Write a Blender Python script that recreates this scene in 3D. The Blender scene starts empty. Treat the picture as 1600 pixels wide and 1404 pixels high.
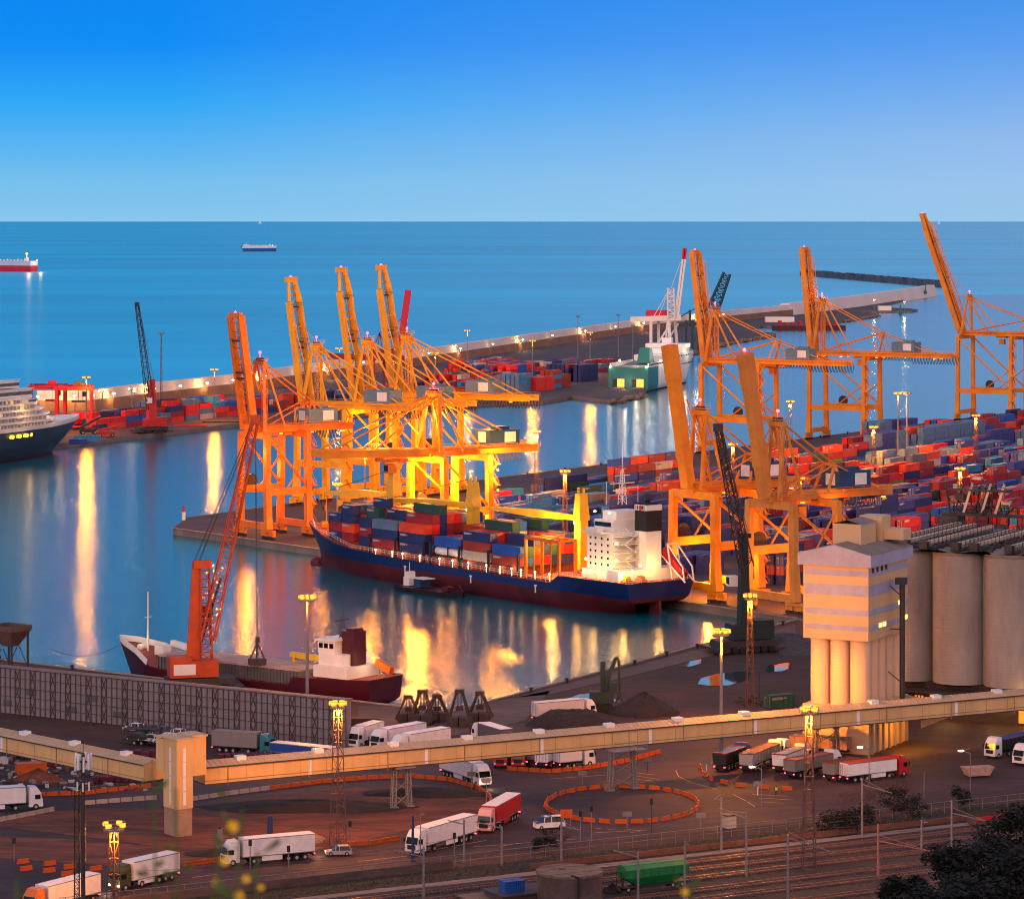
import bpy, math, random
from math import sin, cos, pi, radians, sqrt, atan2, tan
random.seed(7)
R = random.Random(11)
SC = bpy.context.scene
COL = SC.collection
# ------------------------------------------------------------------ camera
F = 5000.0; CX = 800.0; HY = 345.0; CH = 100.0      # pixels of the 1600x1404 photograph
cam = bpy.data.cameras.new("camera"); camo = bpy.data.objects.new("camera", cam); COL.objects.link(camo)
camo.location = (0, 0, CH); camo.rotation_euler = (radians(90), 0, 0)
cam.sensor_width = 36; cam.lens = F * 36 / 1600
cam.shift_x = 0; cam.shift_y = -(702 - HY) / 1600
cam.clip_start = .5; cam.clip_end = 900000
cam.dof.use_dof = True; cam.dof.focus_distance = 760; cam.dof.aperture_fstop = 9
SC.camera = camo
SC.render.resolution_x = 1024; SC.render.resolution_y = 898
# ------------------------------------------------------------------ render
SC.render.engine = 'CYCLES'
cy = SC.cycles
cy.use_denoising = True; cy.filter_width = 1.05
cy.max_bounces = 5; cy.diffuse_bounces = 2; cy.glossy_bounces = 3; cy.transparent_max_bounces = 6
cy.sample_clamp_indirect = 6; cy.caustics_reflective = False; cy.caustics_refractive = False
SC.view_settings.view_transform = 'Standard'; SC.view_settings.look = 'None'
SC.view_settings.exposure = 0; SC.view_settings.gamma = 1
def lin(r, g, b):
    f = lambda c: c / 12.92 if c <= .04045 else ((c + .055) / 1.055) ** 2.4
    return (f(r / 255), f(g / 255), f(b / 255), 1)
# ------------------------------------------------------------------ world: dusk sky
W = bpy.data.worlds.new("World"); SC.world = W; W.use_nodes = True
nt = W.node_tree; nt.nodes.clear()
def N(nt, t, **k):
    n = nt.nodes.new(t)
    for a, b in k.items(): setattr(n, a, b)
    return n
def ramp(nt, fac, stops, interp='LINEAR'):
    r = N(nt, 'ShaderNodeValToRGB'); r.color_ramp.interpolation = interp
    e = r.color_ramp.elements
    e[0].position, e[0].color = stops[0][0], stops[0][1]
    e[1].position, e[1].color = stops[1][0], stops[1][1]
    for p, c in stops[2:]:
        x = e.new(p); x.color = c
    nt.links.new(fac, r.inputs[0]); return r.outputs[0]
out = N(nt, 'ShaderNodeOutputWorld'); tc = N(nt, 'ShaderNodeTexCoord'); sep = N(nt, 'ShaderNodeSeparateXYZ')
nt.links.new(tc.outputs['Generated'], sep.inputs[0])
def mathn(nt, op, a, b=None, clamp=False):
    m = N(nt, 'ShaderNodeMath', operation=op); m.use_clamp = clamp
    for i, v in enumerate((a, b)):
        if v is None: continue
        if isinstance(v, (int, float)): m.inputs[i].default_value = v
        else: nt.links.new(v, m.inputs[i])
    return m.outputs[0]
def mixc(nt, fac, a, b, mode='MIX'):
    m = N(nt, 'ShaderNodeMix', data_type='RGBA', blend_type=mode)
    for s, v in ((m.inputs[0], fac), (m.inputs[6], a), (m.inputs[7], b)):
        if isinstance(v, (int, float)): s.default_value = v
        elif isinstance(v, tuple): s.default_value = v
        else: nt.links.new(v, s)
    return m.outputs[2]
zs = mathn(nt, 'POWER', mathn(nt, 'MAXIMUM', sep.outputs[2], 0.0), .5)   # sqrt of the sine of elevation
east = ramp(nt, zs, [(0, lin(140, 200, 236)), (.11, lin(118, 192, 238)), (.19, lin(46, 168, 246)), (.235, lin(2, 140, 246)), (.268, lin(0, 134, 240)),
                     (.36, (.07, .40, .76, 1)), (.46, (.08, .36, .62, 1)), (.66, (.16, .24, .42, 1)), (1, (.34, .36, .56, 1))])
south = ramp(nt, zs, [(0, lin(156, 200, 234)), (.10, lin(160, 196, 236)), (.16, lin(152, 188, 236)), (.235, lin(96, 160, 238)), (.268, lin(70, 148, 236)),
                      (.36, (.42, .66, 1.0, 1)), (.46, (.40, .50, .70, 1)), (.66, (.28, .32, .48, 1)), (1, (.34, .36, .56, 1))])
west = ramp(nt, zs, [(0, (1.95, 1.08, .88, 1)), (.35, (1.75, 1.02, .95, 1)), (.6, (1.05, .76, .84, 1)), (1, (.40, .38, .52, 1))])
fx = mathn(nt, 'MULTIPLY_ADD', sep.outputs[0], 3.2); nt.nodes[-1].inputs[2].default_value = .34; nt.nodes[-1].use_clamp = True
front = mixc(nt, fx, east, south)
fb = mathn(nt, 'MULTIPLY_ADD', sep.outputs[1], -1.1); nt.nodes[-1].inputs[2].default_value = .35; nt.nodes[-1].use_clamp = True
grad = mixc(nt, fb, front, west)
SUN_EL, SUN_AZ = 4.0, 205.0            # degrees; the glow left by the sun, behind the camera
sky = N(nt, 'ShaderNodeTexSky', sky_type='NISHITA'); sky.sun_disc = False
sky.sun_elevation = radians(SUN_EL); sky.sun_rotation = radians(SUN_AZ); sky.altitude = 100
bg1 = N(nt, 'ShaderNodeBackground'); bg2 = N(nt, 'ShaderNodeBackground'); add = N(nt, 'ShaderNodeAddShader')
nt.links.new(grad, bg1.inputs[0]); bg1.inputs[1].default_value = 1
nt.links.new(sky.outputs[0], bg2.inputs[0]); bg2.inputs[1].default_value = .0015
nt.links.new(bg1.outputs[0], add.inputs[0]); nt.links.new(bg2.outputs[0], add.inputs[1]); nt.links.new(add.outputs[0], out.inputs[0])
# ------------------------------------------------------------------ the last glow of the sun: soft, low, from behind the camera
sl = bpy.data.lights.new("dusk_sun", 'SUN'); so = bpy.data.objects.new("dusk_sun", sl); COL.objects.link(so)
sl.energy = .75; sl.angle = radians(30); sl.color = (1, .72, .6)
so.rotation_euler = (radians(90 - 16), 0, radians(180 - SUN_AZ + 0))
so.location = (0, -50, 150)
# ------------------------------------------------------------------ helpers
def G(px, py, z=2.0):
    "point of the place, at height z, that the photograph shows at pixel px, py"
    D = F * (CH - z) / (py - HY)
    return ((px - CX) * D / F, D, z)
def PX(p):
    return (CX + F * p[0] / p[1], HY + F * (CH - p[2]) / p[1])
def add_(a, b): return (a[0] + b[0], a[1] + b[1], a[2] + b[2])
def sub_(a, b): return (a[0] - b[0], a[1] - b[1], a[2] - b[2])
def mul_(a, k): return (a[0] * k, a[1] * k, a[2] * k)
def cross(a, b): return (a[1] * b[2] - a[2] * b[1], a[2] * b[0] - a[0] * b[2], a[0] * b[1] - a[1] * b[0])
def norm(a):
    l = sqrt(a[0] ** 2 + a[1] ** 2 + a[2] ** 2) or 1; return (a[0] / l, a[1] / l, a[2] / l)
def lerp(a, b, t): return tuple(a[i] + (b[i] - a[i]) * t for i in range(len(a)))
class MB:
    def __init__(s): s.v = []; s.f = []; s.m = []; s.smooth = []
    def addm(s, vs, fs, m=0, sm=False):
        o = len(s.v); s.v += vs; s.f += [tuple(i + o for i in f) for f in fs]; s.m += [m] * len(fs); s.smooth += [sm] * len(fs); return s
    def hexa(s, c, m=0):     # 8 corners: bottom 4 then top 4, both counter-clockwise
        return s.addm(list(c), [(3, 2, 1, 0), (4, 5, 6, 7), (0, 1, 5, 4), (1, 2, 6, 5), (2, 3, 7, 6), (3, 0, 4, 7)], m)
    def box(s, c, d, m=0, rz=0):
        x, y, z = d[0] / 2, d[1] / 2, d[2] / 2; ca, sa = cos(rz), sin(rz)
        cs = []
        for dz in (-z, z):
            for dx, dy in ((-x, -y), (x, -y), (x, y), (-x, y)):
                cs.append((c[0] + dx * ca - dy * sa, c[1] + dx * sa + dy * ca, c[2] + dz))
        return s.hexa(cs, m)
    def b2(s, lo, hi, m=0):
        return s.box(((lo[0] + hi[0]) / 2, (lo[1] + hi[1]) / 2, (lo[2] + hi[2]) / 2), (abs(hi[0] - lo[0]), abs(hi[1] - lo[1]), abs(hi[2] - lo[2])), m)
    def beam(s, p, q, w, h=None, m=0, w2=None, h2=None):
        h = h or w; w2 = w2 or w; h2 = h2 or h
        d = norm(sub_(q, p))
        side = cross(d, (0, 0, 1))
        if abs(d[2]) > .999: side = (0, 1, 0)
        side = norm(side); up = cross(side, d)
        cs = []
        for P, ww, hh in ((p, w, h), (q, w2, h2)):
            a = mul_(side, ww / 2); b = mul_(up, hh / 2)
            cs += [add_(sub_(P, a), mul_(b, -1)), add_(add_(P, a), mul_(b, -1)), add_(add_(P, a), b), add_(sub_(P, a), b)]
        return s.hexa(cs, m)
    def tube(s, p, q, r, n=8, m=0, r2=None, cap=True, sm=True):
        r2 = r if r2 is None else r2; d = norm(sub_(q, p))
        a = norm(cross(d, (0, 0, 1) if abs(d[2]) < .95 else (1, 0, 0))); b = cross(d, a); vs = []
        for P, rr in ((p, r), (q, r2)):
            for i in range(n):
                t = 2 * pi * i / n; vs.append(tuple(P[k] + rr * (cos(t) * a[k] + sin(t) * b[k]) for k in range(3)))
        s.addm(vs, [(i, (i + 1) % n, n + (i + 1) % n, n + i) for i in range(n)], m, sm)
        if cap: s.addm(vs[:n], [tuple(range(n))[::-1]], m); s.addm(vs[n:], [tuple(range(n))], m)
        return s
    def cyl(s, c, r, h, n=16, m=0, r2=None): return s.tube(c, (c[0], c[1], c[2] + h), r, n, m, r2)
    def prism(s, poly, z0, z1, m=0, mt=None):
        n = len(poly); a = sum(poly[i][0] * poly[(i + 1) % n][1] - poly[(i + 1) % n][0] * poly[i][1] for i in range(n))
        if a < 0: poly = poly[::-1]
        s.addm([(x, y, z0) for x, y in poly] + [(x, y, z1) for x, y in poly], [(i, (i + 1) % n, n + (i + 1) % n, n + i) for i in range(n)], m)
        s.addm([(x, y, z1) for x, y in poly], [tuple(range(n))], m if mt is None else mt)
        s.addm([(x, y, z0) for x, y in poly], [tuple(range(n))[::-1]], m); return s
    def lattice(s, p, q, w, w2, n, rc=.12, rb=.07, m=0, h=None, h2=None):
        h = h or w; h2 = h2 or w2; d = norm(sub_(q, p))
        a = norm(cross(d, (0, 0, 1) if abs(d[2]) < .95 else (0, 1, 0))); b = cross(a, d); rings = []
        for i in range(n + 1):
            t = i / n; P = lerp(p, q, t); W_ = (w + (w2 - w) * t) / 2; H_ = (h + (h2 - h) * t) / 2
            rings.append([tuple(P[k] + sx * W_ * a[k] + sy * H_ * b[k] for k in range(3)) for sx, sy in ((-1, -1), (1, -1), (1, 1), (-1, 1))])
        for j in range(4): s.tube(rings[0][j], rings[-1][j], rc, 4, m, cap=False, sm=False)
        for i in range(n):
            for j in range(4):
                k = (j + 1) % 4
                if i: s.tube(rings[i][j], rings[i][k], rb, 3, m, cap=False, sm=False)
                if (i + j) % 2: s.tube(rings[i][j], rings[i + 1][k], rb, 3, m, cap=False, sm=False)
                else: s.tube(rings[i][k], rings[i + 1][j], rb, 3, m, cap=False, sm=False)
        return s
    def path(s, pts, r, n=4, m=0):
        for i in range(len(pts) - 1): s.tube(pts[i], pts[i + 1], r, n, m, cap=False, sm=False)
        return s
    def rail(s, pts, h=1.1, sp=3, r=.05, m=0):
        for i in range(len(pts) - 1):
            p, q = pts[i], pts[i + 1]; L = sqrt(sum((a - b) ** 2 for a, b in zip(p, q))); k = max(1, int(L / sp))
            for zz in (h, h * .5): s.tube(add_(p, (0, 0, zz)), add_(q, (0, 0, zz)), r, 3, m, cap=False, sm=False)
            for j in range(k + 1):
                t = lerp(p, q, j / k); s.tube(t, add_(t, (0, 0, h)), r, 3, m, cap=False, sm=False)
        return s
    def ball(s, c, r, n=8, m=0, sz=1, jit=0):
        vs = [(c[0], c[1], c[2] - r * sz)]; fs = []; k = n // 2
        for i in range(1, k):
            for j in range(n):
                a = pi * i / k; t = 2 * pi * j / n; rr = r * (1 + R.uniform(-jit, jit))
                vs.append((c[0] + rr * sin(a) * cos(t), c[1] + rr * sin(a) * sin(t), c[2] - rr * cos(a) * sz))
        vs.append((c[0], c[1], c[2] + r * sz))
        for j in range(n):
            fs.append((0, 1 + (j + 1) % n, 1 + j)); e = len(vs) - 1; o = e - n; fs.append((e, o + j, o + (j + 1) % n))
        for i in range(k - 2):
            for j in range(n):
                a = 1 + i * n; fs.append((a + j, a + (j + 1) % n, a + n + (j + 1) % n, a + n + j))
        return s.addm(vs, fs, m, jit == 0)
    def mesh(s, name, mats):
        me = bpy.data.meshes.new(name); me.from_pydata(s.v, [], s.f)
        for m in (mats if isinstance(mats, (list, tuple)) else [mats]): me.materials.append(m)
        me.polygons.foreach_set('material_index', s.m); me.polygons.foreach_set('use_smooth', s.smooth); me.update(); return me
    def build(s, name, mats, parent=None, loc=(0, 0, 0), rz=0):
        o = bpy.data.objects.new(name, s.mesh(name, mats)); COL.objects.link(o); o.location = loc; o.rotation_euler.z = rz
        if parent: o.parent = parent
        return o
def tag(o, label=None, cat=None, group=None, kind=None):
    if label: o['label'] = label
    if cat: o['category'] = cat
    if group: o['group'] = group
    if kind: o['kind'] = kind
    return o
def thing(name, label, cat, loc=(0, 0, 0), rz=0, group=None):
    o = bpy.data.objects.new(name, None); COL.objects.link(o); o.location = loc; o.rotation_euler.z = rz; o.empty_display_size = .5
    return tag(o, label, cat, group)
KIDS = {}
def copy_tree(o, loc=None, rz=None, label=None, group=None, parent=None):
    if not KIDS:
        pass
    c = o.copy(); COL.objects.link(c)
    if parent: c.parent = parent
    if loc: c.location = loc
    if rz is not None: c.rotation_euler.z = rz
    if label: c['label'] = label
    if group: c['group'] = group
    for ch in [x for x in bpy.data.objects if x.parent == o]: copy_tree(ch, parent=c)
    return c
# ------------------------------------------------------------------ materials
MATS = {}
def mat(name, rgb, rough=.6, var=.25, scale=.4, metal=0, bump=0, bscale=4, rgb2=None, stretch=None, spec=.5, emit=None, es=0, fine=0):
    if name in MATS: return MATS[name]
    m = bpy.data.materials.new(name); m.use_nodes = True; t = m.node_tree; b = t.nodes['Principled BSDF']
    c = lin(*rgb); b.inputs['Roughness'].default_value = rough; b.inputs['Metallic'].default_value = metal
    b.inputs['Specular IOR Level'].default_value = spec
    co = N(t, 'ShaderNodeTexCoord'); vec = co.outputs['Object']
    if stretch:
        mp = N(t, 'ShaderNodeMapping'); t.links.new(vec, mp.inputs[0]); mp.inputs['Scale'].default_value = stretch; vec = mp.outputs[0]
    if var or rgb2:
        n = N(t, 'ShaderNodeTexNoise'); n.inputs['Scale'].default_value = scale; n.inputs['Detail'].default_value = 6; n.inputs['Roughness'].default_value = .65
        t.links.new(vec, n.inputs['Vector'])
        c2 = lin(*rgb2) if rgb2 else tuple(x * (1 - var) for x in c[:3]) + (1,)
        hi = c if rgb2 else tuple(min(1, x * (1 + var * .6)) for x in c[:3]) + (1,)
        col = ramp(t, n.outputs[0], [(.34, c2), (.66, hi)])
        if fine:
            n3 = N(t, 'ShaderNodeTexNoise'); n3.inputs['Scale'].default_value = fine; n3.inputs['Detail'].default_value = 8; n3.inputs['Roughness'].default_value = .75; n3.inputs['Distortion'].default_value = 1.2
            mp3 = N(t, 'ShaderNodeMapping'); mp3.inputs['Rotation'].default_value = (0, 0, -.5); mp3.inputs['Scale'].default_value = (.35, 1, 1); t.links.new(co.outputs['Object'], mp3.inputs[0]); t.links.new(mp3.outputs[0], n3.inputs['Vector'])
            col = mixc(t, 1.0, col, ramp(t, n3.outputs[0], [(.3, (.5, .5, .5, 1)), (.7, (1.35, 1.32, 1.3, 1))]), 'MULTIPLY')
        t.links.new(col, b.inputs['Base Color'])
    else: b.inputs['Base Color'].default_value = c
    if bump:
        n2 = N(t, 'ShaderNodeTexNoise'); n2.inputs['Scale'].default_value = bscale; n2.inputs['Detail'].default_value = 5; t.links.new(vec, n2.inputs['Vector'])
        bp = N(t, 'ShaderNodeBump'); bp.inputs['Strength'].default_value = bump; bp.inputs['Distance'].default_value = .2
        t.links.new(n2.outputs[0], bp.inputs['Height']); t.links.new(bp.outputs[0], b.inputs['Normal'])
    if emit:
        b.inputs['Emission Color'].default_value = lin(*emit); b.inputs['Emission Strength'].default_value = es
    MATS[name] = m; return m
def wave_bump(m, axis, scale, strength=.6, dist=.1):
    t = m.node_tree; b = t.nodes['Principled BSDF']; co = N(t, 'ShaderNodeTexCoord'); w = N(t, 'ShaderNodeTexWave', wave_type='BANDS', bands_direction=axis)
    w.inputs['Scale'].default_value = scale; w.inputs['Distortion'].default_value = 0; t.links.new(co.outputs['Object'], w.inputs[0])
    bp = N(t, 'ShaderNodeBump'); bp.inputs['Strength'].default_value = strength; bp.inputs['Distance'].default_value = dist
    t.links.new(w.outputs[1], bp.inputs['Height']); t.links.new(bp.outputs[0], b.inputs['Normal']); return m
M_orange = mat('crane_orange_paint', (244, 152, 14), .5, .22, .12, rgb2=(216, 118, 12))
M_orange_d = mat('crane_burnt_orange_paint', (238, 128, 14), .5, .25, .12, rgb2=(192, 94, 12))
M_yellow = mat('crane_yellow_paint', (248, 182, 14), .5, .2, .12, rgb2=(222, 146, 12))
M_tan = mat('crane_faded_orange_paint', (222, 144, 56), .6, .2, .15, rgb2=(186, 112, 40))
M_dark = mat('dark_steel', (52, 44, 44), .6, .3, .5)
M_grey = mat('grey_steel', (120, 118, 122), .6, .25, .5)
M_house = mat('blue_grey_panel', (96, 122, 138), .6, .15, .3)
M_house_b = mat('dark_blue_panel', (26, 62, 100), .6, .2, .3)
M_white = mat('white_paint', (225, 222, 220), .5, .12, .3)
M_red = mat('red_paint', (186, 22, 34), .45, .2, .3)
M_black = mat('black_rubber', (22, 21, 23), .7, .2, .6)
M_glass = mat('dark_glass', (20, 28, 36), .1, 0)
M_lamp = mat('sodium_lamp', (255, 190, 90), .5, 0, emit=(255, 132, 18), es=3.6)
M_lamp_w = mat('warm_lamp', (255, 230, 170), .5, 0, emit=(255, 216, 140), es=35)
M_redlamp = mat('red_lamp', (255, 60, 60), .5, 0, emit=(255, 60, 80), es=12)
M_concrete = mat('quay_concrete', (126, 112, 104), .85, .3, .15, bump=.2)
SODIUM = (1, .30, .015); WARM = (1, .66, .26)
def point(parent, loc, power, color=SODIUM, rad=.5):
    l = bpy.data.lights.new('lamp_light', 'POINT'); l.energy = power; l.color = color; l.shadow_soft_size = rad
    o = bpy.data.objects.new('lamp_light', l); COL.objects.link(o); o.location = loc
    if parent: o.parent = parent
    return o
# ================================================================== the setting
UQ = (-.612, .790); NQ = (.790, .612)            # along the near quay (to its tip) / across it, inland
U2 = (.5285, .849); N2 = (-.849, .5285)          # along the far quay (away) / across it, out to the water
def QP(n, t, z=0): return (NQ[0] * n + UQ[0] * t, NQ[1] * n + UQ[1] * t, z)
# water: one sheet to the horizon
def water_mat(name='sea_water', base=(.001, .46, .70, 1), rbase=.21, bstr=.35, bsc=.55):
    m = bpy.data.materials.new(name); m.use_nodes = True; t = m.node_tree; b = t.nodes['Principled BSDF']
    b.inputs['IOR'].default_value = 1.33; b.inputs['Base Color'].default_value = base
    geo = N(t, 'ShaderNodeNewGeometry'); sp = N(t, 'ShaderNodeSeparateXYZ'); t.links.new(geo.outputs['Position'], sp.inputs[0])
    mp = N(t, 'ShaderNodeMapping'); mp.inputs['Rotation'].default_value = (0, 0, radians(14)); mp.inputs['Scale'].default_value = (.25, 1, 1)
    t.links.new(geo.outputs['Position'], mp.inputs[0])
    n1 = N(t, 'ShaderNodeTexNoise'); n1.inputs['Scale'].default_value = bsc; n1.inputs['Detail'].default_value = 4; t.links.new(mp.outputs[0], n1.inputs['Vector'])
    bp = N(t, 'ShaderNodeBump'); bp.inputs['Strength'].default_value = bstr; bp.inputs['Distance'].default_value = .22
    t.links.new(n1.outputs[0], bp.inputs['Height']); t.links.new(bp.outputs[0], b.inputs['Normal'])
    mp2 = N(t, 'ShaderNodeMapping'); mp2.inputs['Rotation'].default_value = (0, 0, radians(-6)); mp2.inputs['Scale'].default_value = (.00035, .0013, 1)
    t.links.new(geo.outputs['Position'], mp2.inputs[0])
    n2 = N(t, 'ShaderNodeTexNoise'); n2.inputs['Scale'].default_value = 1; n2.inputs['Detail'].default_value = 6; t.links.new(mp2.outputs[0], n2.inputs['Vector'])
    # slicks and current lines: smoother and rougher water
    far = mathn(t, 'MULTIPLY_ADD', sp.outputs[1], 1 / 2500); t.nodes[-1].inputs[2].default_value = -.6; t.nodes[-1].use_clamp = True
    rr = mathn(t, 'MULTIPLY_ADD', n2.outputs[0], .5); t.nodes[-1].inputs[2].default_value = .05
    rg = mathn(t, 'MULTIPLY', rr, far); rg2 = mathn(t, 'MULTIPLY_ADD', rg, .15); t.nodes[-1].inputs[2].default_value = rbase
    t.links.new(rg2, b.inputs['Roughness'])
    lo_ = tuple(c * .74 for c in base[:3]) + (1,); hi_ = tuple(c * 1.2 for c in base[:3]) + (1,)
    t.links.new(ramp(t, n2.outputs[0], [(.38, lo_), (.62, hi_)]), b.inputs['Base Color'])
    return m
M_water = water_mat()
m = MB(); S = 400000
xs = [-S, -4000, -600, 600, 4000, S]; ys = [-300, 1200, 2500, 8000, 60000, S]
for i in range(5):
    for j in range(5): m.addm([(xs[i], ys[j], 0), (xs[i + 1], ys[j], 0), (xs[i + 1], ys[j + 1], 0), (xs[i], ys[j + 1], 0)], [(0, 1, 2, 3)])
tag(m.build('sea', M_water), 'calm blue sea and harbour water reaching the horizon', kind='structure')
M_apron = mat('quay_asphalt', (84, 62, 60), .75, .3, .03, rgb2=(62, 42, 42), bump=.15, bscale=.6, fine=.12)
M_yard = mat('yard_asphalt', (96, 74, 72), .75, .3, .02, rgb2=(70, 54, 56), bump=.15, bscale=.6)
M_earth = mat('brown_earth', (84, 50, 40), .95, .3, .025, rgb2=(42, 30, 30), bump=.5, bscale=.5, fine=.3)
def land(name, pts, z=2, zb=-3, mt=None, ms=None, label=None):
    mb = MB(); mb.prism([(p[0], p[1]) for p in pts], zb, z, 0, 1)
    return tag(mb.build(name, [ms or M_concrete, mt or M_apron]), label, kind='structure')
# container pier: near quay runs n = 539.2, far quay runs through G(760,748)
fa = G(375, 797); fb_ = G(1600, 642)
tipn = G(270, 825); rt = G(1245, 966)
def along(p, q, k): return (p[0] + (q[0] - p[0]) * k, p[1] + (q[1] - p[1]) * k)
far_end = along(fa, fb_, 2.2)
pier = [tipn[:2], rt[:2], (95, 783), (110, 815), (420, 760), (640, 1300), far_end, fa[:2], G(292, 808)[:2]]
land('container_quay', pier, label='grey brown container terminal pier')
# quay kerb line and rails on the pier
def strip(name, pts, w, z, m, label, kind='structure', th=.25):
    mb = MB()
    for i in range(len(pts) - 1):
        p, q = pts[i], pts[i + 1]; mb.beam((p[0], p[1], z), (q[0], q[1], z), w, th)
    return tag(mb.build(name, m), label, kind=kind)
M_kerb = mat('pale_kerb', (150, 132, 118), .85, .3, .4)
strip('quay_kerb', [tipn, rt], .8, 2.12, M_kerb, 'pale kerb along the near edge of the container pier')
strip('quay_kerb', [fa, far_end], .8, 2.12, M_kerb, 'pale kerb along the far edge of the container pier')
# mainland: near quay, yards, roads
cr = G(702, 1112)
nl0 = (cr[0] - .8 * 420, cr[1] + .6 * 420)
main = [nl0, cr[:2], G(775, 1092)[:2], G(1243, 968)[:2], (96.5, 784), (111, 816), (420, 760), (420, 300), (-420, 300), (-420, nl0[1])]
land('mainland_ground', main, z=1.96, mt=M_earth, label='brown earth and worn asphalt of the port mainland')
strip('quay_kerb', [nl0, cr, G(775, 1092), G(1243, 968)], .7, 2.06, M_kerb, 'pale kerb along the mainland quay')
# far terminal strip and the spit behind the breakwater
wallp = [G(-260, 668, 2), G(60, 641, 2), G(150, 640, 2), G(380, 611, 2), G(700, 563, 2), G(1000, 517, 2), G(1130, 502.5, 2), G(1240, 491, 2)]
l2 = [G(-260, 735), G(60, 697), G(150, 687), G(378, 660.5), G(770, 628), G(850, 625.5), G(892, 618), G(955, 624.5), G(1010, 613), G(1010, 608), G(955, 601), G(1075, 553),
      G(1095, 545), G(1132, 535), G(1175, 528), G(1213, 520.5), G(1190, 518), G(1165, 513), G(1190, 509), G(1250, 511), G(1290, 507), G(1320, 500), G(1350, 495), G(1374, 490.5), G(1340, 486), G(1325, 484),
      G(1380, 486), G(1425, 485.5), G(1434, 483.5), G(1420, 481.5), G(1370, 480), G(1420, 466), G(1462, 458), G(1462, 455)]
l2 = [p[:2] for p in l2] + [(p[0], p[1] + 6) for p in wallp[::-1]]
land('far_terminal_ground', l2, mt=M_apron, label='grey brown ground of the far terminal and spit')
# breakwater wall
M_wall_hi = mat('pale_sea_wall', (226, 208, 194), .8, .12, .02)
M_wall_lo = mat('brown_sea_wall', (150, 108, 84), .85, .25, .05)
bw = [G(-330, 675, 2), G(60, 643, 2), G(150, 641.5, 2), G(250, 629, 2), G(380, 613.5, 2), G(540, 589, 2), G(700, 565, 2), G(850, 541.5, 2), G(1000, 519, 2), G(1130, 503.5, 2), G(1240, 492, 2)]
root = thing('breakwater_wall', 'long pale concrete breakwater wall curving across behind the far terminal', 'wall')
lo = MB(); hi = MB()
for i in range(len(bw) - 1):
    p, q = bw[i], bw[i + 1]; d = norm((q[0] - p[0], q[1] - p[1], 0)); s = (-d[1], d[0])
    def off(P, k, z): return (P[0] + s[0] * k, P[1] + s[1] * k, z)
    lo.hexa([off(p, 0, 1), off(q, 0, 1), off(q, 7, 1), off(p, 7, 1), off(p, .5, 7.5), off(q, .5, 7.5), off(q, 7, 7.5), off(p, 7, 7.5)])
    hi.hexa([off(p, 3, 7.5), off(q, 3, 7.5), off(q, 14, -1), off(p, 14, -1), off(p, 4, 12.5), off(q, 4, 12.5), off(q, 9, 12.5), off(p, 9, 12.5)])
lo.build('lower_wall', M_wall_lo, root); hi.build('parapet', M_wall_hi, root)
bw2 = [G(1238, 492, 2), G(1340, 479, 2), G(1445, 462.5, 2), G(1463, 459, 2)]
root = thing('breakwater_wall', 'bare pale end of the breakwater beyond the spit, leading out to sea', 'wall')
hi = MB()
for i in range(len(bw2) - 1):
    p, q = bw2[i], bw2[i + 1]; d = norm((q[0] - p[0], q[1] - p[1], 0)); s = (-d[1], d[0])
    hi.hexa([off(p, -3, 0), off(q, -3, 0), off(q, 24, -1), off(p, 24, -1), off(p, 3, 14), off(q, 3, 14), off(q, 12, 14), off(p, 12, 14)])
hi.build('parapet', M_wall_hi, root)
hb_ = [(-460, 560)] + [(p[0], p[1] + 5) for p in bw] + [(bw2[-1][0], bw2[-1][1] + 12)] + [G(1900, 458, 0)[:2], (900, 560)]
mb = MB(); mb.addm([(x, y, .02) for x, y in hb_[::-1]], [tuple(range(len(hb_)))])
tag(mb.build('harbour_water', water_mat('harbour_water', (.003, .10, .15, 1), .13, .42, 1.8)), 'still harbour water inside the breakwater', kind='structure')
# dark outer breakwater of rock blocks
M_rock = mat('dark_rock', (70, 80, 96), .9, .4, .06, bump=1, bscale=.2)
mb = MB(); p, q = G(1250, 430, 0), G(1470, 449, 0); n = 70; vs = []
for i in range(n + 1):
    P = lerp(p, q, i / n); k = .15 if i == 0 else (.6 if i == 1 else 1)
    for dy, z in ((-34, -2), (-16, 9), (10, 11), (60, -2)):
        vs.append((P[0] + R.uniform(-3, 3), P[1] + dy * k * 1.2 + R.uniform(-3, 3), -2 if z < 0 else (z + R.uniform(-.7, .7)) * k))
mb.addm(vs, [(4 * i + j, 4 * (i + 1) + j, 4 * (i + 1) + j + 1, 4 * i + j + 1) for i in range(n) for j in range(3)])
tag(mb.build('rock_breakwater', M_rock), 'low dark rock breakwater lying alone in the open sea', 'breakwater')
# rock edging of the spit
mb = MB()
for a, b in ((G(1080, 551), G(1132, 535.5)), (G(1132, 535.5), G(1213, 521)), (G(960, 625), G(1010, 613.5)), (G(1320, 500.5), G(1374, 491))):
    L = sqrt((a[0] - b[0]) ** 2 + (a[1] - b[1]) ** 2)
    for i in range(int(L / 3)):
        P = lerp(a, b, i / (L / 3)); mb.ball((P[0] + R.uniform(-2, 2), P[1] + R.uniform(-5, 1), R.uniform(.2, 1.6)), R.uniform(1, 2.4), 6, 0, .7, .35)
M_rubble = mat('pale_rubble', (140, 112, 96), .9, .4, .3)
tag(mb.build('shore_rocks', M_rubble), 'pale boulders heaped along the edge of the spit', kind='stuff')
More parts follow.
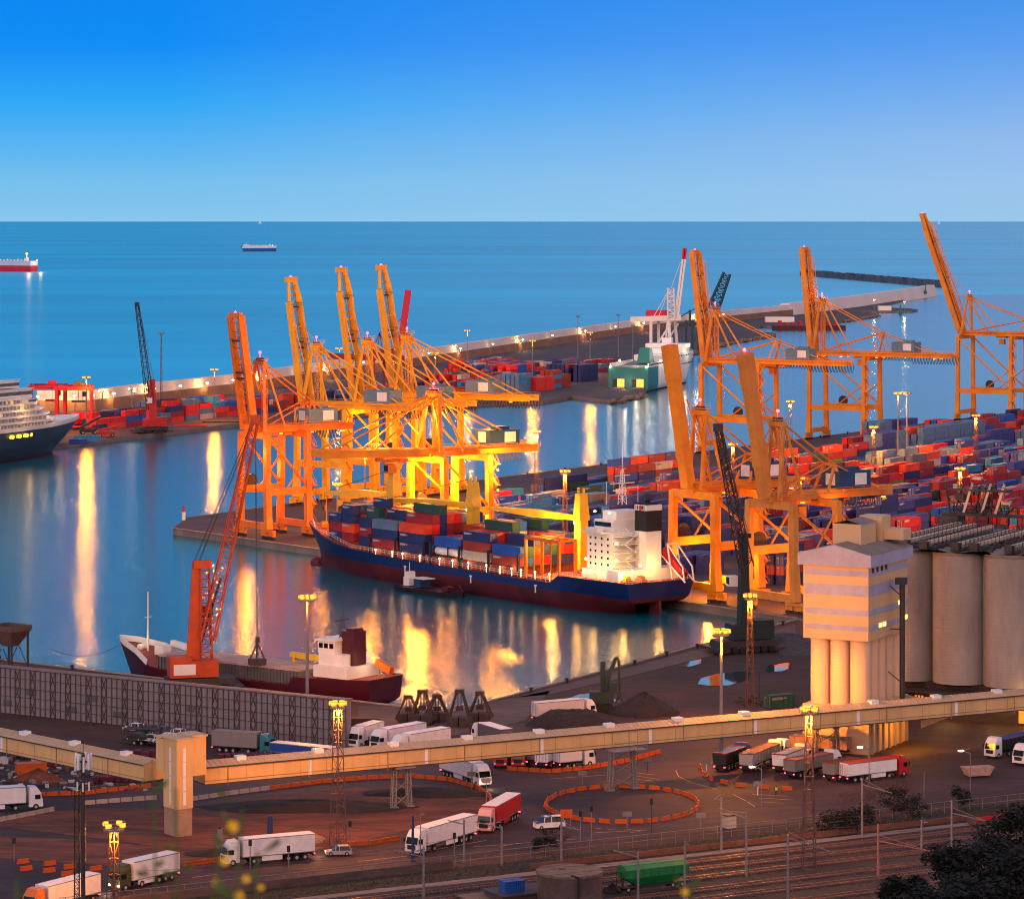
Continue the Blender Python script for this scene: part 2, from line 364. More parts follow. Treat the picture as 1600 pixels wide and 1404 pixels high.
# ================================================================== ship-to-shore gantry cranes
def sts(label, px, line, hb, ap, Lb, ang, g=15, w=18, back=22, mat_=None, boom='twin', house=M_house, post=True, seg=0, lattice=False, bw_=5.4, cabx=-4, lights=0, t0=None, side=None, group='gantry cranes on the container pier'):
    """local x = outward over the water, y along the quay, z up; origin between the two waterside legs"""
    m = mat_
    if line == 1:                    # near quay, 5 m in from its edge
        n = 539.2 + 5
        k = (px - CX) / F            # X = k*D
        t = (NQ[0] * n - k * NQ[1] * n) / (k * UQ[1] - UQ[0]); P = QP(n, t, 2); out_ = (-NQ[0], -NQ[1])
    else:
        a = fa; k = (px - CX) / F; t = (k * a[1] - a[0]) / (U2[0] - k * U2[1])
        P = (a[0] + U2[0] * t - N2[0] * 5, a[1] + U2[1] * t - N2[1] * 5, 2); out_ = N2
    rt_ = thing('gantry_crane', label, 'crane', P, atan2(out_[1], out_[0]), group)
    hw = w / 2; bz = 1.9
    for x in (0, -g):
        for y in (-hw, hw):
            b = MB(); top = hb - .5
            b.beam((x, y, bz + 1.2), (x, y * .93, 15), 2.2, 1.8, 0, 1.9, 1.7); b.beam((x, y * .93, 15), (x, y * .9, top), 1.9, 1.7, 0, 1.8, 1.6)
            b.build('leg', m, rt_)
            b = MB(); b.box((x, y, bz + .6), (1.2, 6.4, .8), 0); b.box((x, y - 2, bz - .4), (1, 2.6, 1), 0); b.box((x, y + 2, bz - .4), (1, 2.6, 1), 0)
            bo = b.build('bogie', m, rt_)
            b = MB()
            for k in range(-3, 4, 2):
                for q in (-.55, .55): b.tube((x - .3, y + k * .9 + q * .7, .45), (x + .3, y + k * .9 + q * .7, .45), .42, 8)
            b.build('wheel_set', M_dark, bo)
        b = MB(); b.beam((x, -hw, bz + 2), (x, hw, bz + 2), 1.4, 2.0); b.build('sill_beam', m, rt_)
        b = MB(); b.beam((x, -hw * .9, hb - 1.2), (x, hw * .9, hb - 1.2), 1.3, 2.0); b.build('cross_beam', m, rt_)
    for y in (-hw * .93, hw * .93):
        b = MB(); b.beam((0, y, 14.5), (-g, y, 14.5), 1.3, 2.2); b.build('portal_beam', m, rt_)
        b = MB(); b.tube((-.5, y, hb - 2), (-g + .5, y, 16), .42, 8)
        if post: b.tube((-g * .5, y, 15.5), (-g * .98, y * .97, 25), .28, 6)
        b.build('brace', m, rt_)
    # girders
    gy = bw_ / 2; xb = -(g + back)
    b = MB()
    if boom == 'mono': b.box(((xb + 1.5) / 2, 0, hb + .6), (1.5 - xb, 3.0, 2.4))
    else:
        for y in (-gy, gy): b.box(((xb + 1.5) / 2, y, hb + .5), (1.5 - xb, 1.0, 2.1))
        for i in range(7): b.box((xb + .6 + (1 - xb) * i / 6.3, 0, hb + .2), (.8, bw_, .9))
    b.build('main_girder', m, rt_)
    b = MB(); yy = gy + 1.3
    for s in (-1, 1):
        b.b2((xb, s * (gy + .4), hb + 1.0), (1, s * yy, hb + 1.12)); b.rail([(xb, s * yy, hb + 1.1), (1, s * yy, hb + 1.1)], 1.2, 4)
    b.build('walkway', m, rt_)
    # boom
    th = radians(ang); ux, uz = cos(th), sin(th); hx, hz = 1.8, hb + .6
    def B(l, y, d=0): return (hx + ux * l - uz * d, y, hz + uz * l + ux * d)     # d = offset towards the mast
    b = MB()
    if boom == 'mono':
        b.beam(B(0, 0), B(Lb, 0), 3.0, 2.6); b.beam(B(Lb - 9, 0), B(Lb, 0), 3.3, 3.0); b.beam(B(8, 0), B(10, 0), 3.3, 3.0)
    else:
        tp = 8 if boom == 'crop' else 0
        for s in (-1, 1):
            b.beam(B(0, s * gy), B(Lb - tp, s * gy), 1.0, 2.3)
            if tp: b.beam(B(Lb - tp, s * gy), B(Lb, s * gy * .55), 1.0, 2.3, 0, .9, 1.6)
        b.beam(B(Lb, -gy), B(Lb, gy), 1.2, 1.8); b.beam(B(Lb * .62, -gy), B(Lb * .62, gy), .8, .8); b.beam(B(.8, -gy), B(.8, gy), 1.2, 1.6)
    bo = b.build('boom', m, rt_)
    if boom != 'mono':
        b = MB(); k = int(Lb / 5)
        for i in range(k):
            s = 1 if i % 2 else -1
            b.tube(B(i * Lb / k, -s * gy, -.6), B((i + 1) * Lb / k, s * gy, -.6), .17, 4, cap=False); b.tube(B(i * Lb / k, -gy), B(i * Lb / k, gy), .2, 4, cap=False)
        if lattice: b.lattice(B(2, gy * .2, 3), B(Lb * .92, gy * .2, 3), 2.6, 2.2, k, .16, .1)
        b.build('boom_bracing', m, bo)
        b = MB()      # service platforms, ropes and pulleys between the girders
        for l in (Lb * .45, Lb * .5, Lb * .78):
            b.box(B(l, 0, -.4), (1.2, bw_ - 1.2, .5)); b.rail([B(l, -gy, 1.5), B(l, gy, 1.5)], 1.0, 1.2)
        for y in (-.7, -.2, .5): b.tube(B(2, y, .5), B(Lb - 2, y, .5), .06, 3, cap=False)
        b.build('boom_platforms', M_dark, bo)
    # mast over the waterside legs
    y0 = hw * .9 if boom != 'mono' else 3.5
    b = MB()
    for s in (-1, 1):
        b.beam((-.5, s * y0 * .75, hb), (-2.2, s * gy * .8, ap), 1.0, 1.0, 0, .8, .8)
        b.beam((-g * .55, s * y0 * .7, hb + 1), (-2.8, s * gy * .8, ap - .5), .55, .55)
    b.beam((-2.2, -gy, ap), (-2.2, gy, ap), 1.4, 1.2); b.box((-2.4, 0, ap + 1), (2.2, bw_ * .8, .3)); b.rail([(-3.4, -gy, ap + 1), (-3.4, gy, ap + 1)], 1.1, 1.5)
    mo = b.build('mast', m, rt_)
    b = MB()
    for yq in (-1.2, 0, 1.2): b.tube((-2.2, yq - .2, ap + .9), (-2.2, yq + .2, ap + .9), .75, 10)
    b.build('sheave', M_dark, mo)
    b = MB(); b.ball((-2.2, 0, ap + 3.2), .45, 6); b.tube((-2.2, 0, ap + 1), (-2.2, 0, ap + 3), .05, 3)
    b.build('warning_lamp', M_redlamp, mo)
    if ang > 30:
        b = MB(); b.ball(B(Lb + .9, 0), .5, 6); b.build('warning_lamp', M_redlamp, bo)
    # lattice ladder tower beside the mast
    b = MB(); b.lattice((-3.4, gy * .3, hb + 1.5), (-3.2, gy * .3, ap - .5), 1.3, 1.2, int((ap - hb) / 2), .1, .06); b.build('ladder_tower', m, rt_)
    # stays
    xr = xb * .86 if post else xb * .9
    if post:
        pz = hb + (ap - hb) * .42; xm = -g - 5
        b = MB()
        for s in (-1, 1):
            b.beam((xm + 3, s * gy, hb + 1.2), (xm, s * gy * .7, pz), .6, .6); b.beam((xm - 3, s * gy, hb + 1.2), (xm, s * gy * .7, pz), .5, .5)
        b.beam((xm, -gy * .75, pz), (xm, gy * .75, pz), .7, .7); b.build('rear_frame', m, rt_)
        b = MB()
        for s in (-1, 1):
            b.tube((-2.4, s * gy * .8, ap), (xm, s * gy * .7, pz), .26, 6); b.tube((xm, s * gy * .7, pz), (xr, s * gy, hb + 1.5), .26, 6)
            b.tube((xm, s * gy * .7, pz), (-3, s * gy, hb + 1.5), .24, 6)
        b.build('stay', m, rt_)
    else:
        b = MB()
        for s in (-1, 1):
            b.tube((-2.4, s * gy * .8, ap), (xr, s * gy, hb + 1.5), .26, 6); b.tube((-2.4, s * gy * .8, ap), (-g - 1, s * gy, hb + 1.5), .3, 6)
        b.build('stay', m, rt_)
    b = MB()
    if ang > 30:
        for y in (-.8, .8): b.tube((-2.2, y, ap + 1.6), B(Lb * .62, y, 1.3), .05, 3, cap=False); b.tube((-2.2, y * .6, ap + 1.6), B(Lb * .5, y, 1.3), .05, 3, cap=False)
        kx = B(Lb * .42, 0, 4.5)
        for s in (-1, 1): b.tube(B(Lb * .62, s * gy, 1.2), B(Lb * .33, s * gy, 3.2), .2, 5); b.tube(B(Lb * .33, s * gy, 3.2), (-2.2, s * gy * .8, ap), .12, 5)
    else:
        for s in (-1, 1):
            b.tube((-2.2, s * gy * .8, ap), B(Lb * .52, s * gy, 1.2), .25, 6); b.tube((-2.2, s * gy * .8, ap), B(Lb * .92, s * gy, 1.2), .25, 6)
    b.build('forestay', m, rt_)
    # machinery house
    hx0 = -(g + back * .42)
    b = MB(); b.box((hx0, 0, hb + 4), (11, bw_ + 1.2, 4.4)); b.box((hx0 - 1, 0, hb + 6.6), (5, 2.6, .9)); mh = b.build('machinery_house', house, rt_)
    for s in (-1, 1): b = MB(); b.box((hx0 - 2, s * (bw_ / 2 + .62), hb + 4.1), (4, .1, 3.0)); b.build('panel', M_white, mh)
    b = MB(); b.box((hx0 + 5.54, 0, hb + 4.1), (.1, 3.4, 3.0)); b.build('panel', M_white, mh)
    # trolley, operator cab, festoon cables, cable reel, stairs
    b = MB(); b.box((cabx, 0, hb - 1), (5, bw_ - .6, 1)); b.box((cabx - 5, 0, hb - 1.2), (3, bw_ - 1, .7)); tr = b.build('trolley', M_orange_d, rt_)
    b = MB(); b.box((cabx, gy * .3, hb - 3.4), (2.6, 2.2, 2.6)); b.box((cabx + 1.32, gy * .3, hb - 3.3), (.06, 1.9, 1.6), 1); b.build('operator_cab', [M_red if seg else M_orange_d, M_glass], tr)
    b = MB()
    n_ = max(6, int((back + 4) / 1.6)); x0 = -g - 2
    for i in range(n_):
        xa, xe = x0 - (-(x0) + xb) * 0 - (abs(xb) - abs(x0)) * i / n_, x0 - (abs(xb) - abs(x0)) * (i + 1) / n_
        dpt = 3.4 if i > n_ * .4 else 2.2
        pts = [(xa + (xe - xa) * q / 6, -gy - 1.5, hb - .2 - dpt * (1 - (2 * q / 6 - 1) ** 2)) for q in range(7)]
        b.path(pts, .13, 4)
    b.build('festoon_cable', M_black, rt_)
    b = MB(); b.tube((-g * .3, -hw - .9, 16.8), (-g * .3, -hw - .2, 16.8), 2.2, 20); b.build('cable_reel', M_dark, rt_)
    b = MB(); xs_ = -g - 1.6; yk = hw * .93
    for i in range(int((hb - 4) / 3)):
        z = 4 + i * 3; s = 1 if i % 2 else -1
        b.beam((xs_, yk - 1.4 * s, z), (xs_, yk + 1.4 * s, z + 3), .8, .15); b.box((xs_, yk + 1.6 * s, z + 3), (1.6, 1.2, .12)); b.rail([(xs_ - .8, yk - 1.4 * s, z), (xs_ - .8, yk + 1.4 * s, z + 3)], 1, 2)
    b.build('stairs', m, rt_)
    if lights:
        for x in ((9, 2) if ang < 30 else (-1.5,)) + (-g * .5, -g - 4, -g - back * .8):
            for s in (-1, 1): b = MB(); b.box((x, s * (gy + .8), hb - .9), (.8, .8, .35)); b.build('floodlight', M_lamp, rt_)
        if len(lights) > 4:
            for i in range(9): b = MB(); b.ball((xs_, yk + (1.9 if i % 2 else -1.9), 6 + i * 2.9), .38, 6); b.build('stair_lamp', M_lamp, rt_)
            for y in (-5, 0, 5, 8): b = MB(); b.ball((1.2, y, 12), .4, 6); b.build('sill_lamp', M_lamp_w, rt_)
        for x, y, z, pw in lights: point(rt_, (x, y, z), pw, (1, .32, .02), .8)
    return rt_
sts('tall orange gantry crane nearest the tip of the pier, twin flat-topped boom raised', 397, 1, 33, 54, 35.5, 82, g=15, w=16, back=20, mat_=M_orange_d, boom='twin', bw_=6, cabx=-6, lights=[(-7, -14, 20, 14000), (6, 4, 26, 9000), (-24, 2, 26, 6000)])
sts('yellow gantry crane with raised chamfered boom, left of the three yellow ones', 468, 2, 34, 54.5, 43.5, 81, g=20, w=18, back=24, mat_=M_yellow, boom='crop', post=False, bw_=6, lights=[(-10, -14, 22, 14000), (-26, 2, 30, 9000)])
sts('yellow gantry crane with raised boom standing in the middle of the three yellow ones', 548, 2, 34, 55, 46.5, 81, g=20, w=18, back=26, mat_=M_yellow, boom='crop', post=False, bw_=6, lights=[(-10, -14, 22, 14000), (-26, 2, 30, 9000)])
sts('yellow gantry crane with raised boom beside the magenta crane boom', 610, 2, 35, 56, 46, 81, g=20, w=18, back=36, mat_=M_yellow, boom='crop', post=False, bw_=6, lights=[(-10, -14, 22, 14000), (-26, 2, 30, 9000)])
sts('brightly floodlit orange gantry crane with its boom lowered over the container ship', 668, 1, 31, 48, 36, 2, g=16, w=18, back=22, mat_=M_orange, boom='twin', post=False, bw_=6, cabx=14, house=M_house_b,
    lights=[(4, 0, 26, 60000), (-8, -13, 22, 56000), (-22, 3, 24, 50000), (6, -14, 36, 40000), (-8, 10, 10, 40000), (-30, -8, 40, 30000), (18, -4, 38, 36000), (-8, -3, 42, 30000), (2, -2, 12, 40000), (-20, 12, 28, 30000)])
sts('orange gantry crane with plain box boom raised, behind the stern of the container ship', 1084, 1, 28.5, 48.5, 37.5, 80, g=15, w=18, back=20, mat_=M_orange, boom='mono', house=M_house_b, cabx=-7, lights=[(-8, -3, 8, 26000)])
sts('orange gantry crane with box boom raised, standing just behind the grain tower', 1205, 1, 28, 47, 37, 79, g=15, w=18, back=26, mat_=M_tan, boom='mono', house=M_house_b, cabx=-9, lights=[(-20, 4, 22, 9000), (-8, 2, 8, 14000)])
sts('orange gantry crane with raised boom in front of the green and white ferry', 1094, 2, 38.5, 60, 46, 83, g=27, w=18, back=38, mat_=M_orange, boom='twin', lattice=True, bw_=6, cabx=-30)
sts('orange gantry crane with raised boom and glowing lamps on its mast top', 1262, 2, 38, 62, 47, 84, g=27, w=18, back=40, mat_=M_orange, boom='twin', lattice=True, bw_=6, cabx=-22, lights=[(-3, 0, 64, 2500)])
sts('tallest orange gantry crane at the right, its long boom leaning over the sea', 1494, 2, 42, 60, 62, 70, g=28, w=20, back=40, mat_=M_orange, boom='crop', lattice=True, bw_=6, cabx=-20, house=M_house_b)
# ================================================================== shipping containers
CC = {'dark red': (152, 26, 32), 'brown red': (160, 52, 32), 'bright red': (232, 28, 20), 'orange red': (240, 70, 18), 'navy blue': (28, 42, 100), 'violet blue': (58, 62, 132),
      'blue': (22, 84, 172), 'sky blue': (42, 132, 184), 'grey blue': (96, 122, 150), 'dark green': (30, 74, 62), 'lime green': (110, 140, 40), 'beige': (204, 184, 160), 'grey': (112, 104, 108), 'yellow': (210, 160, 30), 'pale grey': (190, 186, 186)}
def cmat(c):
    k = 'container_' + c.replace(' ', '_')
    if k in MATS: return MATS[k]
    m = mat(k, CC[c], .55, .25, .35)
    return wave_bump(m, 'X', 3.4 * .31 * 2 / 2, .9, .06)
def cbox(mb, x, y, z, rz, L, mi, detail, mp=None):
    w, h = 2.44, 2.59; ca, sa = cos(rz), sin(rz)
    def T(p): return (x + p[0] * ca - p[1] * sa, y + p[0] * sa + p[1] * ca, z + p[2])
    def bx(lo, hi, m):
        mb.hexa([T((lo[0], lo[1], lo[2])), T((hi[0], lo[1], lo[2])), T((hi[0], hi[1], lo[2])), T((lo[0], hi[1], lo[2])), T((lo[0], lo[1], hi[2])), T((hi[0], lo[1], hi[2])), T((hi[0], hi[1], hi[2])), T((lo[0], hi[1], hi[2]))], m)
    l = L / 2
    if not detail:
        bx((-l, -w / 2, .02), (l, w / 2, h - .03), mi); return
    bx((-l + .06, -w / 2 + .05, .1), (l - .06, w / 2 - .05, h - .06), mi)
    for sx in (-1, 1):
        for sy in (-1, 1): bx((sx * l - .1 - sx * .1 + (0 if sx > 0 else 0), sy * w / 2 - .08 - sy * .08, .02), (sx * l + .1 - sx * .1, sy * w / 2 + .08 - sy * .08, h - .02), mi)
        for zz in (.02, h - .16): bx((sx * l - .08 - sx * .08, -w / 2 + .16, zz), (sx * l + .08 - sx * .08, w / 2 - .16, zz + .14), mi)
    for sy in (-1, 1):
        for zz in (.02, h - .14): bx((-l + .2, sy * w / 2 - .05 - sy * .05, zz), (l - .2, sy * w / 2 + .05 - sy * .05, zz + .12), mi)
    if mp is not None:
        for yy in (-.85, -.35, .35, .85): bx((-l - .01, yy - .03, .2), (-l + .06, yy + .03, h - .2), mp)
        bx((-l + .5, -w / 2 - .01, h - .95), (-l + 3.0, -w / 2 + .06, h - .4), mp); bx((l - 3.0, w / 2 - .06, h - .95), (l - .5, w / 2 + .01, h - .4), mp); bx((-l + 3.2, -w / 2 - .01, h - .8), (-l + 3.9, -w / 2 + .06, h - .5), mp)
        bx((-l - .005, .3, h - .8), (-l + .06, .95, h - .45), mp)
CMESH = {}
def container_obj(c, L, mark):
    k = (c, L, mark)
    if k not in CMESH:
        b = MB(); cbox(b, 0, 0, 0, 0, L, 0, True, 1 if mark else 0); CMESH[k] = b.mesh('shipping_container', [cmat(c), mat('door_bar_grey', (168, 164, 166), .5, .1)])
    o = bpy.data.objects.new('shipping_container', CMESH[k]); COL.objects.link(o); return o
SPECS = []      # (score, x, y, z, rz, L, colour, label, group)
ORD = ['first', 'second', 'third', 'fourth', 'fifth', 'sixth', 'seventh', 'eighth', 'ninth', 'tenth', 'eleventh', 'twelfth', 'thirteenth', 'fourteenth', 'fifteenth', 'sixteenth', 'seventeenth', 'eighteenth', 'nineteenth', 'twentieth']
def ordn(i): return ORD[i] if i < 20 else str(i + 1) + 'th'
def pick(weights):
    t = R.uniform(0, sum(w for _, w in weights))
    for c, w in weights:
        t -= w
        if t <= 0: return c
    return weights[-1][0]
BLUES = [('blue', 5), ('navy blue', 3), ('sky blue', 2), ('grey', .7), ('dark green', .6), ('bright red', .5), ('beige', .2)]
DARKS = [('navy blue', 6), ('violet blue', 4), ('dark red', 2), ('brown red', 1.5), ('grey blue', .7), ('bright red', .5), ('lime green', .15), ('beige', .2)]
REDS = [('dark red', 4), ('orange red', 2.5), ('bright red', 2.5), ('brown red', 3), ('navy blue', 2), ('violet blue', 1.2), ('blue', .8), ('beige', .6), ('dark green', .3), ('sky blue', .4)]
MIX = [('dark red', 3), ('brown red', 3), ('navy blue', 2.4), ('violet blue', 1.5), ('blue', 1.6), ('bright red', 2.6), ('orange red', 1.6), ('beige', .8), ('grey', .5), ('dark green', .4), ('lime green', .15), ('sky blue', .6)]
IN = (-N2[0], -N2[1]); YRZ = atan2(U2[1], U2[0])
rows = []; b_ = 62; gi = 0
while b_ < 560:
    for k in range(3): rows.append((b_ + k * 3.0, gi))
    b_ += 3 * 3.0 + (9 if gi % 2 else 4.5); gi += 1
row_no = 0
for bb, gi in rows:
    a0 = 0; line = []
    rs = random.Random(gi * 7 + 3)
    tier_base = {}
    for j in range(0, 130):
        a = -300 + j * 12.75; X = fa[0] + U2[0] * a + IN[0] * bb; Y = fa[1] + U2[1] * a + IN[1] * bb
        n = NQ[0] * X + NQ[1] * Y
        if n < 539 + 38 or Y < 700: continue
        px, py = PX((X, Y, 2))
        if px < 752 or px > 1680 or py > 915 or Y > 1800: continue
        if px > 1262 and py > 862: continue
        if px > 1436 and py > 832: continue
        if b_ and (620 < px < 0): continue
        # lanes across the rows and open ground
        blk = int(math.floor(a / 80))
        if (a % 80) < 8 + 6 * (blk % 2): continue
        if px < 955 and py < 765 - (px - 955) * .02: continue
        if px > 955 and bb < 70 and px < 1320 and j % 3: continue
        hr = random.Random(gi * 131 + blk * 17)
        dens = hr.random()
        if px < 960: W_, base, hi_ = BLUES, 1, 2
        elif px < 1075 and py < 800: W_, base, hi_ = MIX, 2, 4
        elif py > 775 and px < 1445: W_, base, hi_ = DARKS, 2, 4
        elif px > 1360 and 700 < py < 760 and dens > .45: W_, base, hi_ = ([('grey blue', 4), ('violet blue', 3), ('orange red', 1.5), ('sky blue', 1)], 3, 5)
        elif px > 1300 and py < 740: W_, base, hi_ = REDS, 1, 3
        else: W_, base, hi_ = MIX, 1, 4
        if dens < .10: continue
        bt = hr.randint(base, hi_)
        if hr.random() < .6: W_ = [(pick_, w * (6 if i == hr.randrange(len(W_)) else 1)) for i, (pick_, w) in enumerate(W_)]
        if R.random() < .07: continue
        nt_ = max(1, min(5, bt + R.choice([-1, 0, 0, 0, 0, 1])))
        line.append((a, X, Y, nt_, W_, px, py, j))
    if line:
        row_no += 1
        for i, (a, X, Y, nt_, W_, px, py, j) in enumerate(line):
            for k in range(nt_):
                c = pick(W_); SPECS.append([None, X + R.uniform(-.15, .15), Y, 2.0 + k * 2.6, YRZ, 12.19, c, ('yard', row_no, i, k, nt_), (gi, bb), 'containers stacked in the yard'])
# far terminal and the strip at the left: same direction
def cluster(px0, py0, ncol, nrow, W_, lo, hi_, rz=YRZ, dx=12.6, dy=2.9, gap=.06, ph='far'):
    P = G(px0, py0)
    for r in range(nrow):
        for c in range(ncol):
            if R.random() < gap: continue
            X = P[0] + cos(rz) * dx * c - sin(rz) * dy * r; Y = P[1] + sin(rz) * dx * c + cos(rz) * dy * r
            for k in range(R.randint(lo, hi_)): SPECS.append([None, X, Y, 2 + k * 2.6, rz, 12.19 if dx > 8 else 6.06, pick(W_), (ph, r, c, k, 0), (999, 0), 'far'])
RZF = atan2(.9, .43)
cluster(795, 611, 2, 8, [('dark red', 4), ('brown red', 3)], 3, 3, RZF); cluster(815, 613, 2, 5, [('grey blue', 5), ('sky blue', 1)], 4, 4, RZF)
cluster(842, 610, 2, 3, [('bright red', 5)], 3, 3, RZF); cluster(868, 606, 2, 4, [('brown red', 4), ('sky blue', 1), ('beige', .5)], 3, 4, RZF)
cluster(912, 596, 2, 7, [('navy blue', 6), ('dark red', 1)], 4, 4, RZF); cluster(890, 595, 3, 5, [('navy blue', 5), ('blue', 2)], 3, 4, RZF)
cluster(745, 606, 4, 12, [('dark red', 4), ('dark green', 1), ('blue', 1), ('bright red', 2), ('beige', .6)], 1, 3, RZF); cluster(800, 590, 6, 14, MIX, 1, 3, RZF)
cluster(760, 582, 6, 10, MIX, 1, 3, RZF); cluster(856, 583, 5, 6, DARKS, 1, 3, RZF); cluster(716, 612, 2, 16, MIX, 1, 2, RZF); cluster(930, 582, 3, 4, [('dark red', 3), ('grey blue', 1), ('beige', 1)], 1, 3, RZF)
for x, W_, lo, h_ in ((158, [('bright red', 4), ('navy blue', 2), ('beige', 1)], 2, 3), (176, [('orange red', 4), ('bright red', 3)], 1, 2), (205, [('dark red', 4), ('blue', 3)], 2, 3), (222, MIX, 1, 3),
                      (258, [('brown red', 3), ('grey blue', 3)], 2, 4), (274, [('bright red', 3), ('dark red', 3), ('navy blue', 2)], 3, 4), (298, [('sky blue', 3), ('bright red', 3), ('grey blue', 2)], 3, 4),
                      (320, [('bright red', 3), ('blue', 2), ('beige', 1)], 1, 4), (345, REDS, 1, 3), (362, [('bright red', 3), ('violet blue', 2)], 1, 3), (420, MIX, 1, 3), (455, MIX, 1, 3), (500, DARKS, 1, 3), (560, MIX, 1, 3), (610, MIX, 1, 3)):
    cluster(x, 671 - (x - 158) * .105, 3, 5, W_, lo, h_, RZF, gap=.1)
# ---- the container ship's own frame
SHN, SHT = 527.5, 620.0
SHRZ = atan2(UQ[1], UQ[0])
def SP(x, y, z=0):     # x from the stern to the bow, y to port (towards the open basin)
    p = QP(SHN - y, SHT + x, z); return p
DK = 8.9
bays = [(50.6, 12.19, 8, 2), (63.6, 12.19, 8, 3), (76.6, 12.19, 8, 2), (93.0, 12.19, 8, 4), (106, 12.19, 8, 3), (115.4, 6.06, 8, 4), (127.6, 6.06, 6, 4), (134, 6.06, 6, 3)]
SW = [('navy blue', 5), ('dark red', 4), ('brown red', 2), ('dark green', 1.6), ('blue', 2), ('grey blue', .8), ('bright red', 1), ('beige', .5), ('orange red', .6)]
for bi, (x, L, nr, tiers) in enumerate(bays):
    for r in range(nr):
        y = (nr - 1) * 1.25 - r * 2.5      # r = 0 is the side towards the basin
        if L < 7 and abs(x - 121.6) < 7.5 and False: continue
        nt_ = tiers + (R.choice([0, 0, 1]) if r > 1 else 0) - (1 if r == 0 and bi in (3, 5) else 0)
        if bi == 2 and r > 3: nt_ = 3
        if bi == 0 and r > 4: nt_ = 3
        if bi == 4 and r in (2, 3): nt_ = 4
        for k in range(nt_):
            if bi == 2 and r == 0 and k == 0: continue     # tank containers here
            c = pick(SW)
            if bi == 0 and r == 0: c = 'brown red' if k == 0 else 'blue'
            P = SP(x, y); SPECS.append([None, P[0], P[1], DK + k * 2.62, SHRZ + pi, L, c, ('ship', bi, r, k, nt_), (888, bi), 'containers stacked on the blue ship'])
occ = {}
for s in SPECS: occ[(s[7][0], s[7][1], s[7][2], s[7][3])] = s
def score(s):
    ar, r, i, k, nt_ = s[7]; D = s[2]
    if ar == 'far': return 0
    if ar == 'ship':
        top = k == nt_ - 1; fr = (ar, r, i - 1, k) not in occ; en = (ar, r - 1, i, k) not in occ
        v = 1.2 * top + 1.5 * fr + .8 * en
        return (v * 1e6 + 3e5 * (v > 0)) / D ** 2 * (2 if v > 0 else 0)
    top = k == nt_ - 1
    nb = any((ar, r + 1, i2, k) in occ and abs(occ[(ar, r + 1, i2, k)][2] - s[2]) < 6.5 and abs(occ[(ar, r + 1, i2, k)][1] - s[1]) < 9 for i2 in range(max(0, i - 8), i + 9))
    en = (ar, r, i - 1, k) not in occ
    v = 1.0 * top + 1.3 * (not nb) + .7 * en
    px, py = PX((s[1], s[2], s[3] + 2))
    if px > 1600 or (px > 1252 and py > 852): v *= .2
    if 1100 < px < 1190 or 1050 < px < 1075: v *= .7
    return v * 1e6 / D ** 2
for s in SPECS: s[0] = score(s)
SPECS.sort(key=lambda s: -s[0])
NI = 300; TIER = ['bottom', 'second', 'third', 'fourth', 'fifth']
BAYN = ['nearest the bridge', 'second from the bridge', 'third from the bridge', 'behind the middle crane', 'fifth from the bridge', 'sixth from the bridge', 'beside the foremost crane', 'closest to the bow']
def lab(s):
    ar, r, i, k, nt_ = s[7]; c = s[6]
    tr = 'topmost' if k == nt_ - 1 else TIER[k] + ' tier'
    if ar == 'ship': return '%s container, %s, %s row from the rail, bay %s' % (c, tr, ordn(i), BAYN[r])
    return '%s container, %s, %s from the ship end of yard row %s' % (c, tr, ordn(i), ordn(r - 1))
mass = MB(); mm = [cmat(c) for c in CC]; ci = {c: i for i, c in enumerate(CC)}; mass_mats = mm + [M_grey]
seen_l = set()
for q, s in enumerate(SPECS):
    if q < NI:
        o = container_obj(s[6], s[5], R.random() < .45); o.location = (s[1], s[2], s[3]); o.rotation_euler.z = s[4]; tag(o, lab(s), 'shipping container', s[9])
    else:
        near = s[2] < 1250
        cbox(mass, s[1], s[2], s[3], s[4], s[5], ci[s[6]], near, len(mm) if R.random() < .5 else ci[s[6]])
        if not near and R.random() < .35:
            pass
tag(mass.build('container_stacks', mass_mats), 'stacked shipping containers of many colours filling both terminals', kind='stuff')
print('containers', len(SPECS))
# two white tank containers on the ship
for i, x in enumerate((73.4, 79.7)):
    P = SP(x, 8.75, DK); rt_ = thing('tank_container', ['white tank container under the blue boxes, the one nearer the bow crane', 'white tank container under the blue boxes, the one nearer the bridge'][1 - i] , 'tank container', P, SHRZ, 'tank containers on the ship')
    b = MB(); b.tube((-2.7, 0, 1.3), (2.7, 0, 1.3), 1.15, 14); b.ball((-2.7, 0, 1.3), 1.1, 10); b.ball((2.7, 0, 1.3), 1.1, 10); b.build('tank', M_white, rt_)
    b = MB()
    for sx in (-3.03, 3.03):
        for sy in (-1.2, 1.2): b.beam((sx, sy, 0), (sx, sy, 2.6), .14)
        for z in (.08, 2.5): b.beam((sx, -1.2, z), (sx, 1.2, z), .14)
    for sy in (-1.2, 1.2): b.beam((-3, sy, .08), (3, sy, .08), .14)
    b.build('frame', M_dark, rt_)
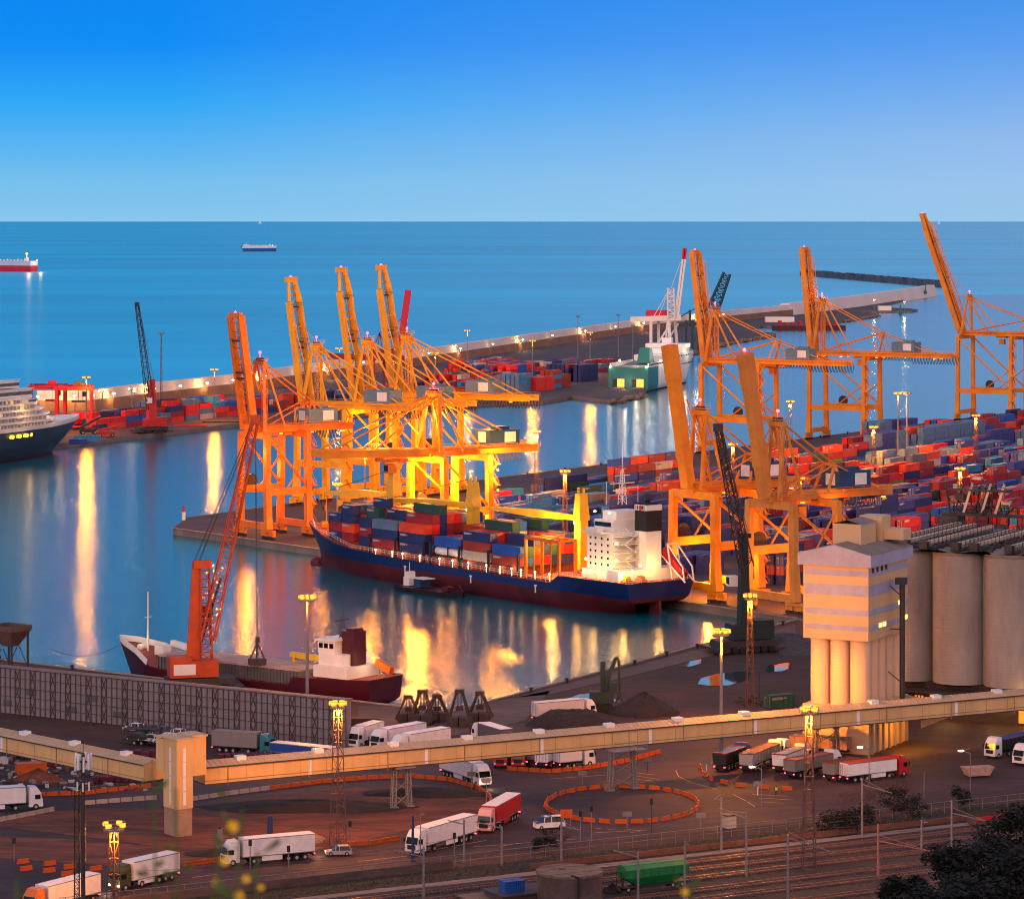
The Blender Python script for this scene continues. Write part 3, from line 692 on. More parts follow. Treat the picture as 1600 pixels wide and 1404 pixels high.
# ================================================================== ships
def hull(stations, bandm, deckm, name, mats, parent):
    """stations: (x, [(z, halfwidth, dx), ...]) from stern to bow"""
    b = MB(); n = len(stations); L = len(stations[0][1])
    for side in (1, -1):
        vs = []
        for x, lv in stations:
            for z, hw, dx in lv: vs.append((x + dx, side * hw, z))
        fs = []; ms = []
        for i in range(n - 1):
            for j in range(L - 1):
                f = (i * L + j, (i + 1) * L + j, (i + 1) * L + j + 1, i * L + j + 1)
                fs.append(f if side < 0 else f[::-1]); ms.append(bandm[j])
        o = len(b.v); b.v += vs; b.f += [tuple(k + o for k in f) for f in fs]; b.m += ms; b.smooth += [True] * len(fs)
    x, lv = stations[0]
    for j in range(L - 1):
        (z0, h0, d0), (z1, h1, d1) = lv[j], lv[j + 1]
        b.addm([(x + d0, -h0, z0), (x + d0, h0, z0), (x + d1, h1, z1), (x + d1, -h1, z1)], [(3, 2, 1, 0)], bandm[j])
    for i in range(n - 1):
        a, c = stations[i], stations[i + 1]; (za, ha, da), (zc, hc, dc) = a[1][-1], c[1][-1]
        b.addm([(a[0] + da, -ha, za - .15), (c[0] + dc, -hc, zc - .15), (c[0] + dc, hc, zc - .15), (a[0] + da, ha, za - .15)], [(0, 1, 2, 3)], deckm)
    return b.build(name, mats, parent)
M_hblue = mat('ship_blue_paint', (12, 34, 92), .45, .25, .15)
M_hred = mat('antifouling_red', (92, 16, 28), .6, .3, .12, rgb2=(58, 14, 24))
M_deck = mat('rust_red_deck', (150, 66, 44), .7, .3, .4)
M_shipw = mat('ship_white_paint', (232, 226, 218), .45, .1, .2)
M_crw = mat('ship_crane_yellow', (226, 178, 40), .5, .15, .3)
M_maroon = mat('maroon_paint', (72, 12, 28), .45, .25, .2)
shipr = thing('container_ship', 'blue and red container ship moored under the floodlit crane', 'ship', SP(0, 0, 0), SHRZ)
def lv(zd, hw, wl, dx=0, rake=0): return [(-3, wl * .7, -rake * .9), (0, wl * .92, -rake * .8), (2.2, wl, -rake * .5), (4.4, (wl + hw) / 2 if wl < hw else hw, -rake * .25), (zd, hw, 0)]
st = [(-1, [(3.2, 7.5, 1.5), (3.3, 8, 1.3), (3.6, 9, 1.1), (4.4, 10, .8), (8.6, 11.0, 0)]), (5, [(-1, .6, 3), (0.5, 3.5, 0), (2.2, 8, 0), (4.4, 10.8, 0), (8.6, 11.5, 0)]), (14, lv(8.5, 11.5, 8)), (24, lv(8.5, 11.5, 11)),
      (27, lv(8.3, 11.5, 11.2)), (30, lv(6.3, 11.5, 11.5)), (50, lv(6.4, 11.5, 11.5)), (80, lv(6.8, 11.5, 11.5)), (105, lv(7.2, 11.5, 11.2)), (120, lv(7.8, 11.3, 9.4)), (130, lv(8.6, 10.4, 6.5)), (138, lv(9.8, 8.8, 3.8, 0, .5)),
      (146, [(-3, .8, 2), (0, 1.4, 1), (2.2, 1.5, 0), (4.4, 2.2, 0), (11, 5.8, 0)]), (153, [(-3, .3, .5), (0, .3, .3), (2.2, .25, -1.5), (4.4, .3, -1.5), (12, 1.8, 2.5)]), (156.5, [(-3, .02, -3), (0, .02, -3.2), (2.2, .02, -4.8), (4.4, .02, -4.2), (12.3, .02, .8)])]
hull(st, [0, 0, 0, 1], 2, 'hull', [M_hred, M_hblue, M_deck], shipr)
b = MB(); b.ball((153.5, 0, .2), 2.3, 10, 0, .9); b.build('bulbous_bow', M_hred, shipr)
b = MB(); b.box((1.5, 0, 0), (4, .8, 7)); b.build('rudder', M_hred, shipr)
b = MB()   # rail along the sheer
b.rail([(-1, 10.9, 8.6), (27, 11.4, 8.4)], 1.1, 2); b.rail([(30, 11.4, 6.5), (120, 11.2, 7.8), (146, 5.9, 11), (155, .6, 12.2)], 1.1, 2); b.rail([(-1, -10.9, 8.6), (-1, 10.9, 8.6)], 1.1, 2); b.build('deck_rail', M_shipw, shipr)
b = MB(); b.b2((45, -10.2, 6.6), (120, 10.2, 8.8)); b.b2((124, -7.8, 7.6), (137.4, 7.8, 8.8)); b.b2((31, -10, 6), (44, 10, 6.9)); b.build('hatch_coaming', M_deck, shipr)
b = MB()
for x in (44.2, 57.1, 70.1, 83.2, 86.4, 99.5, 112.2):
    for s in (-1, 1): b.beam((x, s * 10.9, 6.6), (x, s * 10.9, 12.5), .5, .6); b.beam((x, s * 10.9, 12.3), (x, s * 8, 12.3), .3)
    b.beam((x, -10.9, 9), (x, 10.9, 9), .5, .4)
b.build('lashing_bridge', M_dark, shipr)
# open frame over the empty hatch
b = MB()
for x in (27.5, 41.5):
    for y in (10.4, 5): b.beam((x, y, 6.5), (x, y, 17), .7)
for y in (10.4, 5): b.beam((27.5, y, 17), (41.5, y, 17), .8)
for x in (27.5, 31, 34.5, 38, 41.5): b.beam((x, 10.4, 17), (x, 5, 17), .5); b.beam((x, 10.4, 6.8), (x, 10.4, 17), .28)
b.rail([(27.5, 10.6, 17.4), (41.5, 10.6, 17.4)]); b.build('cell_guide_frame', M_orange_d, shipr)
def ship_crane(x, y, z0, ang, Lj, el, lamp):
    b = MB(); b.beam((x, y, z0), (x, y, z0 + 13), 2.8, 2.8, 0, 2.6, 2.6); b.beam((x, y, z0 + 13), (x, y, z0 + 20), 3.4, 3.2, 0, 2.4, 2); b.beam((x - 1.1, y, z0 + 20), (x - 1.1, y, z0 + 21.5), .5); b.beam((x + 1.1, y, z0 + 20), (x + 1.1, y, z0 + 21.5), .5)
    c = b.build('deck_crane', M_crw, shipr)
    ca, sa = cos(ang), sin(ang); q = (x + ca * 1.5, y + sa * 1.5, z0 + 13.5); e = (x + ca * Lj, y + sa * Lj, z0 + 13.5 + el)
    b = MB(); mid = lerp(q, e, .45); b.beam(q, mid, 1.3, 1.2, 0, 1.7, 2.2); b.beam(mid, e, 1.7, 2.2, 0, .8, .8); b.build('jib', M_crw, c)
    b = MB(); b.tube((x, y, z0 + 21), e, .06, 3); b.tube((x, y + .4, z0 + 21), (e[0], e[1] + .3, e[2]), .06, 3); b.tube(e, (e[0], e[1], e[2] - 4), .05, 3); b.box((e[0], e[1], e[2] - 4.6), (.9, .9, 1.4)); b.build('hoist_rope', M_maroon, c)
    b = MB(); b.box((x + ca * 2, y + sa * 2, z0 + 12.2), (.9, .9, .5)); b.build('lamp', M_lamp_w, c)
    point(shipr, (x + ca * 5, y + sa * 5 + 6, z0 + 10), lamp, (1, .36, .03), .4)
ship_crane(37.5, -5, 8, 0.12, 34, .5, 26000)
ship_crane(84.8, -5, 8, 0.1, 36, -.5, 12000)
ship_crane(121.4, -4.5, 8.5, 0.02, 34, -1.5, 6000)
# superstructure
ss = MB(); ss.b2((9, -8.5, 8.4), (19.5, 8.5, 21.5)); ss.b2((4, -11, 8.4), (9, 11, 12)); ss.b2((9, -9.5, 8.4), (20.5, 9.5, 11.5)); ss.b2((11, -11.2, 21.5), (18.5, 11.2, 21.9)); ss.b2((11.5, -6, 21.9), (19.2, 6, 24.8)); ss.b2((12, -11.4, 21.9), (17, -9.4, 23)); ss.b2((12, 9.4, 21.9), (17, 11.4, 23)); ss.b2((12, -4.5, 24.8), (17.5, 4.5, 27.2))
sso = ss.build('superstructure', M_shipw, shipr); sso.scale = (1, .9, .94)
b = MB()
for k in range(5):
    for y in (-6, -3, 0, 3, 6): b.box((19.53, y, 13 + k * 1.75), (.1, .7, .6))
    for x in (11, 13.5, 16, 18): b.box((x, 8.53, 13 + k * 1.75), (.6, .1, .6))
b.b2((19.18, -5.6, 23), (19.3, 5.6, 24.2)); b.b2((12.5, 5.95, 23), (19, 6.06, 24.2)); b.build('window', M_glass, sso)
b = MB()
for k in range(5): b.b2((6.6, -4, 12 + 2.2 * k), (9, 8.6, 12.15 + 2.2 * k)); b.rail([(6.6, -4, 12.1 + 2.2 * k), (6.6, 8.6, 12.1 + 2.2 * k), (9, 8.6, 12.1 + 2.2 * k)], 1, 1.5, .05); b.beam((7.2, 2 + 4 * (k % 2), 12.1 + 2.2 * k), (7.2, 6 - 4 * (k % 2), 14.3 + 2.2 * k), .8, .12)
b.build('stair_gallery', M_shipw, sso)
b = MB(); b.b2((3.8, -4.5, 12), (8.2, 1.0, 22.2)); b.build('funnel_casing', M_shipw, sso)
b = MB(); b.b2((3.7, -4.6, 22.2), (8.3, 1.1, 27.8)); b.b2((4.3, -4, 29.3), (7.8, .6, 29.9)); b.ball((6.2, -1.6, 30.6), .9, 8); fu = b.build('funnel', M_black, sso)
b = MB(); b.b2((3.65, -4.65, 27.8), (8.35, 1.15, 29.3)); b.build('funnel_band', M_white, fu)
b = MB(); b.tube((6, 1.1, 28.5), (6, 1.25, 28.5), .7, 12); b.build('funnel_emblem', M_red, fu)
b = MB()
for x in (4.4, 5, 7.0, 7.6): b.b2((x, 1.14, 28), (x + .3, 1.22, 29.1))
b.build('funnel_lettering', M_black, fu)
b = MB(); b.lattice((14.5, 0, 27), (14.5, 0, 36), 1.6, .5, 6, .1, .06); b.beam((14.5, -4, 32.5), (14.5, 4, 32.5), .25); b.beam((14.5, -2.5, 34.5), (14.5, 2.5, 34.5), .2); b.tube((14.5, 0, 36), (14.5, 0, 42), .09, 5); b.tube((16, 4, 27), (16, 4, 33), .08, 4); b.tube((13, -4, 27), (13, -4, 32), .08, 4)
b.beam((14.5, -1.5, 30.5), (16.4, 1.5, 30.5), .3); b.build('radar_mast', M_shipw, shipr)
# freefall lifeboat on its ramp
b = MB(); b.beam((5, -7, 14.8), (-2, -7, 9.8), 2.2, 2.3, 0, 1.6, 1.7); b.ball((5.2, -7, 15.2), 1.2, 8); b.build('lifeboat', M_red, shipr)
b = MB()
for y in (-8.6, -5.4): b.beam((7, y, 15.5), (-4, y, 8.2), .3); b.beam((1, y, 8.6), (3, y, 17.5), .3); b.beam((3, y, 17.5), (-3, y, 12), .3); b.beam((-3, y, 12), (-3.6, y, 8.6), .3)
b.beam((3, -8.6, 17.5), (3, -5.4, 17.5), .3); b.build('lifeboat_davit', M_shipw, shipr)
b = MB()
for x, y in ((1, 5), (2.5, 8.5), (4.5, 3), (147, 2.5), (147, -2.5), (150, 0)): b.tube((x, y - .8, 9.4 if x < 50 else 12), (x, y + .8, 9.4 if x < 50 else 12), .7, 10); b.box((x, y, 8.9 if x < 50 else 11.5), (2, 2.4, .6))
b.tube((149, 0, 11), (149, 0, 20), .2, 6, r2=.1); b.build('deck_gear', M_orange_d, shipr)
lampsW = [(20.8, 7, 13), (20.8, 0, 13), (20.8, -6, 13), (6.5, 8.7, 13.8), (6.5, 8.7, 18), (2.6, 4, 12.5), (9.4, 9, 10.5), (18, 9.8, 10.6), (1, 8, 11.5), (17.8, 6.4, 25.4), (12, 6.4, 25.4)]
for p in lampsW: b = MB(); b.ball(p, .32, 6); b.build('deck_lamp', M_lamp_w, shipr)
for p, pw in (((22, 9, 10.5), 1200), ((5, 10.2, 14), 800), ((2, 10, 10.5), 1700), ((13, 11, 11), 1100), ((0, 0, 12), 1800), ((5.5, 10, 21), 350), ((36, 6, 14), 4500)): point(shipr, p, pw, (1, .52, .12), .3)
for i, x in enumerate((31, 37, 43, 47, 52, 58, 66, 73, 79, 88, 96, 101, 109)): b = MB(); b.ball((x, 10.9, 8.4), .24, 6); b.tube((x, 10.9, 6.6), (x, 10.9, 8.2), .02, 3); b.build('rail_lamp', M_lamp_w, shipr)
for x in (47, 73, 101): point(shipr, (x, 10.9, 8.9), 90, (1, .4, .08), .15)
for x in (36, 64, 94): b = MB(); b.box((x, 11.56, 4.0), (.45, .1, 1.7)); b.box((x, 11.56, 5.05), (1.1, .1, .4)); b.build('draught_mark', M_white, shipr)
# bunker barge alongside
bx0 = SP(86, 17.6, 0); bar = thing('bunker_barge', 'small dark bunker barge alongside the container ship, wheelhouse at one end', 'barge', bx0, SHRZ + pi)
hull([(0, [(-1, 2, 0), (.6, 3.4, 0), (1.3, 3.6, 0)]), (3, [(-1, 3.5, 0), (.6, 3.9, 0), (1.3, 4, 0)]), (21, [(-1, 3.5, 0), (.6, 3.9, 0), (1.3, 4, 0)]), (25, [(-1, 1, 0), (.6, 1.6, 0), (1.6, 2.2, 0)]), (26.5, [(-1, .1, -1), (.6, .1, 0), (1.8, .1, .5)])], [0, 0], 1, 'hull', [M_black, M_maroon], bar)
b = MB(); b.b2((1.5, -1.4, 1.3), (4, 1.4, 3.6)); b.b2((1.7, -1.2, 3.6), (3.4, 1.2, 5)); b.tube((2.4, 0, 5), (2.4, 0, 7.5), .1, 5); b.build('wheelhouse', M_shipw, bar)
b = MB(); b.b2((6.5, -1.6, 1.3), (9.5, 1.6, 3.6)); b.b2((6, -2, 3.6), (11.5, 2, 3.8), 1); b.build('deckhouse', [M_house_b, M_white], bar)
b = MB(); b.tube((20, 0, 1.3), (20, 0, 6), .12, 5); b.b2((18.8, -1.2, 1.3), (21.2, 1.2, 2.4)); b.path([(22, 0, 1.3), (24.5, 0, 3.4), (26.5, 0, 1.8)], .12); b.build('cargo_mast', M_maroon, bar)
# ------------------------------------------------ the coaster at the near-left quay
QD = (-.8, .6); QNn = (.6, .8)         # along the left quay (away) / out over the water
def LQ(k, off, z=0): return (cr[0] + QD[0] * k + QNn[0] * off, cr[1] + QD[1] * k + QNn[1] * off, z)
co_ = thing('coaster_ship', 'small maroon cargo coaster with long hatches, moored behind the grey storage wall', 'ship', LQ(24.5, 8, 0), atan2(QD[1], QD[0]))
co_.scale = (.87, 1, 1)
def l2(zd, hw, wl): return [(-2, wl * .7, 0), (0, wl * .95, 0), (1.5, wl, 0), (zd, hw, 0)]
hull([(-2, [(.8, 3.6, .8), (1, 4, .6), (1.5, 5, .4), (6, 5.6, 0)]), (4, [(-1.5, 1.5, 0), (0, 4.2, 0), (1.5, 5.8, 0), (5.8, 6.2, 0)]), (12, l2(5.4, 6.3, 6)), (21, l2(5.2, 6.3, 6.3)), (22.5, l2(3.4, 6.3, 6.3)), (60, l2(3.4, 6.3, 6.3)), (68, l2(4.0, 6.0, 5.2)), (74, [(-2, 2, 0), (0, 2.6, 0), (1.5, 3, 0), (6.2, 4.8, 0)]), (80, [(-2, .3, 0), (0, .4, 0), (1.5, .6, .5), (7.4, 2.4, 1.6)]), (83, [(-2, .02, -3), (0, .02, -3), (1.5, .02, -1.8), (7.8, .02, 1.8)])], [0, 0, 0], 1, 'hull', [M_maroon, M_deck], co_)
M_hatch = mat('pinkish_hatch_cover', (186, 150, 136), .7, .2, .2); M_coam = mat('grey_coaming', (96, 96, 100), .7, .2, .3)
b = MB(); b.b2((20, -5, 3.4), (66, 5, 6.2)); hc = b.build('hold_coaming', M_coam, co_)
b = MB()
for i in range(44):
    for s in (-1, 1): b.box((20.8 + i * 1.05, s * 5.15, 4.7), (.14, .3, 2.6))
b.build('coaming_ribs', M_coam, hc)
b = MB()
for i in range(9): b.b2((20.3 + i * 5.08, -5.2, 6.2), (25.2 + i * 5.08, 5.2, 6.6)); b.b2((22.6 + i * 5.08, -5, 6.6), (22.9 + i * 5.08, 5, 6.72))
b.build('hatch_cover', M_hatch, co_)
b = MB(); b.b2((5, -5.2, 5.6), (15.5, 5.2, 8)); b.b2((7, -4.2, 8), (14.8, 4.2, 10.4)); b.b2((10, -4, 10.4), (15.2, 4, 13)); b.b2((9.4, -4.6, 13), (15.8, 4.6, 13.3)); so_ = b.build('superstructure', M_shipw, co_)
b = MB()
for y in (-3, -1, 1, 3): b.box((15.25, y, 12), (.08, 1.5, 1)); b.box((14.85, y, 9.4), (.08, .6, .6))
for x in (11, 12.7, 14.3): b.box((x, 4.05, 12), (1.2, .08, 1)); b.box((x, -4.05, 12), (1.2, .08, 1))
b.build('window', M_glass, so_)
b = MB()
for p in ((7, -5.25, 6.4), (12, -5.25, 6.4), (9, -4.25, 9.4)): b.box(p, (1.4, .1, 1))
b.build('lit_window', mat('lit_window', (255, 220, 110), .5, 0, emit=(255, 210, 100), es=2.5), so_)
b = MB(); b.b2((6, -2, 8), (9.6, 2, 15)); b.b2((6.4, -1.5, 15), (9, 1.5, 15.6)); fu = b.build('funnel', M_maroon, co_)
b = MB(); b.b2((7, -2.08, 12.4), (8.6, -2.0, 14)); b.build('funnel_plate', M_white, fu)
b = MB(); b.lattice((11.5, 0, 13.3), (11.5, 0, 18), 1, .6, 4, .08, .05); b.tube((11.5, 0, 18), (11.5, 0, 24), .08, 4); b.beam((11.5, -2.2, 17), (11.5, 2.2, 17), .2); b.tube((14, 3, 13), (14, 3, 16), .05, 4); b.ball((9.8, 2, 14.2), .5, 6); b.build('radar_mast', M_dark, co_)
b = MB(); b.rail([(4.8, -5.3, 5.7), (-2, -5.4, 6)], 1, 1.5); b.rail([(7, -4.3, 8), (7, 4.3, 8)], 1, 1.5); b.rail([(5, -5.2, 8), (15.4, -5.2, 8)], 1, 1.5); b.rail([(9.6, -4.4, 13.3), (15.6, -4.4, 13.3)], 1, 1.5); b.build('deck_rail', M_shipw, co_)
b = MB(); b.beam((16.5, -3.5, 7.5), (31, -3.5, 8.2), 1.2, 1.0); b.beam((30, -3.5, 5), (30, -3.5, 8), .8); b.box((24, -3.5, 8.3), (13, .8, .5)); b.build('hatch_gantry', M_crw, co_)
b = MB(); b.tube((75, 0, 6), (75, 0, 19), .28, 8, r2=.16); b.beam((75, -1, 13.5), (75, 1, 13.5), .15); b.build('foremast', M_shipw, co_)
b = MB()
for s in (-1, 1):
    pts = [(69, s * 5.9, 4.2), (74, s * 4.85, 6.3), (80.8, s * 2.4, 7.5), (84.6, s * .1, 7.9)]
    for i in range(3): b.beam((pts[i][0], pts[i][1], pts[i][2] + .5), (pts[i + 1][0], pts[i + 1][1], pts[i + 1][2] + .5), .12, 1.3)
b.beam((66, -4.8, 6.9), (72, -4.9, 7.6), 1.2, 1.2); b.box((71, -1, 6.5), (3, 2.5, 2)); b.tube((77, -1, 6.8), (77, 1, 6.8), .8, 8); b.build('forecastle_bulwark', M_shipw, co_)
b = MB(); b.beam((4, -3.5, 8.4), (-.5, -3.5, 6.9), 1.5, 1.5); b.build('lifeboat', M_orange_d, co_)
for p, pw in (((6, -6.5, 9), 420), ((16.5, 0, 9.5), 500), ((12, -6, 8.5), 300), ((2, 0, 9), 260), ((76, 2, 9), 160)): point(co_, p, pw, (1, .8, .4), .2)
b = MB(); b.path([lerp((84, 0, 7), (120, -9, 2.6), t / 8)[:2] + (7 - 4.6 * t / 8 - 2.2 * sin(pi * t / 8),) for t in range(9)], .05); b.path([(-2, -5, 5.5), (-14, -9, 2.5)], .05); b.build('mooring_line', M_dark, co_)
# ------------------------------------------------ ro-ro ferry
FU = (.27, .963); FN = (.963, -.27)
f0 = G(1013, 612, 0); fl = (f0[0] - FN[0] * 12, f0[1] - FN[1] * 12)
fe = thing('ferry', 'white vehicle ferry with turquoise stern, its stern doors open on the quay', 'ferry', (fl[0], fl[1], 0), atan2(FU[1], FU[0]))
M_turq = mat('turquoise_paint', (0, 112, 106), .45, .12, .1); M_fw = mat('ferry_white', (238, 232, 222), .45, .08, .05)
def l3(zd, hw, wl): return [(-2, wl * .6, 0), (.8, wl * .95, 0), (4, wl, 0), (zd, hw, 0)]
hull([(0, [(-1, 10, 0), (.8, 11.6, 0), (4, 12, 0), (14, 12, 0)]), (26, l3(14, 12, 12))], [0, 1, 1], 2, 'stern_hull', [M_hred, M_turq, M_grey], fe)
hull([(26, l3(14, 12, 12)), (60, l3(15.5, 12, 12)), (105, l3(17, 12, 11.5)), (128, l3(18, 11, 6.5)), (142, [(-2, 1.2, 0), (.8, 2, 0), (4, 3, 0), (19, 7.5, 0)]), (152, [(-2, .1, -4), (.8, .1, -4), (4, .1, -2), (20, .6, 2)])], [0, 1, 1], 2, 'hull', [M_hred, M_fw, M_grey], fe)
b = MB(); b.b2((60, -11, 15), (126, 11, 19)); b.b2((84, -10, 19), (120, 10, 22)); b.b2((96, -12.4, 22), (112, 12.4, 24.5)); b.b2((100, -3, 24.5), (105, 3, 28)); b.lattice((103, 0, 28), (103, 0, 37), 2, .8, 5, .25, .12); b.build('superstructure', M_fw, fe)
b = MB()
for s in (-1, 1):
    b.b2((2, s * 11.4 - .3, 14), (58, s * 11.4 + .3, 16.4))
    for i in range(14): b.box((5 + i * 4, s * 11.8, 15.6), (2, .5, .9), 1)
b.build('upper_bulwark', [M_fw, M_dark], fe)
b = MB(); b.addm([(38, -4, 15), (50, -4, 15), (50, 4, 15), (38, 4, 15), (41, -3, 24), (48, -3, 24), (48, 3, 24), (41, 3, 24)], [(4, 5, 6, 7), (0, 1, 5, 4), (1, 2, 6, 5), (2, 3, 7, 6), (3, 0, 4, 7)]); b.build('funnel', M_turq, fe)
b = MB()
for i in range(10): b.box((64 + i * 6, -11.05, 17.4), (3.4, .1, 1))
for i in range(6): b.box((90 + i * 6, -11.9, 12.6), (3, .3, .9))
b.build('window', M_glass, fe)
for y in (4.6, -7):
    b = MB(); b.box((-.03, y, 4.6), (.1, 4.2, 5.4)); dr = b.build('stern_door', mat('lit_car_deck', (255, 190, 90), .6, 0, emit=(255, 176, 60), es=1.6), fe)
    b = MB(); b.box((-.1, y + 3.5, 4.6), (.15, 2.8, 5.4)); b.build('door_leaf', M_dark, dr)
    b = MB(); b.beam((-.2, y, 2.6), (-13, y, 2.25), 5, .3); b.build('ramp', M_grey, fe)
for p in ((-.5, 10.8, 14.4), (-.5, -10.8, 14.4), (30, -12.5, 16.8), (30, 12.5, 16.8)): b = MB(); b.ball(p, .6, 6); b.build('deck_lamp', M_lamp_w, fe)
for p, pw in (((-3, -12.5, 15), 500), ((-3, 11, 15), 500), ((20, 0, 19), 2500), ((35, -18, 20), 2600), ((70, -18, 20), 3600), ((105, -18, 22), 3600), ((60, 0, 25), 3000), ((-8, 0, 6), 1200)): point(fe, p, pw, (1, .86, .62), 1)
# ------------------------------------------------ cruise ship
CU = (.40, .9165)
stem = G(82, 706.5, 0)
cs = thing('cruise_ship', 'dark hulled cruise ship with white terraced decks, only its bow in the picture', 'cruise ship', (stem[0] - CU[0] * 200, stem[1] - CU[1] * 200, 0), atan2(CU[1], CU[0]))
M_navy = mat('cruise_dark_hull', (38, 46, 66), .3, .2, .05)
cs.scale = (1, 1, .8)
def l4(zd, hw, wl, dx=0): return [(-2, wl * .8, 0), (1, wl, 0), (zd * .5, wl + (hw - wl) * .55, dx * .5), (zd, hw, dx), (zd + 2.2, hw + .05, dx)]
hull([(0, l4(15.5, 16, 16)), (110, l4(15.5, 16, 16)), (150, l4(15.6, 16, 13)), (175, l4(16, 15, 7.5, 1)), (188, l4(16.4, 12, 3.8, 3)), (196, l4(16.8, 7.5, 1.4, 11)), (200, l4(17.2, .05, .02, 22))], [0, 1, 1, 2], 2, 'hull', [M_hred, M_navy, M_shipw], cs)
M_balc = mat('balcony_glass', (120, 110, 100), .3, .5, .8, rgb2=(60, 50, 52)); M_litb = MATS['lit_window']
su = MB(); bal = MB(); lit = MB()
for k in range(5):
    x1 = 190 - k * 4.5; z = 17.7 + k * 3.1; hw = 15.4 - max(0, k - 2) * .3
    def poly(e, x1=x1, hw=hw): return [(0, -hw - e), (x1 - 18, -hw - e), (x1 - 4, -hw * .6 - e), (x1 + e, 0), (x1 - 4, hw * .6 + e), (x1 - 18, hw + e), (0, hw + e)]
    su.prism(poly(1.0), z + 1.9, z + 3.1); bal.prism(poly(-.8), z, z + 1.9)
    for i in range(60):
        su.box((x1 - 20 - i * 2.6, -hw - .3, z + .95), (.18, 1.4, 1.9))
        if R.random() < .1: lit.box((x1 - 18.7 - i * 2.6, -hw + .74, z + .95), (2.2, .12, 1.5))
su.b2((0, -13, 33.2), (163, 13, 37)); su.b2((0, -11, 38), (156, 11, 41.5)); bal.b2((0, -13.1, 34.2), (163.1, 13.1, 36)); bal.b2((0, -11.1, 39), (156.1, 11.1, 40.6)); su.b2((0, -13.4, 37), (164, 13.4, 37.4))
su.b2((150, -19, 30), (156, 19, 32.5)); bal.b2((150.5, -19.1, 31), (156.1, 19.1, 32))
su.build('superstructure', M_shipw, cs); bal.build('balconies', M_balc, cs); lit.build('lit_window', M_litb, cs)
for i in range(8):
    b = MB(); x = 181 - i * 5.6; hw = 8.3 + min(7.9, i * 1.55)
    b.tube((x, -hw - .9, 13.3), (x, -hw + 1, 13.3), 1.05, 10); b.build('lit_porthole', mat('lit_porthole', (255, 220, 60), .5, 0, emit=(255, 216, 60), es=1.6), cs)
b = MB()
for x, z, h in ((187, 17, 12), (150, 41, 9), (140, 41, 10), (120, 41, 12), (80, 41, 9)): b.tube((x, 0, z), (x, 0, z + h), .18, 5)
b.rail([(0, -11, 41.5), (156, -11, 41.5)], 1.2, 3, .08); b.build('mast', M_shipw, cs)
for p, pw in (((196, 0, 24), 700), ((178, -17, 24), 900), ((150, -20, 26), 1000), ((168, -15, 30), 500)): point(cs, p, pw, (1, .6, .22), .4)
# ------------------------------------------------ ships out at sea
def carrier(label, px, py, L, B, Hh, z1, upper, lower, rz, sc=1):
    P = G(px, py, 0); k = P[1] / 5000
    r_ = thing('car_carrier', label, 'ship', P, rz, None); r_.scale = (sc, sc, sc * .9)
    hull([(-L / 2, [(-2, B * .35, 0), (1, B * .45, 0), (z1, B / 2, 0), (Hh, B / 2, 0)]), (-L / 2 + 15, [(-2, B * .45, 0), (1, B * .5, 0), (z1, B / 2, 0), (Hh, B / 2, 0)]), (L * .3, [(-2, B * .45, 0), (1, B * .48, 0), (z1, B / 2, 0), (Hh, B / 2, 0)]), (L * .45, [(-2, B * .1, 0), (1, B * .15, 0), (z1, B * .3, 0), (Hh, B * .42, 4)]), (L / 2, [(-2, .1, -4), (1, .1, -2), (z1, .1, 2), (Hh, B * .3, 6)])], [0, 0, 1], 1, 'hull', [lower, upper], r_)
    b = MB(); b.b2((L * .33, -B * .46, Hh), (L * .42, B * .46, Hh + 6)); b.b2((-L * .38, -4, Hh), (-L * .33, 4, Hh + 8)); b.tube((L * .37, 0, Hh + 6), (L * .37, 0, Hh + 16), .6, 5)
    for i in range(9): b.b2((-L * .3 + i * L * .065, -B * .3, Hh), (-L * .3 + i * L * .065 + 4, -B * .2, Hh + 3 + (i % 3)))
    b.build('superstructure', M_fw, r_)
    for i in range(16): b = MB(); b.ball((-L * .48 + i * L * .055, -B * .5, Hh + 1.5), 1.0 if i < 4 else .7, 5); b.build('deck_lamp', M_lamp_w, r_); return r_, Hh, L, B
M_cblue = mat('carrier_blue', (20, 96, 168), .5, .1, .02)
rc, H1, L1, B1 = carrier('blue and white car carrier far out at sea', 404, 393, 190, 32, 32, 19, M_fw, M_cblue, radians(218), .66)
rc, H1, L1, B1 = carrier('red and white car carrier anchored off the breakwater, mostly outside the picture', 12, 424, 170, 30, 30, 17, mat('carrier_grey_white', (190, 196, 210), .5, .1, .02), mat('carrier_red', (196, 24, 56), .5, .1, .02), radians(150), .78)
point(rc, (-L1 * .4, 0, H1 + 26), 22000, (1, .7, .35), 3); point(rc, (-L1 * .62, 0, H1 - 4), 16000, (1, .8, .5), 3)
b = MB(); b.ball((-L1 * .36, 0, H1 + 20), 3.2, 8); b.tube((-L1 * .36, 0, H1 + 6), (-L1 * .36, 0, H1 + 18), .7, 5); b.build('stern_floodlight', M_lamp, rc)
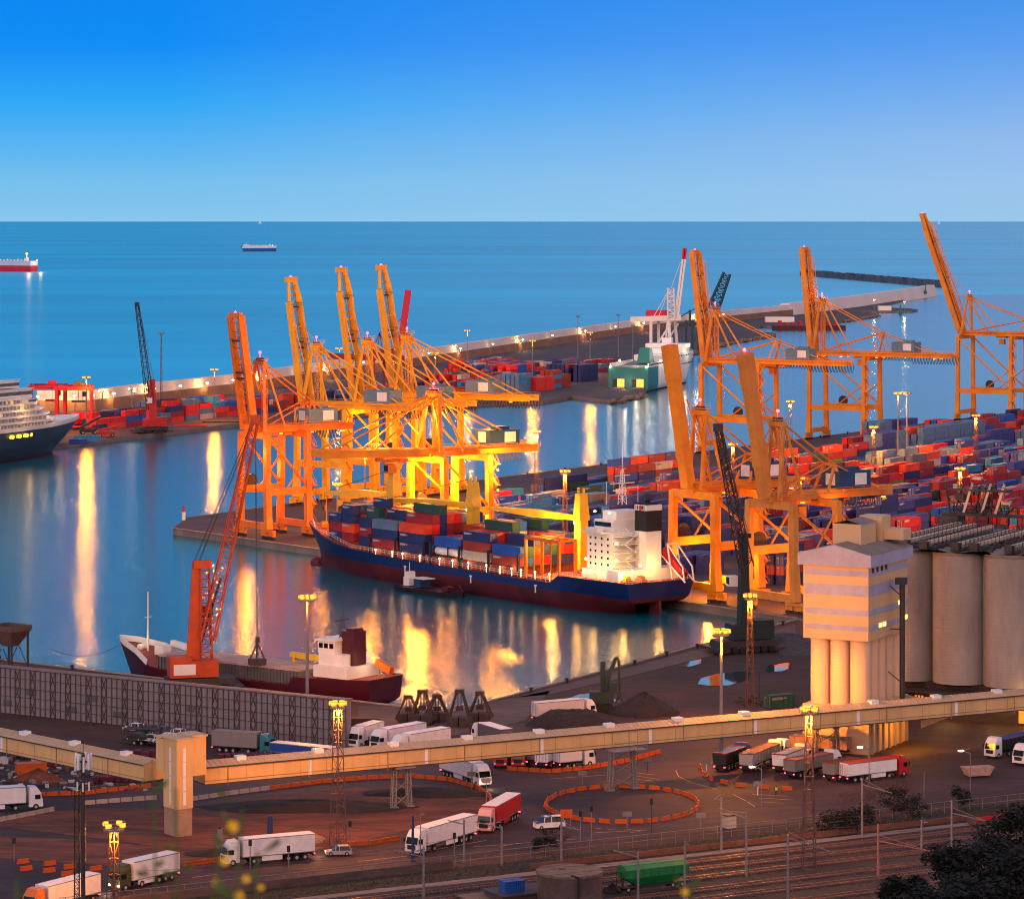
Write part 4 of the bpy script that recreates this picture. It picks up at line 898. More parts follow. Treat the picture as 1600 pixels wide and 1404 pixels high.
for px, py, l in ((918 - 800 + 288, 349.5, 'tiny white yacht on the horizon, left of the centre'), (1467, 350, 'tiny white sailing boat on the horizon behind the tallest crane')):
    P = G(px, py, 0); r_ = thing('sailing_boat', l, 'boat', P, .4); k = P[1] / 30000
    b = MB(); b.hexa([(-14 * k, -3 * k, -1), (14 * k, -3 * k, -1), (14 * k, 3 * k, -1), (-14 * k, 3 * k, -1), (-16 * k, -4 * k, 5 * k), (18 * k, -2 * k, 6 * k), (18 * k, 2 * k, 6 * k), (-16 * k, 4 * k, 5 * k)]); b.build('hull', M_fw, r_)
    b = MB(); b.addm([(-10 * k, 0, 6 * k), (10 * k, 0, 6 * k), (2 * k, 0, 36 * k), (-10 * k, .6, 6 * k), (10 * k, .6, 6 * k), (2 * k, .6, 36 * k)], [(0, 1, 2), (5, 4, 3), (0, 2, 5, 3), (1, 4, 5, 2)]); b.build('sail', M_fw, r_)
# ================================================================== lighting masts
def head_floods(r_, h, n, rad, mt, base=0):
    for i in range(n):
        a = 2 * pi * i / n + .3; b = MB(); b.box((cos(a) * rad, sin(a) * rad, h - .1), (.6, .6, .55), 0, a); b.build('floodlight', mt, r_)
def mast(label, px, py, h, power, kind='pole', z=2, D=None, nl=6, color=SODIUM, mt=None, group='lighting masts of the port', w=1.6, rad=1.3):
    if D is None: D = (CH - z - h) * F / (py - HY)
    P = ((px - CX) * D / F, D, z)
    r_ = thing('light_mast', label, 'lighting mast', P, R.uniform(0, 1), group)
    b = MB()
    if kind == 'pole': b.tube((0, 0, 0), (0, 0, h), .42, 8, r2=.2); b.tube((0, 0, 0), (0, 0, .8), .8, 8)
    else: b.lattice((0, 0, 0), (0, 0, h), w, w * .42, int(h / 2), .09, .045)
    b.build('pole' if kind == 'pole' else 'lattice_pole', M_grey if kind == 'pole' else mat('mast_red_white', (96, 66, 60), .6, .3), r_)
    b = MB(); b.tube((0, 0, h - .6), (0, 0, h - .35), rad + .1, 12); b.rail([(cos(t) * (rad + .3), sin(t) * (rad + .3), h - .35) for t in [i * pi / 3 for i in range(7)]], .9, 3, .05); b.build('head_frame', M_grey, r_)
    if power: head_floods(r_, h + .35, nl, rad, mt or M_lamp); point(r_, (0, 0, h - 1.6), power, color, .6)
    else:
        for i in range(4): b = MB(); b.box((cos(i * pi / 2) * rad, sin(i * pi / 2) * rad, h - .1), (.6, .6, .5)); b.build('floodlight', M_grey, r_)
    return r_
far_ = [(135, 590, 25, 'lit mast above the red gantry beside the cruise ship'), (335, 578, 24, 'lit mast behind the containers, between the red crane and the nearest orange crane'), (530, 545, 26, 'lit mast seen between the first two yellow gantry cranes'),
        (730, 517, 27, 'lit mast right of the magenta crane, tallest above the sea wall'), (680, 552, 24, 'lit mast glowing low beside the top of the third yellow crane'), (832, 533, 24, 'lit mast above the dark containers in the middle of the far terminal'),
        (922, 520, 24, 'lit mast left of the unlit masts near the ferry')]
for x, y, h, l in far_: mast(l, x, y, h, 70000, 'pole', rad=1.7)
for x, y, h, l in ((903, 494, 30, 'thin unlit mast on the far terminal, the one nearest the lit mast'), (966, 492, 30, 'thin unlit mast on the far terminal just left of the ferry'), (989, 508, 30, 'thin unlit mast rising behind the stern of the ferry'), (252, 521, 40, 'thin unlit lattice mast right of the red harbour crane')):
    mast(l, x, y, h, 0, 'pole' if x > 300 else 'lattice', group='unlit masts of the far terminal', w=1)
mast('lit lattice mast standing on the far quay right of the floodlit crane', 838, 675, 26, 130000, 'lattice')
mast('lit lattice mast among the blue containers behind the ship crane', 883, 737, 24, 110000, 'lattice')
mast('lit lattice mast on the far quay between the two cranes facing the ferry', 1235, 628, 30, 100000, 'lattice')
mast('lit pole mast right of the second far crane', 1403, 615, 30, 40000, 'pole')
mast('thin unlit mast beside the lit one right of the second far crane', 1417, 614, 30, 0, 'pole', group='unlit masts of the yard')
mast('lit lattice mast at the foot of the second far crane', 1365, 668, 22, 100000, 'lattice')
mast('lit mast between the legs of the crane facing the ferry', 1145, 695, 22, 90000, 'lattice')
mast('lit lattice mast in front of the foot of the tallest crane', 1525, 650, 24, 110000, 'lattice')
mast('lit lattice mast among the red containers above the silo roof', 1500, 733, 24, 130000, 'lattice')
mast('small lit lattice mast under the crane beam behind the grain tower', 1250, 778, 20, 16000, 'lattice', D=968)
mast('lit mast with glowing lamps beside the container ship bow', 570, 703, 24, 16000, 'pole', D=1010, z=2)
mast('low double lit mast on the pier under the bow crane', 527, 757, 14, 6000, 'pole', z=2)
# foreground masts
mast('lit pole mast behind the grey wall, in front of the maroon coaster', 480, 965, 24, 40000, 'pole', D=628, nl=8, rad=1.4)
mast('lit pole mast in front of the black mobile crane', 1127, 992, 24.5, 52000, 'pole', D=572, nl=8, rad=1.4)
mast('lit lattice mast in front of the orange crane leg, left of the grain tower', 1172, 930, 25, 50000, 'lattice', D=622, nl=6, rad=1.1)
mast('lit lattice mast at the right end of the grey storage wall', 528, 1095, 22, 44000, 'lattice', D=503, nl=6, rad=1.1, w=1.9)
mast('lit lattice mast in front of the grain tower foot, rising from the railway', 1264, 1107, 24, 52000, 'lattice', D=484, nl=5, rad=1.1, w=1.9)
mast('low lit lattice mast with side cages above the lower left trucks', 178, 1290, 13.5, 20000, 'lattice', D=447, nl=4, rad=1.4, w=1.7)
# small lamps along the foot of the sea wall
for i in range(26):
    t = i / 25 * (len(bw) - 3) + 1; k = int(t); P = lerp(bw[k], bw[min(k + 1, len(bw) - 1)], t - k)
    r_ = thing('wall_lamp', 'small orange lamp at the foot of the long sea wall', 'lamp', (P[0], P[1] - 3, 2), 0, 'lamps along the sea wall')
    b = MB(); b.tube((0, 0, 0), (0, 0, 8), .12, 5); b.build('post', M_grey, r_); b = MB(); b.box((0, 0, 8), (1.3, .8, .5)); b.build('lamp_head', M_lamp_w, r_)
    if i % 2 == 0: point(r_, (0, -1.5, 8), 6000, (1, .5, .15), .3)
for x, y in ((160, 611), (206, 608)):
    mast('small double-headed warm lamp standing against the sea wall, %s' % ('right of the red gantries' if x < 190 else 'left of the red harbour crane'), x, y, 15, 300, 'pole', nl=2, mt=M_lamp_w, color=WARM, rad=1.6, group='small lamps by the sea wall')

def spot(loc, tgt, power, ang, par=None):
    l = bpy.data.lights.new('floodlight_beam', 'SPOT'); l.energy = power; l.color = SODIUM; l.spot_size = radians(ang); l.spot_blend = .6; l.shadow_soft_size = .8
    o = bpy.data.objects.new('floodlight_beam', l); COL.objects.link(o); o.location = loc
    from mathutils import Vector
    o.rotation_euler = Vector(sub_(tgt, loc)).to_track_quat('-Z', 'Y').to_euler(); return o
spot((37.6, 571.5, 23.2), (60, 592, 5), 120000, 62)
# ================================================================== foreground: sheets
def sheet(name, px, z, m, label, kind='structure'):
    b = MB(); P = [G(x, y, z) for x, y in px]; n = len(P)
    a = sum(P[i][0] * P[(i + 1) % n][1] - P[(i + 1) % n][0] * P[i][1] for i in range(n))
    if a < 0: P = P[::-1]
    b.addm([(p[0], p[1], z) for p in P], [tuple(range(n))]); o = b.build(name, m); return tag(o, label, kind=kind)
M_road = mat('road_asphalt', (78, 56, 58), .72, .3, .05, rgb2=(46, 34, 40), bump=.1, bscale=1.5, fine=.22, spec=.3)
M_dirt = mat('red_dirt', (124, 66, 46), .95, .3, .09, rgb2=(66, 35, 29), bump=1, bscale=.35, stretch=(1, 2.4, 1), fine=.35)
M_dirt2 = mat('dark_dirt', (54, 43, 41), .95, .3, .08, rgb2=(32, 26, 27), bump=.6, bscale=.6, fine=.5)
M_ballast = mat('track_ballast', (48, 41, 45), .95, .4, .12, rgb2=(22, 20, 23), bump=.8, bscale=2, fine=.6)
M_path = mat('pale_path', (126, 110, 104), .9, .2, .2)
M_verge = mat('dry_verge', (46, 37, 31), .95, .4, .15, rgb2=(26, 26, 20), bump=.9, bscale=1)
M_slab = mat('worn_slab', (96, 80, 77), .85, .3, .06, rgb2=(74, 60, 59), fine=.4)
sheet('road_surface', [(-90, 1404), (-90, 1236), (150, 1215), (420, 1190), (700, 1160), (820, 1128), (1000, 1128), (1290, 1118), (1650, 1118), (1650, 1228), (1300, 1279), (850, 1323), (650, 1348), (440, 1382), (300, 1404)], 2.0, M_road, 'worn purplish asphalt of the roads and lorry park')
sheet('dirt_ground', [(305, 1262), (430, 1243), (560, 1229), (640, 1225), (725, 1232), (762, 1248), (752, 1268), (640, 1296), (545, 1317), (480, 1330), (400, 1334), (300, 1330), (180, 1312), (0, 1291), (-60, 1285), (-60, 1282), (60, 1268), (140, 1262)], 2.03, M_dirt, 'reddish bare earth inside the bend of the road')
sheet('dirt_ground', [(-60, 1304), (100, 1310), (250, 1322), (330, 1338), (300, 1352), (180, 1352), (-60, 1336)], 2.03, M_dirt, 'bare earth strip between the lower left lanes')
sheet('dirt_ground', [(-90, 1165), (130, 1172), (250, 1200), (420, 1180), (430, 1192), (250, 1220), (-90, 1237)], 2.03, M_dirt2, 'dark earth of the scrap yard behind the gallery')
sheet('concrete_slab', [(560, 1102), (700, 1106), (790, 1092), (860, 1078), (820, 1126), (700, 1150), (560, 1160)], 2.02, M_slab, 'worn grey concrete of the near quay')
sheet('quay_strip', [(800, 1090), (1243, 975), (1243, 990), (1000, 1052), (860, 1084)], 2.02, M_slab, 'worn concrete strip along the near quay edge')
DR = (.875, .484); DN = (.484, -.875)       # along the railway / towards the viewer
pl0 = G(604, 1387)
def RP(a, o, z=2.0): return (pl0[0] + DR[0] * a + DN[0] * o, pl0[1] + DR[1] * a + DN[1] * o, z)
def rsheet(name, a0, a1, o0, o1, z, m, label, kind='structure'):
    b = MB(); b.addm([RP(a0, o1, z), RP(a1, o1, z), RP(a1, o0, z), RP(a0, o0, z)], [(0, 1, 2, 3)]); return tag(b.build(name, m), label, kind=kind)
rsheet('ballast_ground', -70, 240, -8.2, 80, 2.01, M_ballast, 'dark ballast ground of the railway yard')
rsheet('footpath', -70, 240, -.2, 2.2, 2.03, M_path, 'pale concrete path beside the railway')
rsheet('verge', -70, 240, -8.0, -.4, 2.05, M_verge, 'dry dark verge between the road fence and the path')
rsheet('road_shoulder', 96, 240, -10.5, -8.3, 2.04, M_verge, 'overgrown edge of the road')
M_rail = mat('rusty_rail', (150, 110, 100), .35, .2, 1, metal=.6); M_sleep = mat('sleeper', (84, 72, 70), .9, .3, .5)
for i, o in enumerate((6, 11, 16.5, 24, 29.5, 37, 43)):
    rt_ = thing('railway_track', ['railway track nearest the pale path', 'second railway track from the pale path', 'third railway track from the pale path', 'fourth railway track from the pale path', 'fifth railway track from the pale path', 'sixth railway track from the pale path', 'railway track farthest from the pale path'][i], 'railway track', RP(0, o, 2.02), atan2(DR[1], DR[0]), 'parallel railway tracks')
    b = MB()
    for k in range(0, 460): b.b2((-60 + k * .62, -1.25, 0), (-60 + k * .62 + .26, 1.25, .16))
    b.build('sleepers', M_sleep, rt_)
    for s in (-.72, .72): b = MB(); b.b2((-60, s - .06, .16), (228, s + .06, .34)); b.build('rail', M_rail, rt_)
# hillside under the camera
M_hill = mat('hillside_scrub', (42, 50, 30), .95, .4, .1, rgb2=(22, 28, 18), bump=1, bscale=.8)
b = MB(); n = 24; vs = []
for j in range(n + 1):
    y = -30 + 440 * j / n
    for i in range(n + 1):
        x = -140 + 280 * i / n; z = min(98.2, 98.2 - .2405 * y) + sin(x * .05 + j) * .6 * min(1, max(0, y) / 60); vs.append((x, y, max(1.4, z) if j < n else 1.0))
b.addm(vs, [(j * (n + 1) + i, j * (n + 1) + i + 1, (j + 1) * (n + 1) + i + 1, (j + 1) * (n + 1) + i) for j in range(n) for i in range(n)])
tag(b.build('hill', M_hill), 'dark scrubby hillside falling away below the viewpoint', kind='structure')
# puddles
M_pud = mat('puddle_water', (40, 50, 60), .04, 0, spec=1)
for i, (pts, l) in enumerate((([(874, 1096), (905, 1084), (935, 1081), (962, 1092), (968, 1096), (930, 1094), (900, 1098)], 'puddle beside the excavator'), ([(1059, 1040), (1075, 1033), (1096, 1029), (1095, 1036), (1078, 1041)], 'small puddle near the quay edge'),
                             ([(1090, 1068), (1095, 1059), (1120, 1052), (1172, 1047), (1170, 1060), (1140, 1070), (1110, 1071)], 'large puddle left of the lattice mast'), ([(1196, 1049), (1200, 1039), (1235, 1034), (1232, 1044), (1222, 1048)], 'puddle beside the grain tower'))):
    sheet('puddle', pts, 2.05, M_pud, l)
# road markings
M_mark = mat('lamplit_road_paint', (206, 150, 96), .7, .3, 1)  # orange lamplight put into the colour of the lane stripes
b = MB()
def stripe(p, q, w=.16): b.beam(G(p[0], p[1], 2.02), G(q[0], q[1], 2.02), w, .012)
for p, q in (((660, 1330), (760, 1312)), ((780, 1322), (810, 1316)), ((740, 1322), (900, 1310)), ((930, 1300), (1010, 1296)), ((930, 1294), (940, 1293)), ((950, 1295), (962, 1294)), ((975, 1296), (985, 1295)), ((985, 1300), (1000, 1298)), ((560, 1345), (640, 1336)), ((330, 1392), (480, 1372)), ((300, 1370), (340, 1365)),
             ((1145, 1240), (1165, 1250)), ((1168, 1252), (1180, 1260)), ((1175, 1240), (1230, 1243)), ((1185, 1246), (1240, 1249)), ((1190, 1252), (1225, 1254)), ((985, 1210), (1030, 1217)), ((990, 1206), (1022, 1210)), ((985, 1216), (1020, 1219)), ((860, 1216), (960, 1209)), ((1056, 1203), (1060, 1212)), ((1060, 1212), (1080, 1222)), ((1080, 1222), (1120, 1232)), ((700, 1380), (520, 1392))): stripe(p, q)
tag(b.build('road_markings', M_mark), 'faded orange lit lane markings', kind='structure')
# ================================================================== barriers
M_bo = mat('orange_barrier', (190, 84, 16), .55, .15, .6); M_bw = mat('pale_barrier', (176, 158, 146), .7, .2, .6)
def bar_proto(m, name, label, g):
    r_ = tag(MB().prism([(-.98, -.24), (.98, -.24), (.98, .24), (-.98, .24)], 0, .2).prism([(-.96, -.1), (.96, -.1), (.96, .1), (-.96, .1)], .2, .7).build(name, m), label, 'road barrier', g); return r_
protos = {}
def barriers(px, m, label, g, step=2.15, jit=.0):
    P = [G(x, y, 2.02) for x, y in px]; acc = 0
    for i in range(len(P) - 1):
        p, q = P[i], P[i + 1]; L = sqrt((p[0] - q[0]) ** 2 + (p[1] - q[1]) ** 2); t = acc
        while t < L:
            c = lerp(p, q, t / L)
            if (m, label) not in protos: o = protos[(m, label)] = bar_proto(m, 'road_barrier', label, g)
            else:
                o = protos[(m, label)].copy(); COL.objects.link(o)
            o.location = (c[0], c[1], 2.02); o.rotation_euler.z = atan2(q[1] - p[1], q[0] - p[0]) + R.uniform(-jit, jit); t += step
        acc = t - L
def ell(cx, cy_, rx, ry, a0, a1, n=24): return [(cx + rx * cos(radians(a0 + (a1 - a0) * i / n)), cy_ + ry * sin(radians(a0 + (a1 - a0) * i / n))) for i in range(n + 1)]
barriers(ell(972, 1258, 120, 28, -180, 175), M_bo, 'orange plastic road barrier in the oval ring round the gallery support', 'barrier ring on the roundabout', 2.7, .12)
barriers([(800, 1203), (860, 1207), (920, 1201), (980, 1190), (1030, 1176)], M_bo, 'orange road barrier in the line in front of the parked white box lorries', 'barriers in front of the box lorries')
barriers([(1094, 1199), (1098, 1209), (1112, 1219), (1150, 1228), (1200, 1232), (1262, 1236)], M_bo, 'orange road barrier spaced along the curved edge of the tipper park', 'barriers round the tipper park', 4.2, .1)
barriers([(430, 1232), (500, 1223), (570, 1217), (640, 1214), (700, 1219), (745, 1231), (766, 1246), (768, 1258)], M_bo, 'orange road barrier in the long row along the bend behind the dirt ground', 'barriers along the bend')
barriers([(302, 1250), (360, 1241), (428, 1232)], M_bw, 'pale concrete road barrier in the row right of the gallery tower', 'pale barriers right of the tower')
barriers([(-30, 1239), (60, 1243), (130, 1241), (236, 1229)], M_bo, 'orange road barrier in the row left of the gallery tower', 'barriers left of the tower')
barriers([(140, 1256), (190, 1252), (246, 1248)], M_bw, 'pale road barrier in the short row touching the gallery tower', 'pale barriers left of the tower')
barriers([(-30, 1288), (30, 1277), (84, 1266)], M_bw, 'pale road barrier in the slanting row at the left edge', 'pale barriers at the left edge')
barriers([(545, 1321), (580, 1319), (620, 1312)], M_bo, 'orange road barrier ahead of the white lorry cab by the dirt ground', 'barriers ahead of the white lorry')
barriers([(297, 1352), (345, 1345)], M_bo, 'orange road barrier beside the cab of the white lorry behind the flowers', 'barriers behind the flowers')
for x, y in ((45, 1358), (81, 1361), (113, 1355), (147, 1370), (82, 1350), (154, 1358), (109, 1366), (40, 1347)):
    barriers([(x - 4, y + 1), (x + 4, y)], M_bo, 'short orange road barrier standing loose above the lower left lorries', 'loose barriers lower left', 9)
# ================================================================== conveyor gallery
M_clad = wave_bump(mat('beige_cladding', (204, 170, 118), .55, .16, .25, stretch=(1, 1, .3)), 'X', 4, .35, .05)
M_roof = wave_bump(mat('beige_roof', (190, 164, 132), .55, .12, .3), 'X', 1.6, .7, .1)
M_skyl = mat('white_rooflight', (220, 222, 226), .3, .05, .5)
def gallery(p, q, label, zb=9.3, zt=12.0, w=4.4, rise=.8, n_light=8, joints=()):
    L = sqrt((p[0] - q[0]) ** 2 + (p[1] - q[1]) ** 2); r_ = thing('conveyor_gallery', label, 'conveyor gallery', (p[0], p[1], 0), atan2(q[1] - p[1], q[0] - p[0]))
    b = MB(); b.b2((0, -w / 2, zb), (L, w / 2, zt)); b.build('wall', M_clad, r_)
    b = MB(); b.addm([(0, -w / 2 - .3, zt + .02), (L, -w / 2 - .3, zt + .02), (L, 0, zt + rise), (0, 0, zt + rise), (L, w / 2 + .3, zt + .02), (0, w / 2 + .3, zt + .02)], [(0, 1, 2, 3), (3, 2, 4, 5), (0, 3, 5), (1, 4, 2)])
    for i in range(int(L / .95)): b.beam((.3 + i * .95, -w / 2 - .25, zt + .05), (.3 + i * .95, -.1, zt + rise + .03), .16, .07)
    b.build('roof', M_roof, r_)
    b = MB(); b.b2((0, -w / 2 - .36, zt - .12), (L, -w / 2 - .3, zt + .08)); b.b2((0, -w / 2 - .04, zb - .18), (L, w / 2 + .04, zb)); b.build('gutter', M_dark, r_)
    b = MB()
    for i in range(int(L / 4.8)):
        b.b2((i * 4.8 + 2.4, -w / 2 - .03, zb), (i * 4.8 + 2.46, -w / 2 + .01, zt - .12))
        if i % 3 == 0: b.tube((i * 4.8 + 4, -w / 2 - .1, zb - .5), (i * 4.8 + 4, -w / 2 - .1, zt - .1), .07, 5)
    b.tube((0, -w / 2 - .12, zb + .5), (L, -w / 2 - .12, zb + .5), .045, 4); b.build('wall_seams', mat('dull_seam', (150, 124, 92), .7, .3, 1), r_)
    for i in range(n_light):
        b = MB(); x = L * (i + .5) / n_light; b.b2((x - .8, -1.1, zt + .42), (x + .8, .3, zt + rise + .35)); b.build('rooflight', M_skyl, r_)
    for x in joints:
        b = MB(); b.b2((x - .3, -w / 2 - .05, zb + .05), (x + .3, -w / 2 + .02, zt - .1)); b.build('joint_panel', M_skyl, r_)
    return r_, L
g0 = (-50.5, 517.5); g1 = (108, 604)
gd = norm((g1[0] - g0[0], g1[1] - g0[1], 0)); gnn = (gd[1], -gd[0])
def along_px(px):
    k = (px - CX) / F; t = (k * g0[1] - g0[0]) / (gd[0] - k * gd[1]); return t
gallery(g0, g1, 'long beige conveyor gallery on trestles leading right to the grain silos', n_light=13, joints=[along_px(x) for x in (475, 657, 837, 1006, 1170, 1330, 1483)])
gl1 = (-127, 592); gallery(gl1, (-58, 519.5), 'beige conveyor gallery coming in from the left, over the scrap yard', n_light=7, joints=[60, 84])
r_ = thing('gallery_tower', 'beige clad transfer tower with tall strip windows where the two galleries meet', 'tower', G(276, 1308, 2), radians(36))
b = MB(); b.b2((0, 0, 4.4), (3.0, 4.2, 15.4)); b.b2((.1, .1, 0), (2.9, 4.1, 4.4), 1); b.b2((-.1, 3.9, 10), (3.0, 6.4, 15.2)); b.b2((2.9, .3, 9.4), (5.6, 4.4, 15.6)); b.build('wall', [M_clad, mat('tower_base_concrete', (150, 126, 108), .85, .2, .4)], r_)
b = MB(); b.b2((-.3, -.3, 15.4), (3.2, 4.4, 15.7)); b.b2((2.9, .1, 15.62), (5.8, 4.6, 15.9)); b.b2((-.3, 4.4, 15.2), (3.1, 6.6, 15.5)); b.build('roof', M_roof, r_)
for x0, y0, dx, dy in ((1.2, -.04, .5, .05), (-.04, 1.8, .05, .5)):
    for k in range(4): b = MB(); b.b2((x0, y0, 5 + k * 2.3), (x0 + dx, y0 + dy, 7.15 + k * 2.3)); b.build('window', M_skyl, r_)
def trestle(label, px, py, h, w=3.2, deck=False):
    P = G(px, py, 2); r_ = thing('gallery_trestle', label, 'trestle', P, atan2(gd[1], gd[0]), 'steel trestles under the gallery')
    for s in (-1, 1):
        b = MB(); b.lattice((s * w * .5, 0, 0), (s * w * .42, 0, h), .7, .6, 6, .12, .07); b.box((s * w * .5, 0, .2), (1.4, 1.4, .4), 0); b.build('leg', M_grey, r_)
    b = MB()
    for k in range(3): b.tube((-w / 2, 0, h * k / 3 + .3), (w * .45, 0, h * (k + 1) / 3), .1, 5); b.tube((w / 2, 0, h * k / 3 + .3), (-w * .45, 0, h * (k + 1) / 3), .1, 5)
    b.box((0, 0, h), (w + .6, 3.6, .3)); b.build('brace', M_grey, r_)
    if deck: b = MB(); b.box((-.5, -3, h + .3), (6.5, 1.8, .15)); b.rail([(-3.7, -3.9, h + .4), (2.7, -3.9, h + .4)], 1.2, 1.2); b.rail([(-.8, -3.8, h + .4), (.8, -3.8, h + .4)], 3, 1.6); b.build('platform', M_grey, r_)
trestle('steel trestle carrying the gallery over the dirt ground', 627, 1262, 7, 3)
trestle('steel trestle with side platform inside the barrier ring', 972, 1233, 7, 5, True)
trestle('steel trestle carrying the gallery in front of the grain tower', 1291, 1184, 7, 5)
# ================================================================== grain silos
SR = (.469, .883); SL = (-.883, .469); s0 = (65.2, 588)
M_sil = mat('silo_concrete', (160, 152, 146), .85, .2, .12, rgb2=(124, 112, 104), stretch=(1, 1, .25)); wave_bump(M_sil, 'Z', .55, .35, .08)
M_head = wave_bump(mat('head_house_cladding', (204, 170, 128), .5, .08, .2), 'X', 3, .3, .05)
M_band = mat('translucent_band', (158, 158, 184), .5, .15, .4)
M_rf = mat('grey_roof', (128, 114, 104), .8, .25, .2)
def SI(a, c): return (s0[0] + SR[0] * a + SL[0] * c, s0[1] + SR[1] * a + SL[1] * c)
r_ = thing('grain_tower', 'pale grain elevator tower: banded head house on a row of round columns', 'grain elevator', (s0[0], s0[1], 0), atan2(SR[1], SR[0]))
# local x = along SR (into depth), local y = along SL (to the left)
Wd, Dp = 11.9, 19.0
b = MB(); b.b2((-.6, -.6, 2), (Dp + .6, Wd + .6, 10.6)); b.build('podium', M_head, r_)
b = MB()
for i in range(5):
    for j in range(3): b.cyl((1.9 + i * 3.8, 2 + j * 3.95, 10.6), 1.88, 12.2, 24)
b.build('column', wave_bump(mat('lit_column', (214, 180, 148), .8, .12, .2, stretch=(1, 1, .25)), 'Z', .55, .3, .06), r_)  # concrete made paler and warmer, putting the floodlight into the columns' colour
b = MB(); b.b2((2, 2, 10.6), (Dp - 2, Wd - 2, 22.8)); b.build('core_wall', M_sil, r_)
b = MB(); b.b2((-.5, -.5, 22.8), (Dp + .5, Wd + .5, 36.4)); b.build('head_house', M_head, r_)
for i, (z, h) in enumerate(((24.6, .9), (27.4, 1.1), (31, 2.0), (34.6, 1.1))):
    b = MB(); b.b2((-.56, -.3, z), (-.5, Wd + .2, z + h)); b.b2((-.2, -.56, z), (Dp + .3, -.5, z + h)); b.build('glazing_band', M_band, r_)
for x, z in ((4.6, 24.8), (6.6, 24.8), (14.5, 28.0), (15.5, 24.9), (17.6, 24.9)) : b = MB(); b.b2((x, -.6, z), (x + 1.6, -.56, z + .8)); b.build('lit_window', M_litb, r_)
for i in range(4): b = MB(); b.b2((1.2 + i * 2.2, -.6, 35.2), (2.2 + i * 2.2, -.52, 36.1)); b.build('window', M_glass, r_)
b = MB(); hw = Wd / 2; e = 1.3
b.addm([(-e, -e, 36.4), (Dp + e, -e, 36.4), (Dp + e, Wd + e, 36.4), (-e, Wd + e, 36.4), (-e, -e, 38.6), (Dp + e, -e, 38.6), (Dp + e, Wd + e, 38.6), (-e, Wd + e, 38.6), (-e, hw, 40.4), (Dp + e, hw, 40.4)], [(3, 2, 1, 0), (0, 1, 5, 4), (2, 3, 7, 6), (0, 4, 8, 7, 3), (1, 2, 6, 9, 5)], 0)
b.addm([(-e - .1, -e - .1, 38.62), (Dp + e, -e - .1, 38.62), (Dp + e, hw, 40.45), (-e - .1, hw, 40.45), (Dp + e, Wd + e + .1, 38.62), (-e - .1, Wd + e + .1, 38.62)], [(0, 1, 2, 3), (3, 2, 4, 5)], 1)
rf = b.build('roof', [M_band, M_rf], r_)
b = MB(); b.b2((5.5, hw - 2.6, 39), (13, hw + 3, 43.6)); b.addm([(5.3, hw - 2.8, 43.6), (13.2, hw - 2.8, 43.6), (13.2, hw + .2, 44.4), (5.3, hw + .2, 44.4), (13.2, hw + 3.2, 43.6), (5.3, hw + 3.2, 43.6)], [(0, 1, 2, 3), (3, 2, 4, 5)], 1); b.b2((15, hw - 3, 39.5), (19.5, hw + 1.5, 44.4)); b.b2((16, -1, 40), (20, 3, 42)); b.build('roof_house', [M_head, M_rf], rf)
b = MB(); b.tube((10.2, -3, 10.6), (10.2, -3, 32.6), .55, 8); b.box((10.2, -2.8, 33), (1.8, 1.8, 1.2)); b.path([(10.2, -3, 30), (10.2, -.6, 32)], .1); b.path([(10.2, -3, 24), (10.2, -.6, 24)], .1); b.path([(10.2, -3, 14), (10.2, -.2, 16)], .1); b.build('elevator_leg', M_dark, r_)
b = MB()
for i in range(7): b.b2((.5 + i * 2.9, -1.0, 2), (.9 + i * 2.9, -.6, 10.6), 0)
b.addm([(4, -.7, 10.4), (4, -9, 8.6), (20, -9, 8.6), (20, -.7, 10.4)], [(0, 1, 2, 3), (3, 2, 1, 0)], 1); b.b2((4, -9.2, 7), (20, -9, 8.8), 1); b.build('loading_canopy', [M_sil, M_clad], r_)
point(r_, (9, -4, 6), 1100, (1, .36, .04), .3); point(r_, (16, -5, 6), 700, (1, .36, .04), .3)
root = thing('silo_block', 'block of tall round grey concrete silos with conveyors on its roof', 'silos', (79, 636, 0), atan2(-SL[1], -SL[0]))
# local x = to the right along the front row, local y = into depth
for i in range(5):
    b = MB(); b.cyl((i * 10.6, 0, 9.2), 5.32, 25.4, 40); b.build('silo', M_sil, root)
b = MB(); b.b2((-5, -1.2, 9.2), (52, 46, 34.4)); b.build('rear_silos', M_sil, root)
b = MB(); pts = []
for i in range(5):
    for k in range(9): a = pi - pi * k / 8; pts.append((i * 10.6 + 5.7 * cos(a), -5.7 * sin(a)))
b.prism(pts + [(52, 46), (-5.7, 46)], 34.6, 35.1); b.build('roof', M_rf, root)
b = MB(); b.b2((-5, -3, 2), (52, 44, 9.2)); b.build('base_wall', mat('dark_base_wall', (58, 46, 42), .9, .3, .2), root)  # base wall in a mottled dark brown
b = MB(); b.b2((-2, -8, 7.6), (22, -3.2, 8)); b.rail([(-2, -8, 8), (22, -8, 8)]); b.b2((27, -7, 4.2), (44, -3.2, 4.6)); b.build('canopy', M_dark, root)
for x0, x1, z0, z1 in ((2.2, 4.2, 3.2, 6.4), (7.4, 12.2, 3.4, 6.4), (23.6, 31, 2.4, 7.4), (35, 40, 3, 7)):
    b = MB(); b.b2((x0, -3.08, z0), (x1, -3.0, z1)); op = b.build('lit_opening', mat('lit_doorway', (255, 160, 60), .6, .5, .9, rgb2=(120, 60, 20), emit=(255, 140, 40), es=.9), root)
    b = MB()
    for k in range(4): xx = x0 + (x1 - x0) * k / 3; b.b2((xx - .12, -3.14, z0), (xx + .12, -3.02, z1))
    b.b2((x0, -3.14, (z0 + z1) / 2), (x1, -3.03, (z0 + z1) / 2 + .18)); b.build('door_frame', M_dark, op)
